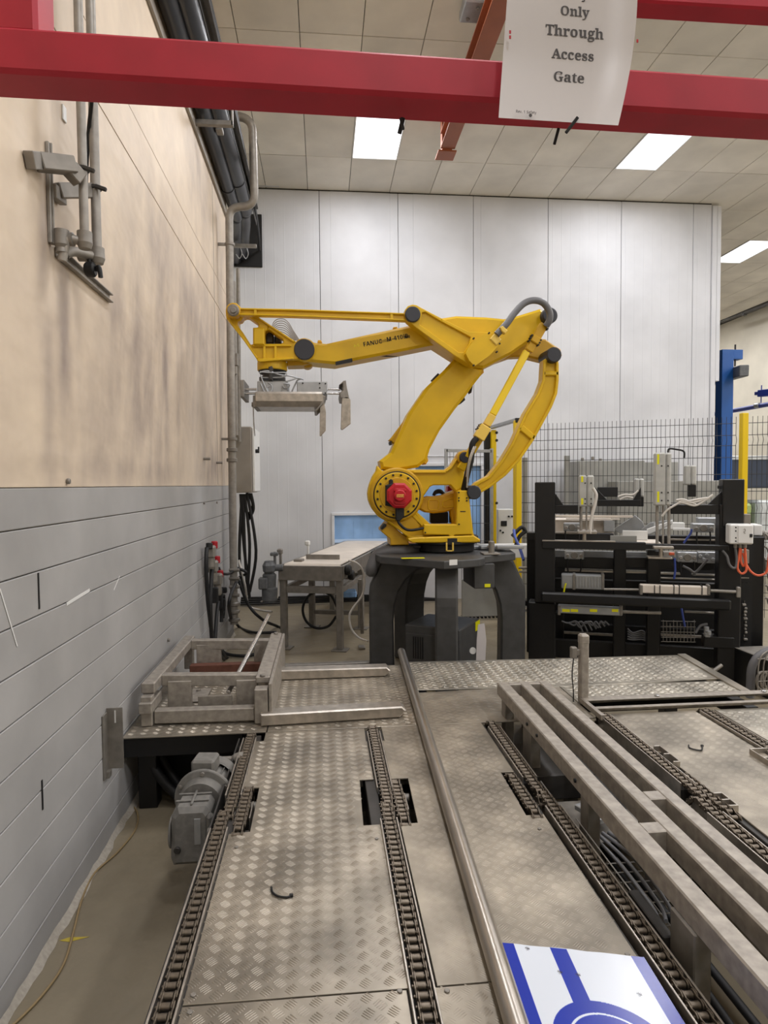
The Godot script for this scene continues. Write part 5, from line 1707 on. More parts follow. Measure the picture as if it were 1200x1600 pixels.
func make_gear_motor() -> void:
	var t := thing("gear_motor", "grey cast gear motor hanging on the left side of the chain conveyor above the floor", "gear motor", Vector3(-0.46, 0.18, -2.3))
	var c := Vector3(-0.462, 0.27, -2.26)
	# gear housing: rounded block
	var st := mb()
	var p := PackedVector2Array()
	for k in [[-0.062, -0.115], [0.05, -0.115], [0.062, -0.10], [0.066, 0.06], [0.05, 0.085], [-0.045, 0.085], [-0.066, 0.055], [-0.07, -0.09]]: p.append(Vector2(k[0], k[1]))
	slab(st, p, Transform3D(Basis(), c + Vector3(0, 0, 0.08)), 0.12, 0.016)
	part(t, "gear_housing", st, M.cast_grey)
	st = mb()
	for y in [-0.02, 0.03]: bx(st, c.x - 0.058, c.x + 0.056, c.y + 0.086, c.y + 0.092, c.z + y - 0.004, c.z + y + 0.004, 0.002)
	bx(st, c.x - 0.004, c.x + 0.004, c.y + 0.086, c.y + 0.094, c.z - 0.04, c.z + 0.06, 0.002)
	part(t, "casting_rib", st, M.cast_grey)
	st = mb()
	cyl(st, Vector3(c.x - 0.078, c.y - 0.02, c.z + 0.02), Vector3(c.x - 0.070, c.y - 0.02, c.z + 0.02), 0.055, 24, 0.002)
	part(t, "shaft_cover", st, M.cast_grey)
	st = mb()
	cyl(st, Vector3(c.x - 0.045, c.y - 0.055, c.z + 0.08), Vector3(c.x - 0.045, c.y - 0.055, c.z + 0.088), 0.012, 12, 0.002)
	part(t, "plug", st, M.dark_metal)
	st = mb()
	bx(st, c.x + 0.012, c.x + 0.034, c.y - 0.04, c.y + 0.05, c.z + 0.079, c.z + 0.083, 0.001)
	part(t, "rating_plate", st, M.alu)
	st = mb()
	lathe(st, Vector3(c.x + 0.06, c.y - 0.05, c.z + 0.02), Vector3.RIGHT, [[0.05, 0.0], [0.045, 0.03], [0.028, 0.035], [0.028, 0.07], [0.0, 0.07]], 20)
	bx(st, c.x + 0.05, c.x + 0.075, c.y - 0.07, c.y + 0.06, c.z + 0.05, c.z + 0.085, 0.01)
	part(t, "output_shaft", st, M.cast_grey)
	# flange and motor body lie along a rising axis going away
	var dir := Vector3(0.12, 0.02, -1).normalized()
	var f := c + Vector3(0.012, 0.04, -0.04)
	st = mb()
	lathe(st, f, dir, [[0.0, 0.0], [0.075, 0.0], [0.082, 0.02], [0.086, 0.03], [0.105, 0.034], [0.108, 0.037], [0.108, 0.047], [0.105, 0.05], [0.0, 0.05]], 36)
	part(t, "flange", st, M.cast_grey)
	for i in 6:
		st = mb()
		var bs := looking(dir)
		var q := f + dir * 0.034 + (bs.y * cos(TAU * i / 6) + bs.z * sin(TAU * i / 6)) * 0.095
		cyl(st, q - dir * 0.008, q, 0.008, 6, 0.001)
		part(t, "flange_bolt", st, M.dull_steel)
	st = mb()
	cyl(st, f + dir * 0.05, f + dir * 0.17, 0.07, 28, 0.008)
	var body := part(t, "motor_body", st, M.cast_grey)
	for i in 20:
		st = mb()
		var bs := looking(dir)
		var u := bs.y * cos(TAU * i / 20) + bs.z * sin(TAU * i / 20)
		bar(st, f + dir * 0.06 + u * 0.074, f + dir * 0.15 + u * 0.074, 0.012, 0.003, 0.001, u)
		part(body, "cooling_fin", st, M.cast_grey)
	st = mb()
	lathe(st, f + dir * 0.15, dir, [[0.084, 0.0], [0.088, 0.006], [0.088, 0.05], [0.07, 0.07], [0.0, 0.072]], 28)
	part(t, "fan_cover", st, M.cast_grey)
	st = mb()
	box(st, f + dir * 0.105 + Vector3(-0.012, 0.10, 0), Vector3(0.085, 0.055, 0.085), 0.008, Basis(Vector3.UP, -0.12))
	part(t, "terminal_box", st, M.cast_grey)
	# wire on the floor
	st = mb()
	tube(st, [ony(198, 1252, 0.006), ony(214, 1268, 0.006), ony(212, 1295, 0.006), ony(185, 1330, 0.006), ony(148, 1364, 0.006), ony(128, 1405, 0.006), ony(115, 1455, 0.006), ony(100, 1505, 0.006), ony(70, 1550, 0.006), ony(25, 1597, 0.006), ony(-30, 1640, 0.006)], 0.004, 6)
	single("floor_wire", st, M.cable_tan, "thin tan wire snaking along the floor below the grey wall", "wire")
	# steel angle on the wall
	t = thing("wall_bracket", "upright grey steel channel bracket fixed low on the block wall left of the gear motor", "bracket", Vector3(-0.88, 0.3, -2.63))
	st = mb()
	bx(st, -0.88, -0.874, 0.285, 0.545, -2.66, -2.58, 0.001)
	bx(st, -0.878, -0.815, 0.312, 0.560, -2.635, -2.63, 0.001)
	bx(st, -0.878, -0.862, 0.285, 0.312, -2.63, -2.60, 0.001)
	part(t, "channel", st, M.dull_steel)
	st = mb()
	bx(st, -0.846, -0.841, 0.50, 0.55, -2.629, -2.627, 0.0)
	part(t, "slot", st, M.white)

# ---------- things on and by the left wall ----------
func make_wall_things() -> void:
	# two dropped pipes with brackets
	var a0 := onz(131, 330, 2.25)
	var b0 := onz(150, 330, 2.40)
	var ya := onz(131, 378, 2.25).y
	var yb := onz(150, 402, 2.40).y
	var st := mb()
	pipe(st, [Vector3(a0.x, 4.6, a0.z), Vector3(a0.x, ya, a0.z), Vector3(-0.83, ya + 0.005, a0.z + 0.02), Vector3(-0.845, ya - 0.07, a0.z + 0.02)], 0.0145, 0.02, 12)
	single("water_pipe", st, M.galv, "grey steel pipe coming down the cream wall, the left one of the pair", "pipe")
	st = mb()
	pipe(st, [Vector3(b0.x, 4.6, b0.z), Vector3(b0.x, yb, b0.z), Vector3(-0.85, yb, b0.z + 0.06), Vector3(-0.868, yb - 0.02, b0.z + 0.08)], 0.0165, 0.02, 12)
	single("water_pipe", st, M.galv, "grey steel pipe coming down the cream wall, the right one of the pair", "pipe")
	st = mb()
	for k in [[a0, ya, 0.024], [b0, yb, 0.025]]:
		var p := Vector3(k[0].x, k[1], k[0].z)
		lathe(st, p + Vector3(0, 0.035, 0), Vector3.DOWN, [[0.016, 0.0], [k[2], 0.003], [k[2], 0.02], [k[2] * 1.05, 0.04], [k[2] * 0.8, 0.058], [0.0, 0.06]], 16)
		lathe(st, p + Vector3(-0.03, 0.003, 0.01), Vector3.LEFT, [[0.016, 0.0], [0.022, 0.002], [0.022, 0.03], [0.016, 0.032]], 14)
	lathe(st, Vector3(-0.845, ya + 0.03, a0.z + 0.02), Vector3.DOWN, [[0.0, 0.0], [0.024, 0.002], [0.024, 0.05], [0.018, 0.06], [0.02, 0.075], [0.0, 0.078]], 16)
	single("pipe_elbows", st, M.dull_steel, "cast elbows at the lower ends of the paired pipes on the cream wall", "pipe fitting")
	st = mb()
	cyl(st, Vector3(b0.x - 0.035, yb - 0.05, b0.z + 0.02), Vector3(b0.x + 0.0, yb - 0.05, b0.z + 0.02), 0.026, 16, 0.006)
	tube(st, [Vector3(b0.x, yb - 0.05, b0.z + 0.02), Vector3(b0.x + 0.015, yb - 0.045, b0.z + 0.03), Vector3(b0.x + 0.02, yb - 0.08, b0.z + 0.03)], 0.008, 8)
	tube(st, [Vector3(a0.x + 0.01, 2.95, a0.z - 0.06), Vector3(a0.x + 0.02, 2.78, a0.z - 0.05), Vector3(b0.x - 0.02, 2.68, b0.z), Vector3(b0.x - 0.03, 2.4, b0.z + 0.02), Vector3(b0.x - 0.02, yb - 0.03, b0.z + 0.02)], 0.007, 8)
	single("drain_valve", st, M.rubber, "black valve with a hose at the foot of the paired pipes", "valve")
	var t := thing("pipe_bracket", "welded steel arm bracket carrying the left pipe on the cream wall", "bracket", Vector3(-0.87, 2.44, -2.2))
	st = mb()
	bar(st, onx(46, 250, -0.862), onx(66, 252, -0.862), 0.05, 0.03, 0.002)
	part(t, "wall_channel", st, M.dull_steel)
	st = mb()
	bar(st, onx(60, 253, -0.862), onz(114, 259, 2.2), 0.05, 0.045, 0.003)
	bar(st, onz(108, 262, 2.2), onz(126, 282, 2.23), 0.05, 0.04, 0.003)
	part(t, "arm", st, M.dull_steel)
	t = thing("pipe_bracket", "short steel arm bracket carrying the right pipe, below and behind the first bracket", "bracket", Vector3(-0.87, 2.35, -2.4))
	st = mb()
	bar(st, onx(82, 298, -0.865), onx(98, 310, -0.865), 0.045, 0.025, 0.002)
	bar(st, onx(90, 298, -0.862), onz(146, 298, 2.41), 0.048, 0.03, 0.003)
	part(t, "arm", st, M.dull_steel)
	for k in [[a0, onz(131, 268, 2.25).y, "wire clamp round the left pipe at its bracket"], [b0, onz(150, 297, 2.4).y, "wire clamp round the right pipe at its bracket"]]:
		st = mb()
		var p := Vector3(k[0].x, k[1], k[0].z)
		lathe(st, p, Vector3.UP, [[0.017, 0.0], [0.022, 0.002], [0.022, 0.012], [0.017, 0.014]], 16)
		bar(st, p + Vector3(0.005, 0.006, 0.02), p + Vector3(0.045, -0.008, 0.022), 0.014, 0.012, 0.003)
		single("pipe_clamp", st, M.dark_metal, k[2], "clamp")
	st = mb()
	bx(st, -0.879, -0.867, ya - 0.02, 2.565, -2.235, -2.205, 0.002)
	bx(st, -0.868, -0.862, ya - 0.02, 2.565, -2.222, -2.216, 0.001)
	single("strut_rail", st, M.galv, "upright galvanised strut on the cream wall behind the pipe brackets", "strut")
	st = mb()
	bx(st, -0.879, -0.86, 2.245, 2.25, -2.80, -2.26, 0.001)
	bx(st, -0.879, -0.86, 2.215, 2.22, -2.80, -2.26, 0.001)
	bx(st, -0.879, -0.875, 2.215, 2.25, -2.80, -2.26, 0.001)
	single("strut_rail", st, M.galv, "level galvanised strut on the cream wall under the paired pipes", "strut")
	st = mb()
	bx(st, -0.8795, -0.874, onx(98, 188, -0.88).y, onx(98, 165, -0.88).y, onx(101, 170, -0.88).z, onx(96, 170, -0.88).z, 0.001)
	single("white_tag", st, M.white, "small white tag on the cream wall left of the paired pipes", "tag")
	make_ducts()
	# tall conduit climbing round the ducts
	st = mb()
	var cx := -0.835
	pipe(st, [onz(366, 975, 5.75), onz(361, 600, 5.75), onz(358, 324, 5.75), onz(398, 322, 5.7), onz(394, 186, 5.6), onz(372, 182, 5.6)], 0.034, 0.10, 14)
	single("conduit_pipe", st, M.galv, "tall galvanised pipe at the far left bending round the black ducts near the ceiling", "pipe")
	st = mb()
	for y in [382, 686]:
		var p := onz(359 + (y - 382) * 0.013, y, 5.75)
		bar(st, Vector3(-0.88, p.y, p.z), Vector3(p.x + 0.04, p.y, p.z), 0.02, 0.03, 0.002)
		lathe(st, p + Vector3(0, -0.012, 0), Vector3.UP, [[0.037, 0.0], [0.043, 0.002], [0.043, 0.022], [0.037, 0.024]], 16)
	for y in [706, 722]:
		var p := onz(362.5, y, 5.75)
		lathe(st, p, Vector3.UP, [[0.037, 0.0], [0.047, 0.005], [0.047, 0.03], [0.037, 0.035]], 16)
	single("pipe_supports", st, M.dull_steel, "steel clips holding the tall galvanised pipe to the wall", "pipe clip")
	# valves along the pipe foot
	st = mb()
	for y in [890, 903, 916, 929]:
		var p := onz(366, y, 5.74)
		cyl(st, p + Vector3(-0.04, 0, 0.03), p + Vector3(0.05, 0, 0.04), 0.015, 10, 0.003)
	for y in [940, 952, 965]: lathe(st, onz(366, y, 5.75), Vector3.DOWN, [[0.036, 0.0], [0.05, 0.01], [0.05, 0.03], [0.03, 0.04]], 14)
	single("pipe_outlets", st, M.dull_steel, "row of small outlet nipples at the foot of the tall galvanised pipe", "pipe fitting")
	# thin conduit behind it
	st = mb()
	pipe(st, [onz(372, 420, 6.52), onz(373, 560, 6.52), onz(374, 690, 6.56)], 0.020, 0.05, 10)
	pipe(st, [onz(365, 440, 6.3), onz(367, 545, 6.3), onz(369, 680, 6.3)], 0.022, 0.05, 10)
	single("thin_conduit", st, M.dull_steel, "pair of thinner conduits in the corner behind the tall galvanised pipe", "conduit")
	st = mb()
	box(st, onz(368, 562, 6.25), Vector3(0.05, 0.12, 0.05), 0.006)
	cyl(st, onz(368, 572, 6.25), onz(368, 585, 6.25), 0.018, 10, 0.003)
	single("conduit_fitting", st, M.dull_steel, "small grey fitting on the thin conduit level with the gripper arm", "fitting")
	# electrical cabinet on the wall
	t = thing("wall_cabinet", "tall grey-beige electrical cabinet on the left wall in the far corner", "electrical cabinet", Vector3(-0.88, 1.4, -6.9))
	st = mb()
	bx(st, -1.075, -0.715, 1.375, 2.045, -7.15, -6.6, 0.008)
	part(t, "cabinet_body", st, M.box_grey)
	st = mb()
	bx(st, -0.712, -0.685, 1.385, 2.035, -7.14, -6.61, 0.006)
	part(t, "cabinet_door", st, M.white)
	st = mb()
	cyl(st, Vector3(-0.685, 1.80, -6.68), Vector3(-0.655, 1.80, -6.68), 0.02, 14, 0.004)
	bx(st, -0.66, -0.645, 1.78, 1.845, -6.69, -6.67, 0.004)
	part(t, "door_handle", st, M.rubber)
	st = mb()
	for k in [[376, 772, 372, 870, 380, 930], [380, 772, 388, 850, 384, 930], [384, 770, 398, 860, 388, 925], [387, 771, 393, 790, 384, 808], [390, 771, 394, 795, 386, 812], [378, 772, 380, 850, 384, 915], [374, 772, 378, 840, 388, 935]]:
		tube(st, [onz(k[0] + 2, k[1], 6.65), onz(k[2] + 2, k[3], 6.68), onz(k[4] + 2, k[5], 6.7)], 0.016, 7)
	single("cabinet_cables", st, M.rubber, "bundle of dark cables hanging below the grey-beige wall cabinet", "cables")
	st = mb()
	tube(st, [onz(373, 875, 5.95), onz(383, 915, 5.95), onz(388, 945, 6.1), onz(405, 953, 6.0), onz(425, 956, 5.9)], 0.010, 7)
	single("white_cable", st, M.cable_white, "thin white cable curving from the tall pipe out along the floor", "cable")
	# black hoses on the floor
	var hoses := [[[372, 905, 388, 945, 410, 968, 432, 978, 445, 984], "black hose running from the tall pipe across the floor towards the belt conveyor"], [[368, 960, 372, 978, 395, 988, 432, 988], "black hose lying on the floor at the foot of the tall pipe"], [[345, 1014, 355, 1022, 380, 1025, 400, 1022], "black hose lying on the floor behind the fork frame"], [[369, 887, 385, 895, 372, 905, 358, 940, 362, 970], "loop of black hose beside the foot of the tall pipe"]]
	for h in hoses:
		st = mb()
		var pp := []
		for i in range(0, h[0].size(), 2):
			pp.append(ony(h[0][i], h[0][i + 1], 0.02) if h[0][i + 1] > 975 else onz(h[0][i], h[0][i + 1], 5.9 if h[0][i] > 360 else 5.05))
		tube(st, pp, 0.014, 7)
		single("black_hose", st, M.rubber, h[1], "hose")
	make_regulator()
	make_belt_conveyor()

func make_regulator() -> void:
	var t := thing("air_regulator", "stacked compressed air regulator with red knobs and black hoses on the grey wall", "air regulator", Vector3(-0.86, 0.3, -5.2))
	var P := func(x: float, y: float) -> Vector3: return onx(x, y, -0.82)
	var k := [[329, 862, 0.055], [333, 885, 0.06], [340, 905, 0.055]]
	for q in k:
		var st := mb()
		var p: Vector3 = P.call(q[0], q[1])
		box(st, p, Vector3(0.07, 0.09, 0.08), 0.012)
		lathe(st, p + Vector3(0, -0.04, 0), Vector3.DOWN, [[0.0, 0.0], [0.03, 0.005], [0.03, 0.07], [0.022, 0.085], [0.0, 0.087]], 16)
		part(t, "regulator_body", st, M.dull_steel)
	for q in [[333, 853], [337, 876], [342, 898]]:
		var st := mb()
		var p: Vector3 = P.call(q[0], q[1])
		cyl(st, p + Vector3(0.01, -0.02, 0), p + Vector3(0.01, 0.035, 0), 0.024, 16, 0.005)
		part(t, "red_knob", st, M.signal_red)
	var st := mb()
	cyl(st, P.call(327, 858), P.call(327, 848), 0.024, 16, 0.005)
	part(t, "black_knob", st, M.rubber)
	for q in [[343, 935, 0.04, 0.16], [336, 930, 0.03, 0.12], [350, 922, 0.02, 0.05], [347, 945, 0.03, 0.1]]:
		st = mb()
		box(st, P.call(q[0], q[1]), Vector3(0.05, q[3], q[2]), 0.008)
		part(t, "valve_block", st, M.rubber)
	for h in [[323, 856, 322, 880, 324, 930, 329, 975, 333, 1005], [331, 890, 329, 930, 329, 960, 331, 1003], [341, 940, 338, 970, 336, 1005], [345, 940, 346, 960, 346, 972], [349, 930, 350, 945, 348, 965], [335, 1008, 340, 1020, 350, 1030], [338, 1008, 345, 1018, 356, 1030]]:
		st = mb()
		var pp := []
		for i in range(0, h.size(), 2): pp.append(P.call(h[i], h[i + 1]))
		tube(st, pp, 0.015, 7)
		part(t, "hose", st, M.rubber)
	st = mb()
	tube(st, [P.call(342, 888), P.call(346, 895), P.call(356, 897), onz(364, 893, 5.7)], 0.012, 7)
	part(t, "hose", st, M.rubber)
	st = mb()
	bx(st, -0.879, -0.87, 0.55, 1.0, -5.3, -5.05, 0.002)
	part(t, "back_plate", st, M.dull_steel)

func make_ducts() -> void:
	# cable tray and two black ducts high along the wall, into the port
	var z0 := -1.0
	var z1 := -7.86
	for k in [[-0.735, 4.17, 0.075, "black round duct high along the left wall, the one nearer the room"], [-0.812, 4.10, 0.055, "black round duct high along the left wall, the one against the tray"]]:
		var st := mb()
		tube(st, [Vector3(k[0], k[1], z0), Vector3(k[0], k[1], -3.0), Vector3(k[0], k[1], -6.2), Vector3(k[0] - 0.02, k[1], -6.6), Vector3(k[0] - 0.14, k[1] + 0.02, -7.5), Vector3(k[0] - 0.18, k[1] + 0.03, z1)], k[2], 20)
		for z in [-2.5, -4.2, -5.9]:
			lathe(st, Vector3(k[0], k[1], z), Vector3(0, 0, -1), [[k[2], 0.0], [k[2] + 0.006, 0.003], [k[2] + 0.006, 0.03], [k[2], 0.033]], 20)
		single("air_duct", st, M.duct, k[3], "duct")
	var t := thing("cable_tray", "steel cable tray high along the left wall behind the black ducts", "cable tray", Vector3(-0.88, 4.0, -4.5))
	var st := mb()
	bx(st, -0.879, -0.86, 3.96, 4.02, -6.3, z0, 0.002)
	part(t, "side_rail", st, M.box_grey)
	st = mb()
	bx(st, -0.86, -0.665, 4.26, 4.265, -6.6, z0, 0.0)
	bx(st, -0.66, -0.655, 4.16, 4.34, -6.9, z0, 0.001)
	bx(st, -0.64, -0.61, 4.20, 4.22, -6.6, z0, 0.003)
	part(t, "side_rail", st, M.dark_metal)
	for z in [-1.9, -3.3, -4.72]:
		st = mb()
		bx(st, -0.879, -0.60, 3.985, 4.02, z - 0.02, z + 0.02, 0.003)
		bx(st, -0.615, -0.60, 3.985, 4.3, z - 0.02, z + 0.02, 0.003)
		part(t, "support_arm", st, M.dull_steel)
	st = mb()
	for i in 3: tube(st, [Vector3(-0.625, 4.24 + 0.02 * i, z0), Vector3(-0.63, 4.235 + 0.02 * i, -3.0), Vector3(-0.622, 4.24 + 0.02 * i, -5.0), Vector3(-0.66, 4.22 + 0.02 * i, -7.0), Vector3(-0.72, 4.25, z1)], 0.012, 7)
	part(t, "cable", st, M.rubber)
	st = mb()
	bar(st, Vector3(-1.08, 4.02, -7.1), Vector3(-0.68, 4.02, -7.1), 0.035, 0.04, 0.003)
	part(t, "support_arm", st, M.dull_steel)
	st = mb()
	box(st, Vector3(-0.73, 4.075, -4.95), Vector3(0.05, 0.03, 0.08), 0.004)
	single("duct_label", st, M.dull_steel, "small grey block under the black duct beside the tray arm", "block")
	st = mb()
	for x in [-0.93, -0.86]: tube(st, [Vector3(x, 4.02, -7.35), Vector3(x + 0.03, 3.99, -7.4), Vector3(x + 0.06, 4.04, -7.38), Vector3(x + 0.04, 4.11, -7.36)], 0.006, 6)
	single("strap_ends", st, M.alu, "bright strap ends hanging from the ducts just before the wall port", "strap")

func make_belt_conveyor() -> void:
	var A := Vector3(-0.125, 0, -5.58)
	var dir := Vector3(0.635, 0, -2.24).normalized()
	var turn := atan2(-dir.x, -dir.z)
	var t := thing("belt_conveyor", "steel belt conveyor with a cream belt running to the blue hatch in the wall", "belt conveyor", A, "", turn)
	# local axes: x across, -z along the run
	var L := 2.42
	var W := 0.285
	var st := mb()
	bx(st, -W + 0.03, W - 0.03, 0.742, 0.752, -L, -0.08, 0.002)
	cyl(st, Vector3(-W + 0.03, 0.70, -0.09), Vector3(W - 0.03, 0.70, -0.09), 0.05, 18)
	bx(st, -W + 0.03, W - 0.03, 0.655, 0.66, -L, -0.09, 0.0)
	part(t, "belt", st, M.belt, true)
	st = mb()
	bx(st, -W, W, 0.615, 0.745, -0.03, 0.0, 0.004)
	part(t, "end_cover", st, M.dull_steel, true)
	for s in [-1, 1]:
		st = mb()
		bx(st, s * W - 0.012, s * W + 0.012, 0.625, 0.745, -L, -0.03, 0.003)
		part(t, "side_rail", st, M.dull_steel, true)
	st = mb()
	bx(st, -0.16, 0.165, 0.755, 0.80, -0.42, -0.41, 0.002)
	bx(st, -0.22, -0.14, 0.752, 0.775, -0.30, -0.22, 0.004)
	part(t, "stop_plate", st, M.dull_steel, true)
	for k in [[W + 0.012, 0.70, -0.10], [W + 0.012, 0.71, -1.25], [W + 0.012, 0.64, -0.22]]:
		st = mb()
		cyl(st, Vector3(k[0], k[1], k[2]), Vector3(k[0] + 0.05, k[1], k[2]), 0.045, 20, 0.01)
		part(t, "roller_bearing", st, M.rubber, true)
	for z in [-0.05, -0.9, -1.7]:
		for s in [-1, 1]:
			st = mb()
			bx(st, s * (W - 0.03) - 0.028, s * (W - 0.03) + 0.028, 0.01, 0.62, z - 0.028, z + 0.028, 0.004)
			bx(st, s * (W - 0.03) - 0.07, s * (W - 0.03) + 0.07, 0.0, 0.012, z - 0.06, z + 0.06, 0.002)
			part(t, "leg", st, M.dull_steel, true)
	st = mb()
	for z in [-0.05, -0.9]: bx(st, -W + 0.06, W - 0.06, 0.50, 0.56, z - 0.02, z + 0.02, 0.003)
	for s in [-1, 1]: bx(st, s * (W - 0.03) - 0.02, s * (W - 0.03) + 0.02, 0.50, 0.55, -1.7, -0.05, 0.003)
	bx(st, -W + 0.06, W - 0.06, 0.14, 0.18, -0.92, -0.88, 0.003)
	part(t, "cross_brace", st, M.dull_steel, true)
	# small sensors on the left edge
	for z in [-0.12, -0.95]:
		st = mb()
		bx(st, -W - 0.03, -W - 0.01, 0.74, 0.86, z - 0.012, z + 0.012, 0.003)
		bx(st, -W - 0.05, -W + 0.0, 0.83, 0.88, z - 0.02, z + 0.02, 0.01)
		part(t, "edge_sensor", st, M.dull_steel if z > -0.5 else M.white, true)
	# drive motor standing on end at the near left corner
	t = thing("conveyor_motor", "grey drive motor mounted upright at the near left corner of the belt conveyor", "motor", onz(420, 905, 5.65))
	var c := onz(421, 905, 5.65)
	st = mb()
	lathe(st, c + Vector3(0, -0.2, 0), Vector3.UP, [[0.0, 0.0], [0.06, 0.005], [0.068, 0.02], [0.068, 0.12], [0.055, 0.13], [0.06, 0.24], [0.04, 0.26], [0.055, 0.27], [0.06, 0.32], [0.04, 0.36], [0.0, 0.365]], 24)
	part(t, "motor_body", st, M.motor_grey)
	st = mb()
	box(st, c + Vector3(-0.05, -0.03, 0.03), Vector3(0.08, 0.10, 0.09), 0.01)
	part(t, "terminal_box", st, M.motor_grey)
	st = mb()
	box(st, c + Vector3(0.0, 0.1, 0.02), Vector3(0.10, 0.10, 0.10), 0.025)
	cyl(st, c + Vector3(0.02, 0.1, 0), c + Vector3(0.12, 0.1, 0), 0.03, 16, 0.004)
	cyl(st, c + Vector3(0.05, 0.1, 0), c + Vector3(0.05, 0.24, 0), 0.012, 12, 0.003)
	box(st, c + Vector3(0.045, 0.22, 0), Vector3(0.07, 0.03, 0.05), 0.006)
	part(t, "gearbox", st, M.motor_grey)
	# hoses and cables around it
	st = mb()
	var loop := []
	for i in 9:
		var a := PI * 0.05 + TAU * 0.92 * i / 8.0
		loop.append(onz(500 + 27 * cos(a), 953 - 29 * sin(a), 6.3))
	tube(st, loop, 0.013, 8)
	single("hose_coil", st, M.rubber, "big loop of black hose under the belt conveyor", "hose")
	st = mb()
	tube(st, [onz(545, 876, 5.4), onz(556, 879, 5.35), onz(566, 890, 5.35), onz(570, 908, 5.35), onz(566, 930, 5.35), onz(553, 948, 5.35), onz(546, 962, 5.35), onz(549, 982, 5.35), onz(560, 996, 5.35), onz(575, 1002, 5.3)], 0.009, 8)
	single("white_hose", st, M.cable_white, "white cable hanging in an S curve between the belt conveyor and the stand", "cable")
	st = mb()
	tube(st, [onz(408, 940, 6.0), onz(425, 936, 5.7), onz(434, 932, 5.65), onz(436, 905, 5.7)], 0.008, 6)
	single("white_cable", st, M.cable_white, "thin white cable looping from the conveyor motor", "cable")
	st = mb()
	bar(st, onz(562, 905, 5.6), onz(566, 990, 5.6), 0.03, 0.03, 0.003)
	bx(st, onz(560, 995, 5.6).x, onz(570, 995, 5.6).x, 0.0, 0.02, -5.65, -5.55, 0.003)
	single("floor_stanchion", st, M.dull_steel, "thin adjustable steel stanchion beside the belt conveyor near the stand", "stanchion")
	st = mb()
	box(st, onz(546, 927, 6.6), Vector3(0.14, 0.06, 0.2), 0.01)
	single("blue_tray", st, M.sheet_blue, "small pale blue tray under the belt conveyor", "tray")
	st = mb()
	bx(st, onz(632, 860, 7.4).x, onz(650, 860, 7.4).x, 0.0, onz(640, 846, 7.4).y, -7.6, -7.4, 0.004)
	single("cardboard_board", st, M.cardboard, "upright tan board seen between the legs of the stand", "board")

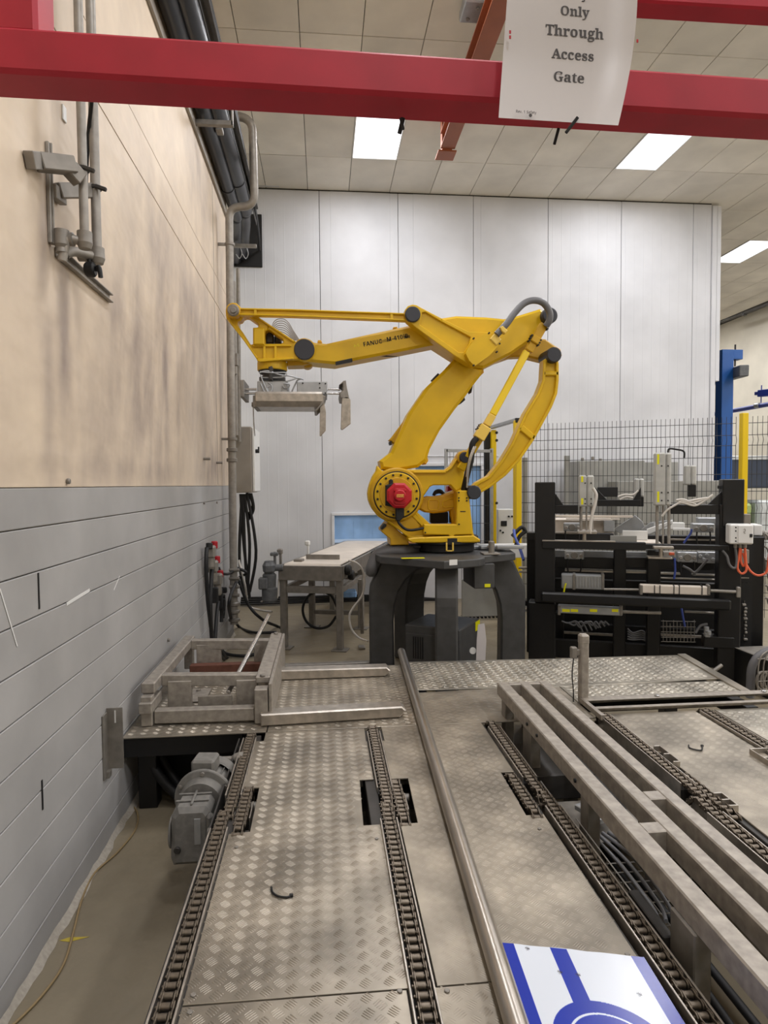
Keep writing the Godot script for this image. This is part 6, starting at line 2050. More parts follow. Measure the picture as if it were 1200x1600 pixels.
# ---------- hall side: guard, fence, machinery on the right ----------
func make_guard() -> void:
	# red guard frame close to the viewpoint
	var t := thing("guard_rail", "red painted steel guard frame crossing the top of the view close by", "guard rail", Vector3(0.1, 2.05, -1.05))
	var a := ony(-60, 34, 2.122)
	var b := ony(1260, 124, 2.122)
	var d := (b - a).normalized()
	var st := mb()
	var ez := Vector3(0, 0, -1)
	bar(st, a + Vector3(0, -0.033, -0.036), b + Vector3(0, -0.033, -0.036), 0.066, 0.072, 0.006)
	part(t, "rail", st, M.guard_red)
	st = mb()
	var p := onz(28, 20, 1.0)
	box(st, Vector3(onz(56, 20, 1.02).x - 0.035, 2.122 + 0.25, a.z - 0.05), Vector3(0.07, 0.5, 0.07), 0.006)
	part(t, "post", st, M.guard_red)
	st = mb()
	bar(st, onz(985, 2, 1.3), onz(1260, 18, 1.25), 0.035, 0.05, 0.004)
	part(t, "upper_rail", st, M.guard_red)
	# notice in a clear sleeve
	t = thing("paper_notice", "white paper notice with black serif lettering tied to the red guard rail", "notice", onz(885, 190, 0.97))
	st = mb()
	var nx := 12
	var ny := 14
	var P := func(i: int, j: int, back: float) -> Vector3:
		var u := float(i) / nx
		var v := float(j) / ny
		# corners follow a sheet that hangs a little askew; the right edge and the foot curl towards the viewer
		var xl := lerpf(800, 779, v)
		var xr := lerpf(994, 966, pow(v, 1.6)) + 8.0 * sin(v * PI)
		var yl := lerpf(-110, 184, v)
		var yr := lerpf(-100, 196, v)
		var dd := 0.985 - 0.02 * pow(maxf(v - 0.6, 0.0) / 0.4, 2.0) - 0.012 * pow(maxf(u - 0.7, 0.0) / 0.3, 2.0) + back
		return onz(lerpf(xl, xr, u), lerpf(yl, yr, u), dd)
	st.set_smooth_group(1)
	for i in nx:
		for j in ny:
			quad(st, P.call(i, j + 1, 0.0), P.call(i + 1, j + 1, 0.0), P.call(i + 1, j, 0.0), P.call(i, j, 0.0))
	st.set_smooth_group(2)
	for i in nx:
		for j in ny:
			quad(st, P.call(i, j, 0.0008), P.call(i + 1, j, 0.0008), P.call(i + 1, j + 1, 0.0008), P.call(i, j + 1, 0.0008))
	part(t, "sheet", st, M.paper)
	var tilt := -0.028
	var lines := [["Entry", 893, -11, 0.0355], ["Only", 898, 18, 0.0355], ["Through", 898, 50, 0.039], ["Access", 895, 86, 0.037], ["Gate", 889, 121, 0.039]]
	for l in lines:
		var dd := 0.9842 - 0.02 * pow(maxf((l[2] + 110.0) / 297.0 - 0.6, 0.0) / 0.4, 2.0)
		text_part(t, "notice_lettering", l[0], onz(l[1], l[2], dd), l[3] * 0.44, M.ink, tilt, true, true)
	text_part(t, "small_lettering", "Rev. 1 Safety", onz(822, 175, 0.9615), 0.0045, M.ink, tilt)
	st = mb()
	var q := onz(829, 180, 0.9608)
	cyl(st, q, q + Vector3(0, 0, -0.0006), 0.0025, 10)
	part(t, "print_mark", st, M.ink)
	st = mb()
	for k in [[797, 58], [797, 50], [996, 64]]:
		var r := onz(k[0], k[1], 0.975)
		box(st, r, Vector3(0.003, 0.005, 0.001), 0.0003)
	part(t, "red_tape_speck", st, M.motor_red)
	for k in [[903, 183, 884, 208, "black cable tie through the foot of the paper notice, the right one", 0.962], [873, 200, 866, 226, "black cable tie end below the red rail, the left one under the notice", 1.055]]:
		st = mb()
		bar(st, onz(k[0], k[1], k[5]), onz(k[2], k[3], k[5] + 0.004), 0.0048, 0.003, 0.0008, Vector3(0, 0, 1).cross(Vector3(1, 1.3, 0)))
		single("rail_tie", st, M.rubber, k[4], "cable tie")
	st = mb()
	bar(st, onz(630, 184, 1.06), onz(624, 209, 1.06), 0.007, 0.004, 0.001, Vector3(1, 0, 0))
	bar(st, onz(626, 184, 1.055), onz(630, 203, 1.055), 0.005, 0.003, 0.001, Vector3(1, 0, 0))
	single("rail_tie", st, M.rubber, "black cable tie stub under the red rail in front of a ceiling light", "cable tie")

func make_overhead() -> void:
	var t := thing("hanging_beam", "rust orange steel beam hanging under the ceiling behind the red rail", "beam", Vector3(1.23, 4.7, -5.0))
	var st := mb()
	bx(st, 1.16, 1.30, 4.66, 4.67, -6.2, -1.5, 0.002)
	bx(st, 1.16, 1.30, 4.80, 4.81, -6.2, -1.5, 0.002)
	bx(st, 1.215, 1.235, 4.67, 4.80, -6.2, -1.5, 0.001)
	part(t, "beam", st, M.orange_steel)
	st = mb()
	bx(st, 1.14, 1.32, 4.64, 4.655, -6.38, -6.20, 0.003)
	bx(st, 1.18, 1.28, 4.655, 5.0, -6.30, -6.22, 0.003)
	part(t, "end_plate", st, M.orange_steel)
	st = mb()
	cyl(st, onz(684, -40, 4.6), onz(655, 84, 5.6), 0.04, 14)
	cyl(st, onz(655, 84, 5.6), onz(645, 140, 6.2), 0.04, 14)
	single("ceiling_conduit", st, M.slate, "dark round conduit under the ceiling left of the rust orange beam", "conduit")
	t = thing("junction_box", "pale junction box on the ceiling beside the rust orange beam", "junction box", onz(738, 20, 4.7))
	st = mb()
	var p := onz(738, 18, 4.75)
	box(st, p + Vector3(0, 0.03, 0), Vector3(0.15, 0.08, 0.22), 0.008)
	part(t, "box_body", st, M.alu)
	st = mb()
	for k in [[0.03, 0.05], [-0.02, -0.06]]: cyl(st, p + Vector3(k[0], -0.012, k[1]), p + Vector3(k[0], -0.02, k[1]), 0.014, 10, 0.002)
	part(t, "screw", st, M.dull_steel)

func wire_panel(st: SurfaceTool, a: Vector3, b: Vector3, y0: float, y1: float, pitch: float, rows: Array, r := 0.0026) -> void:
	var d := b - a
	var n := int(d.length() / pitch)
	var nrm := d.normalized().cross(Vector3.UP)
	for i in n + 1:
		var p := a + d * (float(i) / n)
		var pts := [Vector3(p.x, y0, p.z)]
		for h in rows:
			if h[1] > 0.0:
				pts.append(Vector3(p.x, h[0] - 0.05, p.z))
				pts.append(Vector3(p.x, h[0], p.z) + nrm * h[1])
				pts.append(Vector3(p.x, h[0] + 0.05, p.z))
		pts.append(Vector3(p.x, y1, p.z))
		tube(st, pts, r, 5, false)
	for h in rows:
		for k in ([-0.05, 0.05] if h[1] > 0.0 else [0.0]):
			tube(st, [Vector3(a.x, h[0] + k, a.z) + nrm * 0.006, Vector3(b.x, h[0] + k, b.z) + nrm * 0.006], r * 1.2, 5, false)

func make_fence() -> void:
	# mesh fence behind the black machine
	var top := 2.08
	var A := onz(813, 660, 6.72)
	A.y = 0
	var B := onz(1290, 634, 5.62)
	B.y = 0
	var t := thing("mesh_fence", "dark welded mesh safety fence on yellow posts behind the black machine", "fence", (A + B) / 2)
	var rows := []
	for i in 12:
		rows.append([0.2 + 0.165 * i, 0.0])
	rows[10][1] = 0.035
	rows[6][1] = 0.035
	var d := (B - A).normalized()
	var pb := onz(1157, 700, 5.93)
	var split := (Vector3(pb.x, 0, pb.z) - A).length()
	for k in [[0.0, split - 0.05], [split + 0.05, (B - A).length()]]:
		var st := mb()
		wire_panel(st, A + d * k[0], A + d * k[1], 0.12, top, 0.0415, rows)
		var o := part(t, "wire_mesh", st, M.wire)
		o.set_meta("kind", "stuff")
	for k in [[A + d * split, 2.11], [A + d * -0.03, 2.05]]:
		var st := mb()
		box(st, k[0] + Vector3(0, k[1] / 2, 0.03), Vector3(0.06, k[1], 0.06), 0.004)
		part(t, "post", st, M.post_yellow)
	# light curtain posts with the grey bar over them
	t = thing("light_curtain", "yellow light curtain post pair with a grey top bar behind the arm", "light curtain", onz(790, 900, 7.0))
	for k in [[771, 672, 7.25, 0.055], [807, 657, 6.8, 0.06]]:
		var st := mb()
		var p := onz(k[0], k[1], k[2])
		bx(st, p.x - k[3] / 2, p.x + k[3] / 2, 0.0, p.y, p.z - 0.03, p.z + 0.03, 0.004)
		part(t, "post", st, M.post_yellow)
	var st := mb()
	bar(st, onz(768, 668, 7.25), onz(808, 656, 6.8), 0.035, 0.06, 0.003)
	part(t, "top_bar", st, M.alu)
	st = mb()
	box(st, onz(808, 657, 6.79), Vector3(0.05, 0.05, 0.06), 0.004)
	for y in [676, 688, 786]: box(st, onz(776, y, 7.22), Vector3(0.03, 0.03, 0.03), 0.008)
	part(t, "end_cap", st, M.rubber)
	st = mb()
	var c0 := onz(762, 668, 7.3)
	bx(st, onz(757, 700, 7.3).x, onz(768, 700, 7.3).x, 0.7, c0.y - 0.05, -7.34, -7.28, 0.004)
	single("dark_post", st, M.rubber, "dark grey upright post left of the yellow light curtain, behind the mesh gate", "post")
	# small gate of mesh in a grey frame
	t = thing("mesh_gate", "grey framed mesh gate panel behind the base of the arm", "gate", onz(733, 900, 7.1))
	var ga := onz(697, 701, 7.1)
	var gb := onz(768, 706, 7.1)
	st = mb()
	for x in [ga.x, gb.x]: bx(st, x - 0.018, x + 0.018, 0.3, ga.y, -7.12, -7.085, 0.003)
	bar(st, Vector3(ga.x, ga.y - 0.02, -7.1), Vector3(gb.x, ga.y - 0.03, -7.1), 0.035, 0.03, 0.003)
	part(t, "gate_frame", st, M.alu)
	st = mb()
	wire_panel(st, Vector3(ga.x, 0, -7.1), Vector3(gb.x, 0, -7.1), 0.3, ga.y - 0.03, 0.042, [[0.6, 0.0], [0.8, 0.0], [1.0, 0.0], [1.2, 0.0], [1.4, 0.0], [1.6, 0.0]])
	var o := part(t, "wire_mesh", st, M.wire)
	o.set_meta("kind", "stuff")
	# two slim grey posts and the grey machine behind the fence
	for k in [[820, 715, 7.0, "slim grey post just right of the yellow light curtain"], [886, 712, 6.9, "slim grey post behind the mesh, left of the grey machine housing"]]:
		st = mb()
		var p := onz(k[0], k[1], k[2])
		bx(st, p.x - 0.025, p.x + 0.025, 0.0, p.y, p.z - 0.025, p.z + 0.025, 0.003)
		single("slim_post", st, M.machine_grey, k[3], "post")
	# control cabinet with screen
	t = thing("control_cabinet", "white control cabinet with a small dark screen between the yellow light curtain posts", "control cabinet", onz(790, 900, 7.4))
	st = mb()
	var ca := onz(778, 796, 7.4)
	var cb := onz(804, 850, 7.4)
	bx(st, ca.x, cb.x, 0.0, ca.y, -7.6, -7.4, 0.006)
	part(t, "cabinet_body", st, M.white)
	st = mb()
	var sa := onz(783, 814, 7.39)
	var sb := onz(792, 822, 7.39)
	bx(st, sa.x, sb.x, sb.y, sa.y, -7.4, -7.39, 0.001)
	for k in [[795, 807], [800, 807], [782, 829], [786, 832]]: cyl(st, onz(k[0], k[1], 7.395), onz(k[0], k[1], 7.38), 0.012, 10, 0.002)
	part(t, "screen_and_button", st, M.rubber)
	t = thing("grey_housing", "grey sheet metal machine housing behind the mesh fence", "machine housing", onz(980, 900, 7.3))
	for k in [[905, 720, 1005, 1010, 7.35, 7.8], [965, 752, 1122, 1010, 7.1, 7.5], [1005, 722, 1058, 900, 7.52, 7.8]]:
		st = mb()
		var a := onz(k[0], k[1], k[4])
		var b := onz(k[2], k[3], k[4])
		bx(st, a.x, b.x, maxf(b.y, 0.0), a.y, -k[5], -k[4], 0.006)
		part(t, "housing_panel", st, M.machine_grey)
	st = mb()
	for k in [[910, 718], [926, 716], [938, 719]]: box(st, onz(k[0], k[1], 7.4), Vector3(0.03, 0.04, 0.03), 0.005)
	part(t, "small_bracket", st, M.dull_steel)
	# pipe conveyor pieces between
	st = mb()
	var ra := onz(750, 852, 6.3)
	var rb := onz(835, 858, 6.2)
	bx(st, ra.x, rb.x, onz(790, 872, 6.25).y, ra.y, -6.45, -6.25, 0.004)
	var cg := thing("conveyor_guard", "white conveyor side guard with black knobs right of the stand top", "guard panel", onz(790, 872, 6.25))
	part(cg, "panel", st, M.white)
	st = mb()
	cyl(st, onz(779, 860, 6.24), onz(779, 860, 6.2), 0.014, 12, 0.003)
	part(cg, "knob", st, M.rubber)
	st = mb()
	cyl(st, onz(760, 859, 6.24), onz(760, 859, 6.2), 0.014, 12, 0.003)
	part(cg, "knob", st, M.rubber)
	st = mb()
	bx(st, onz(722, 915, 6.6).x, onz(800, 915, 6.6).x, onz(750, 963, 6.6).y, onz(750, 905, 6.6).y, -6.64, -6.6, 0.003)
	single("grey_sheet", st, M.machine_grey, "plain grey sheet metal panel seen through the right legs of the stand", "panel")
	st = mb()
	for i in 9: bx(st, onz(728 + i * 6, 970, 6.7).x, onz(731 + i * 6, 970, 6.7).x, onz(730, 972, 6.7).y, onz(730, 964, 6.7).y, -6.75, -6.7, 0.002)
	bx(st, onz(722, 972, 6.8).x, onz(800, 972, 6.8).x, 0.0, onz(730, 972, 6.8).y, -6.9, -6.8, 0.002)
	single("roller_row", st, M.black, "row of dark rollers beneath the grey sheet metal panel", "rollers")
	st = mb()
	for k in [[800, 838, 815, 824, 822, 832], [822, 830, 812, 838, 806, 852]]:
		tube(st, [onz(k[0], k[1], 6.3), onz(k[2], k[3], 6.3), onz(k[4], k[5], 6.3)], 0.02, 8)
	single("hand_lever", st, M.rubber, "dark lever and hose beside the yellow light curtain foot", "lever")
	st = mb()
	tube(st, [onz(803, 828, 5.6), onz(805, 840, 5.5), onz(812, 856, 5.4), onz(818, 875, 5.3)], 0.013, 8)
	single("blue_hose", st, M.cable_blue, "blue hose hanging left of the black machine frame", "hose")
	make_hall_far()

func make_hall_far() -> void:
	# blue column with a bracket arm
	var t := thing("blue_column", "tall blue steel column with a short bracket arm beyond the white wall", "column", onz(1132, 900, 8.4))
	var st := mb()
	var p0 := onz(1123, 700, 8.4)
	var p1 := onz(1141, 700, 8.4)
	var top := onz(1135, 547, 8.4).y
	bx(st, p0.x, p1.x, 0.0, top, -8.5, -8.35, 0.004)
	part(t, "column", st, M.blue)
	st = mb()
	bx(st, p0.x + 0.02, onz(1158, 560, 8.4).x, onz(1150, 562, 8.4).y, top, -8.48, -8.36, 0.004)
	part(t, "bracket_arm", st, M.blue)
	st = mb()
	var rx := onz(1150, 560, 8.4).x
	cyl(st, Vector3(rx, onz(1150, 572, 8.4).y, -8.42), Vector3(rx, onz(1150, 538, 8.4).y, -8.42), 0.012, 8)
	part(t, "threaded_rod", st, M.dark_metal)
	st = mb()
	bar(st, onz(1112, 594, 9.4), onz(1163, 579, 8.1), 0.15, 0.12, 0.01)
	single("crane_rail", st, M.motor_grey, "grey box rail carried past the tall blue column", "rail")
	st = mb()
	bx(st, onz(1119, 580, 8.6).x, onz(1129, 580, 8.6).x, onz(1120, 585, 8.6).y, onz(1120, 581, 8.6).y, -8.7, -8.6, 0.003)
	single("rail_clip", st, M.rubber, "black clip at the left end of the grey box rail", "clip")
	st = mb()
	cyl(st, onz(1110, 648, 10.6), onz(1216, 629, 8.6), 0.035, 16)
	single("blue_pipe", st, M.pipe_blue, "long blue pipe along the distant cream wall", "pipe")
	st = mb()
	cyl(st, onz(1181, 634, 9.15), onz(1187, 633, 9.05), 0.04, 16, 0.004)
	single("pipe_band", st, M.alu, "bright band round the long blue pipe", "band")
	st = mb()
	bar(st, onz(1187, 615, 9.1), onz(1215, 612, 8.8), 0.10, 0.1, 0.006)
	cyl(st, onz(1189, 630, 9.1), onz(1190, 602, 9.1), 0.008, 8)
	bar(st, onz(1181, 615, 9.2), onz(1188, 614, 9.1), 0.05, 0.05, 0.004)
	single("blue_hanger", st, M.pipe_blue, "blue hanger beam above the long blue pipe at the right edge", "hanger")
	st = mb()
	tube(st, [onz(1128, 502, 13.0), onz(1163, 489, 12.2), onz(1205, 473, 11.4)], 0.035, 8, false)
	cyl(st, onz(1163, 489, 12.2), onz(1163, 493, 12.2), 0.05, 8)
	single("wall_conduit", st, M.dark_metal, "dark conduit high along the distant cream wall under the ceiling", "conduit")
	# parked goods beyond the fence
	t = thing("slate_container", "slate blue container behind the fence at the right edge", "container", onz(1180, 900, 9.2))
	st = mb()
	var a := onz(1112, 716, 9.4)
	var b := onz(1255, 762, 9.4)
	bx(st, a.x, b.x, b.y, a.y, -9.9, -9.3, 0.02)
	part(t, "container_body", st, M.slate)
	st = mb()
	bx(st, a.x - 0.02, b.x, a.y - 0.03, a.y + 0.03, -9.92, -9.28, 0.005)
	part(t, "rim", st, M.wrap)
	for i in 3:
		st = mb()
		var x0 := onz(1113 + i * 33, 800, 9.2).x
		box(st, Vector3(x0 + 0.15, 0.55, -9.4), Vector3(0.28, 1.1 + 0.06 * i, 0.5), 0.05)
		single("wrapped_load", st, [M.wrap, M.wrap_green, M.wrap][i], ["shrink wrapped load behind the black column of the machine", "pale green wrapped load under the slate container", "white wrapped load at the right edge behind the mesh"][i], "wrapped load")

# ---------- black layer-forming machine, turned a little towards the viewer at its right ----------
var mO := Vector3.ZERO
var mU := Vector3.RIGHT
var mN := Vector3.BACK
func mp(x: float, y: float, k := 0.0) -> Vector3:
	var r := ray(CM[0] + x / CM[2], CM[1] + y / CM[2])
	var s := ((mO - mN * k) - EYE).dot(mN) / r.dot(mN)
	return EYE + r * s
func mbox(st: SurfaceTool, x0: float, y0: float, x1: float, y1: float, k: float, t: float, b := 0.004, floor_down := false) -> void:
	var ym := (y0 + y1) / 2
	var xm := (x0 + x1) / 2
	var p := mp(x0, ym, k)
	var q := mp(x1, ym, k)
	var hi := mp(xm, y0, k).y
	var lo := 0.0 if floor_down else mp(xm, y1, k).y
	var c := (p + q) / 2
	c.y = (hi + lo) / 2
	box(st, c - mN * t / 2, Vector3((q - p).dot(mU), hi - lo, t), b, Basis(mU, Vector3.UP, mN))
func mtri(st: SurfaceTool, pts: Array, k: float, t: float) -> void:
	var poly := PackedVector2Array()
	var o := mp(pts[0], pts[1], k)
	for i in range(0, pts.size(), 2):
		var v := mp(pts[i], pts[i + 1], k) - o
		poly.append(Vector2(v.dot(mU), v.y))
	slab(st, poly, Transform3D(Basis(mU, Vector3.UP, mN), o), t, 0.003)
func mcyl(st: SurfaceTool, x0: float, y0: float, x1: float, y1: float, k: float, r: float, bev := 0.002) -> void:
	cyl(st, mp(x0, y0, k), mp(x1, y1, k), r, 14, bev)
func mknob(st: SurfaceTool, x: float, y: float, k: float, r: float, l: float) -> void:
	var p := mp(x, y, k)
	cyl(st, p - mN * 0.002, p + mN * l, r, 18, 0.003)
func mtube(st: SurfaceTool, pts: Array, k: float, r: float) -> void:
	var p := []
	for i in range(0, pts.size(), 2): p.append(mp(pts[i], pts[i + 1], k))
	tube(st, p, r, 7)

func make_machine() -> void:
	var L := onz(CM[0] + 105 / CM[2], 757, 4.80)
	var R := onz(CM[0] + 1000 / CM[2], 757, 4.30)
	mO = L
	mU = Vector3(R.x - L.x, 0, R.z - L.z).normalized()
	mN = mU.cross(Vector3.UP)
	var t := thing("layer_machine", "black painted machine frame of columns and cross beams to the right of the stand", "machine", Vector3(L.x, 0, L.z))
	var cols := [[105, 632, 198, 1190, 0.0, 0.14, false], [76, 1190, 200, 1600, 0.02, 0.16, true], [975, 618, 1076, 840, 0.0, 0.14, false], [955, 735, 1060, 1600, 0.01, 0.14, true], [1100, 885, 1166, 1400, 0.35, 0.12, true], [68, 865, 130, 1500, 0.5, 0.12, true], [470, 935, 527, 1500, 0.30, 0.10, true], [625, 950, 687, 1500, 0.30, 0.10, true], [200, 1235, 240, 1600, 0.6, 0.1, true]]
	for c in cols:
		var st := mb()
		mbox(st, c[0], c[1], c[2], c[3], c[4], c[5], 0.006, c[6])
		part(t, "column", st, M.black)
	var beams := [[180, 738, 306, 778, 0.03, 0.08], [735, 736, 980, 780, 0.03, 0.08], [140, 908, 620, 944, -0.02, 0.06], [600, 922, 1005, 946, -0.02, 0.06], [395, 714, 598, 744, 0.9, 0.08], [68, 868, 470, 905, 0.45, 0.08], [600, 880, 960, 922, 0.45, 0.08], [200, 980, 480, 1030, 0.40, 0.08], [520, 985, 960, 1035, 0.40, 0.08], [200, 1090, 960, 1130, 0.55, 0.06], [60, 1190, 500, 1215, 0.5, 0.05], [200, 1300, 1000, 1400, 0.65, 0.05], [120, 1380, 1000, 1600, 0.4, 0.05], [890, 1350, 1030, 1400, 0.0, 0.12]]
	for c in beams:
		var st := mb()
		mbox(st, c[0], c[1], c[2], c[3], c[4], c[5], 0.004)
		part(t, "cross_beam", st, M.black)
	# added black sheets standing in for the dark inside of the machine
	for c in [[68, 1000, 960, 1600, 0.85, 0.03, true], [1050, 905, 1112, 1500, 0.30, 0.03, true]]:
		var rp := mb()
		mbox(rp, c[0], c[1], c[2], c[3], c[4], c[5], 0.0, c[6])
		part(t, "added_dark_rear", rp, M.rubber)
	# sloping lower beam with a rounded top, nearer than the columns
	var st := mb()
	bar(st, mp(135, 1162, -0.05), mp(1012, 1200, -0.05), 0.075, 0.06, 0.012)
	part(t, "cross_beam", st, M.black)
	st = mb()
	mtri(st, [180, 655, 238, 738, 180, 738], 0.04, 0.02)
	mtri(st, [905, 738, 972, 672, 972, 738], 0.04, 0.02)
	mtri(st, [385, 655, 440, 714, 385, 714], 0.92, 0.02)
	mtri(st, [560, 714, 597, 655, 597, 714], 0.92, 0.02)
	part(t, "gusset", st, M.black)
	st = mb()
	for k in [[185, 645], [185, 665], [962, 655]]: mbox(st, k[0] - 8, k[1] - 8, k[0] + 8, k[1] + 8, 0.02, 0.03)
	mbox(st, 395, 655, 490, 700, 1.0, 0.03)
	part(t, "stop_block", st, M.rubber)
	# pale edges: guide strips of the conveyors inside
	for c in [[140, 903, 480, 908, -0.02, 0.06], [245, 1040, 470, 1048, 0.38, 0.10], [520, 1046, 625, 1054, 0.38, 0.10], [680, 1052, 780, 1060, 0.38, 0.06], [835, 1060, 950, 1066, 0.38, 0.06], [690, 1078, 950, 1083, 0.37, 0.04], [30, 1028, 100, 1035, 0.55, 0.08], [30, 1048, 105, 1053, 0.55, 0.08], [50, 1222, 105, 1228, 0.52, 0.06], [720, 895, 960, 903, 0.44, 0.06], [200, 865, 330, 872, 0.44, 0.06], [1060, 1072, 1098, 1078, 0.3, 0.04], [1060, 1096, 1098, 1100, 0.3, 0.04], [240, 1330, 470, 1340, 0.55, 0.03], [690, 1340, 890, 1350, 0.55, 0.03], [800, 1232, 950, 1240, 0.5, 0.03]]:
		st = mb()
		mbox(st, c[0], c[1], c[2], c[3], c[4], c[5], 0.001)
		part(t, "guide_strip", st, M.steel)
	# plates on top: tables
	var tables := [[345, 918, 470, 934, 0.15, 0.35], [455, 880, 578, 934, 0.10, 0.012], [512, 857, 628, 900, 0.30, 0.02], [575, 912, 690, 936, 0.10, 0.30]]
	var tl := ["cream table plate at the left front of the black machine", "grey upright plate in the middle of the black machine top", "white upright plate behind the grey plate on the black machine", "cream table plate at the right front of the black machine"]
	for i in 4:
		var c = tables[i]
		st = mb()
		mbox(st, c[0], c[1], c[2], c[3], c[4], c[5], 0.002)
		single("table_plate", st, [M.belt, M.machine_grey, M.white, M.belt][i], tl[i], "plate")
	# white conveyor body behind
	st = mb()
	mbox(st, 195, 808, 470, 872, 0.95, 0.4, 0.004)
	mbox(st, 195, 786, 560, 796, 0.9, 0.06, 0.002)
	mbox(st, 250, 800, 500, 806, 0.85, 0.05, 0.002)
	single("rear_conveyor", st, M.belt, "pale conveyor body at the rear left of the black machine", "conveyor")
	st = mb()
	mtri(st, [470, 850, 570, 785, 605, 815, 620, 850, 500, 870], 1.0, 0.03)
	mtri(st, [600, 850, 640, 820, 745, 805, 740, 830, 640, 875, 600, 875], 0.9, 0.03)
	mbox(st, 425, 812, 475, 862, 0.85, 0.08)
	single("rear_chute", st, M.alu, "slanting grey sheet metal chute at the rear of the black machine", "chute")
	st = mb()
	mtri(st, [625, 850, 745, 808, 745, 822, 640, 872, 625, 872], 0.6, 0.03)
	mbox(st, 655, 820, 800, 850, 0.9, 0.1, 0.003)
	mbox(st, 745, 845, 850, 856, 0.8, 0.03, 0.002)
	single("white_guide", st, M.white, "white slanting guide at the centre rear of the black machine", "guide")
	# bands of pale conveyor side seen between the beams
	for c in [[195, 950, 470, 990, 0.6, "pale side band of the inner conveyor, left bay below the front beam"], [520, 955, 622, 992, 0.6, "pale side band of the inner conveyor, middle bay below the front beam"]]:
		st = mb()
		mbox(st, c[0], c[1], c[2], c[3], c[4], 0.04, 0.002)
		single("inner_conveyor", st, M.alu, c[5], "conveyor")
	# valve blocks
	var vb := [[238, 822, 318, 860, 0.40, "pale valve block with a round dial on the rear left beam of the black machine"], [835, 824, 938, 866, 0.35, "pale valve block with a round dial on the rear right beam of the black machine"], [243, 950, 334, 990, 0.32, "pale valve block with a round dial under the left of the front beam"], [765, 956, 858, 1004, 0.30, "pale valve block with a round dial under the right of the front beam"]]
	for v in vb:
		var o := thing("valve_block", v[5], "valve block", mp((v[0] + v[2]) / 2.0, v[3], v[4]))
		st = mb()
		mbox(st, v[0], v[1], v[2], v[3], v[4], 0.1, 0.006)
		part(o, "body", st, M.alu)
		var cx: float = (v[0] + v[2]) / 2.0
		var cy: float = (v[1] + v[3]) / 2.0
		st = mb()
		mknob(st, cx, cy, v[4], 0.028, 0.012)
		part(o, "dial", st, M.dull_steel)
		st = mb()
		for s in [-1, 1]: mknob(st, cx + s * (v[2] - v[0]) * 0.34, cy + 2, v[4], 0.014, 0.025)
		part(o, "port_fitting", st, M.galv)
		st = mb()
		for s in [-1, 1]: mtube(st, [cx + s * 30, v[3] - 4, cx + s * 32, v[3] + 25, cx + s * 28, v[3] + 60], v[4] - 0.01, 0.006)
		part(o, "air_line", st, M.rubber)
	st = mb()
	mbox(st, 858, 955, 952, 1008, 0.31, 0.08, 0.005)
	for k in [[870, 975], [900, 970], [930, 990], [885, 990]]: mknob(st, k[0], k[1], 0.31, 0.014, 0.02)
	single("terminal_block", st, M.alu, "pale terminal block right of the right valve block under the front beam", "terminal block")
	st = mb()
	mbox(st, 860, 797, 955, 824, 0.45, 0.1, 0.005)
	single("terminal_block", st, M.alu, "flat pale housing behind the rear right valve block", "terminal block")
	# upright actuators
	var acts := [[308, 600, 345, 381, 746, 860, 0.02, "upright grey actuator with yellow labels on the left of the black machine", 3], [660, 495, 712, 738, 742, 930, -0.03, "tall upright grey actuator with yellow labels on the right of the black machine", 3], [800, 553, 828, 855, 645, 700, 0.85, "short upright grey actuator at the rear right of the black machine", 1], [568, 615, 590, 612, 700, 745, 0.95, "pale narrow actuator at the rear centre of the black machine", 1]]
	for a in acts:
		var o := thing("lift_actuator", a[7], "actuator", mp((a[0] + a[3]) / 2.0, a[5], a[6]))
		st = mb()
		mbox(st, a[0], a[1], a[2], a[4], a[6], 0.10, 0.010)
		mbox(st, a[2] + 1, a[1], a[3], a[4], a[6] + 0.004, 0.09, 0.012)
		part(o, "body", st, M.actuator_grey)
		if a[8] == 3:
			st = mb()
			for yy in [[0.03, 0.22], [0.73, 0.93]]:
				mbox(st, a[0] + 12, lerpf(a[1], a[4], yy[0]), a[0] + 22, lerpf(a[1], a[4], yy[1]), a[6] - 0.001, 0.003, 0.0)
			part(o, "yellow_label", st, M.label_yellow)
			st = mb()
			for yy in [0.25, 0.75, 0.9]:
				for xx in [0.42, 0.8]: mknob(st, lerpf(a[0], a[3], xx), lerpf(a[1], a[4], yy), a[6], 0.006, 0.004)
			part(o, "bolt", st, M.dark_metal)
			for xx in [0.15, 0.5, 0.85]:
				st = mb()
				var x: float = lerpf(a[0], a[3], xx)
				mcyl(st, x, a[4], x, a[5], a[6] + 0.05, 0.011 if xx != 0.5 else 0.007)
				part(o, "guide_rod", st, M.galv)
			st = mb()
			mbox(st, a[0] - 5, a[5] + (0 if a[0] < 500 else 0), a[3] + 12, a[5] + 12, a[6] - 0.05, 0.2, 0.003)
			mcyl(st, (a[0] + a[3]) / 2.0 - 10, a[5] + 10, (a[0] + a[3]) / 2.0 - 10, a[5] + 55, a[6], 0.014)
			mbox(st, a[0] - 30, a[5] + 50, a[3] + 5, a[5] + 58, a[6] - 0.03, 0.12, 0.002)
			part(o, "push_plate", st, M.steel)
		else:
			st = mb()
			mbox(st, a[0] + 16, a[4], a[3] - 2, a[5], a[6] + 0.02, 0.06, 0.004)
			part(o, "mount", st, M.black)
	st = mb()
	mtube(st, [375, 660, 390, 690, 385, 730, 372, 780, 362, 840, 365, 870], -0.02, 0.012)
	single("white_hose", st, M.cable_white, "white hose beside the upright actuator on the left of the black machine", "hose")
	st = mb()
	mtube(st, [722, 495, 728, 478, 760, 480, 795, 490, 797, 520], 0.05, 0.007)
	single("black_cable", st, M.rubber, "black cable bridging the tops of the right and rear actuators", "cable")
	st = mb()
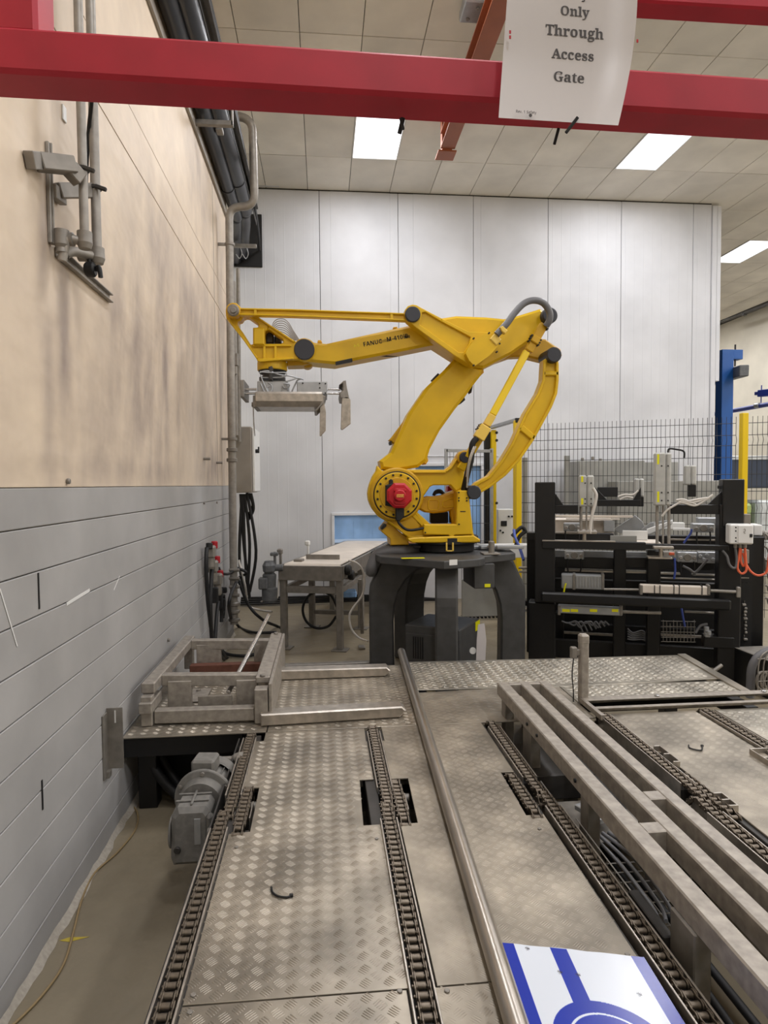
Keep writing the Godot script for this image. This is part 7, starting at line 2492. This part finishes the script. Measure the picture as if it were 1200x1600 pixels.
	for k in [[695, 790, 720, 760, 770, 730, 790, 718, 830, 728, 880, 715, 910, 706], [770, 722, 800, 730, 850, 740, 900, 712, 930, 690], [760, 716, 790, 712, 820, 722, 850, 735], [775, 728, 810, 722, 860, 712, 905, 705]]: mtube(st, k, -0.01, 0.008)
	single("cable_tangle", st, M.cable_white, "tangle of white cables on the right upper beam of the black machine", "cables")
	st = mb()
	for k in [[490, 700, 520, 690, 560, 690, 585, 670], [500, 712, 530, 700, 560, 705]]: mtube(st, k, 0.86, 0.008)
	single("cable_tangle", st, M.cable_white, "small tangle of cables on the rear upper beam of the black machine", "cables")
	for k in [[[832, 850, 826, 870, 808, 895, 795, 915], 0.3, "blue air line hanging left of the rear right valve block"], [[752, 985, 755, 1040, 750, 1080], 0.25, "thin blue air line hanging in the middle bay of the black machine"], [[780, 1190, 790, 1250, 800, 1300], 0.3, "blue air line low in the right bay of the black machine"]]:
		st = mb()
		mtube(st, k[0], k[1], 0.008)
		single("air_line", st, M.cable_blue, k[2], "air line")
	st = mb()
	mtube(st, [790, 1020, 820, 1035, 845, 1050, 870, 1030, 905, 990], 0.2, 0.01)
	mtube(st, [845, 1050, 845, 1065], 0.2, 0.01)
	single("air_line", st, M.hose_grey, "grey hose sagging under the right valve block of the black machine", "air line")
	# horizontal cylinders
	var cy := [[228, 1062, 425, 1128, 0.12, 0.10, M.alu, "grey finned pneumatic cylinder in the left bay of the black machine"], [592, 1112, 918, 1152, -0.03, 0.06, M.belt, "long cream pneumatic cylinder across the right bay of the black machine"], [212, 1208, 512, 1245, -0.03, 0.06, M.alu, "grey pneumatic cylinder with yellow labels low in the left bay of the black machine"]]
	for i in 3:
		var c = cy[i]
		var o := thing("pneumatic_cylinder", c[7], "cylinder", mp((c[0] + c[2]) / 2.0, c[3], c[4]))
		st = mb()
		mbox(st, c[0], c[1], c[2], c[3], c[4], c[5], 0.006)
		part(o, "body", st, c[6])
		st = mb()
		for xx in ([0.3, 0.98] if i == 0 else [0.02, 0.98]):
			var x: float = lerpf(c[0], c[2], xx)
			mbox(st, x - 7, c[1] - 3, x + 7, c[3] + 3, c[4] - 0.006, c[5] + 0.012, 0.004)
		part(o, "end_block", st, M.dull_steel)
		st = mb()
		if i == 0:
			for j in 9: mbox(st, 295 + j * 14, 1070, 300 + j * 14, 1120, 0.115, 0.01, 0.001)
			part(o, "cooling_fin", st, M.machine_grey)
			st = mb()
			mcyl(st, 425, 1128, 590, 1130, 0.05, 0.009)
		elif i == 1:
			for x in [660, 685, 750, 775, 880]: mbox(st, x - 2, 1110, x + 2, 1154, -0.034, 0.068, 0.0)
			part(o, "cable_tie_band", st, M.rubber)
			st = mb()
			mcyl(st, 918, 1135, 1050, 1140, 0.0, 0.012)
			mbox(st, 1040, 1118, 1060, 1168, -0.02, 0.05, 0.006)
		else:
			for xr in [[232, 268], [272, 306], [360, 395], [462, 492]]: mbox(st, xr[0], 1220, xr[1], 1233, -0.032, 0.003, 0.0)
			part(o, "yellow_label", st, M.label_yellow)
			st = mb()
			mcyl(st, 512, 1232, 690, 1238, 0.0, 0.012)
		part(o, "piston_rod", st, M.galv)
	st = mb()
	mtube(st, [240, 1140, 245, 1115, 250, 1100], 0.1, 0.007)
	single("yellow_line", st, M.label_yellow, "short yellow air line at the grey finned cylinder", "air line")
	st = mb()
	mbox(st, 700, 955, 756, 975, 0.2, 0.06, 0.003)
	single("small_bracket", st, M.galv, "grey bracket left of the right valve block of the black machine", "bracket")
	st = mb()
	mbox(st, 728, 958, 752, 970, 0.19, 0.02, 0.003)
	single("orange_sensor", st, M.cable_orange, "small orange sensor left of the right valve block", "sensor")
	# clutter in the low bays
	st = mb()
	for i in 10: mtube(st, [700 + i * 16, 1270 + (i % 3) * 8, 700 + i * 16, 1370], 0.35, 0.003)
	for y in [1275, 1300, 1325, 1350, 1370]: mtube(st, [690, y, 850, y + 3], 0.35, 0.003)
	single("wire_basket", st, M.dull_steel, "wire basket low in the right bay of the black machine", "cable basket")
	st = mb()
	for i in 7: mtube(st, [230 + i * 30, 1275 + 8 * (i % 2), 260 + i * 28, 1285 + 10 * (i % 3), 300 + i * 22, 1278, 330 + i * 20, 1330 - 6 * i], 0.3, 0.007)
	for i in 5: mtube(st, [535, 1310 + i * 12, 560, 1330 + i * 8, 600, 1320 + i * 10, 620, 1335 + i * 8], 0.4, 0.007)
	single("low_cables", st, M.hose_grey, "cables and air lines low in the left bays of the black machine", "cables")
	st = mb()
	for k in [[895, 1300, 905, 1355, 0.02], [905, 1320, 915, 1340, 0.0]]: mcyl(st, k[0] + 5, k[1], k[0] + 5, k[3], k[4], 0.018, 0.004)
	mbox(st, 893, 1330, 920, 1352, -0.01, 0.05, 0.006)
	single("lubricator", st, M.alu, "small pale lubricator standing on the low right block of the black machine", "lubricator")
	st = mb()
	mtube(st, [850, 1330, 870, 1300, 890, 1292, 905, 1290], 0.05, 0.01)
	single("low_cables", st, M.hose_grey, "bent grey hose beside the small lubricator", "hose")
	st = mb()
	for i in 12: mbox(st, 1066 + 12 * hash2(i, 1), 1180 + i * 16, 1076 + 18 * hash2(i, 2), 1190 + i * 16, 0.25 + 0.05 * hash2(i, 3), 0.03, 0.003)
	single("terminal_strip", st, M.galv, "column of small grey terminals in the gap beside the rear right column", "terminals")
	# white control box and its cables
	var o := thing("control_box", "white control box with a black lock on the right column of the black machine", "control box", mp(1060, 915, -0.1))
	st = mb()
	mbox(st, 1006, 828, 1118, 920, -0.14, 0.12, 0.008)
	part(o, "box_body", st, M.white)
	st = mb()
	mbox(st, 1046, 832, 1115, 916, -0.147, 0.01, 0.004)
	part(o, "box_lid", st, M.white)
	st = mb()
	mbox(st, 1101, 872, 1114, 888, -0.152, 0.008, 0.002)
	for y in [842, 858, 890, 905]: mknob(st, 1036, y, -0.14, 0.005, 0.003)
	part(o, "lock", st, M.rubber)
	st = mb()
	mtube(st, [1072, 852, 1078, 848, 1080, 858, 1072, 862, 1080, 870], -0.149, 0.0015)
	part(o, "painted_mark", st, M.dull_steel)
	st = mb()
	for x in [1034, 1056, 1078]: mcyl(st, x, 920, x, 936, -0.08, 0.012)
	part(o, "cable_gland", st, M.galv)
	st = mb()
	mtube(st, [1056, 936, 1050, 980, 1044, 1030, 1062, 1055, 1084, 1040, 1082, 990, 1078, 936], -0.08, 0.008)
	mtube(st, [1060, 940, 1058, 990, 1070, 1020, 1080, 1000, 1070, 960], -0.07, 0.008)
	mtube(st, [1078, 1000, 1100, 1040, 1130, 1062, 1160, 1060, 1180, 1040, 1190, 960], 0.0, 0.008)
	single("orange_cable", st, M.cable_orange, "orange cables looping below the white control box", "cable")
	st = mb()
	mtube(st, [975, 950, 995, 975, 1005, 1010, 1020, 1028, 1036, 1025, 1040, 990, 1034, 936], -0.08, 0.009)
	single("grey_cable", st, M.hose_grey, "grey cable hanging left of the white control box", "cable")
	st = mb()
	mbox(st, 1062, 945, 1098, 1010, 0.25, 0.05, 0.004)
	mbox(st, 1075, 780, 1105, 828, 0.3, 0.05, 0.004)
	single("small_housing", st, M.box_grey, "small grey housings behind and below the white control box", "housing")
	st = mb()
	mbox(st, 1118, 830, 1160, 880, 0.4, 0.2, 0.006)
	single("white_case", st, M.white, "white case on the rear column right of the white control box", "case")
	st = mb()
	for i in 6: mtube(st, [1170, 870 + 60 * i, 1182, 880 + 58 * i, 1192, 900 + 60 * i, 1220, 890 + 62 * i], 0.3, 0.008)
	mbox(st, 1165, 860, 1230, 900, 0.4, 0.1, 0.01)
	mbox(st, 1168, 985, 1230, 1050, 0.42, 0.1, 0.01)
	single("edge_fittings", st, M.galv, "grey hoses and fittings at the right edge beyond the rear column", "fittings")
	# dark cabinet with cable frame at the right edge
	o = thing("cable_cabinet", "dark cabinet with a pale top and cables at the right edge of the platform", "cabinet", mp(1130, 1560, 0.0))
	var a := onz(1146, 1012, 4.3)
	st = mb()
	bx(st, a.x, a.x + 0.9, 0.0, a.y, -4.3, -3.86, 0.008)
	part(o, "cabinet_body", st, M.black)
	st = mb()
	bx(st, a.x, a.x + 0.9, a.y, a.y + 0.006, -4.3, -3.86, 0.002)  # top sheet paler than the body
	part(o, "pale_top", st, M.dull_steel)
	st = mb()
	pipe(st, [onz(1172, 1090, 3.6), onz(1174, 1024, 3.6), onz(1250, 1005, 3.6)], 0.024, 0.12, 12)
	single("edge_hose", st, M.hose_grey, "thick grey hose bending over at the right edge in front of the dark cabinet", "hose")
	st = mb()
	for x in [1184, 1192, 1200]: tube(st, [onz(x, 1080, 3.5), onz(x + 2, 1035, 3.5), onz(x + 14, 1018, 3.5), onz(x + 40, 1012, 3.5)], 0.004, 6)
	for y in [1030, 1050, 1065]: tube(st, [onz(1184, y, 3.5), onz(1240, y - 4, 3.5)], 0.003, 6)
	for i in 3:
		var lp := []
		for j in 9: lp.append(onz(1192 + i * 6 + 10 * cos(TAU * j / 8), 1064 + 14 * sin(TAU * j / 8), 3.55))
		tube(st, lp, 0.007, 7)
	single("wire_rack", st, M.galv, "wire frame with coiled grey cables at the right edge of the platform", "wire rack")
	st = mb()
	cyl(st, onz(1010, 1124, 3.9), onz(1128, 1039, 3.9), 0.012, 10, 0.002)
	single("loose_rod", st, M.dull_steel, "short grey rod sticking up behind the right end of the platform", "rod")

# ---------- the scene ----------
func _ready() -> void:
	make_view()
	make_textures()
	make_materials()
	var lm := StandardMaterial3D.new()
	lm.albedo_color = Color(0.95, 0.96, 1.0)
	lm.emission_enabled = true
	lm.emission = LAMP_COLOR
	lm.emission_energy_multiplier = 1.6
	M.lamp = lm
	make_room()
	make_robot()
	make_gripper()
	make_stand()
	make_deck()
	make_fence()
	make_machine()
	make_wall_things()
	make_guard()
	make_overhead()
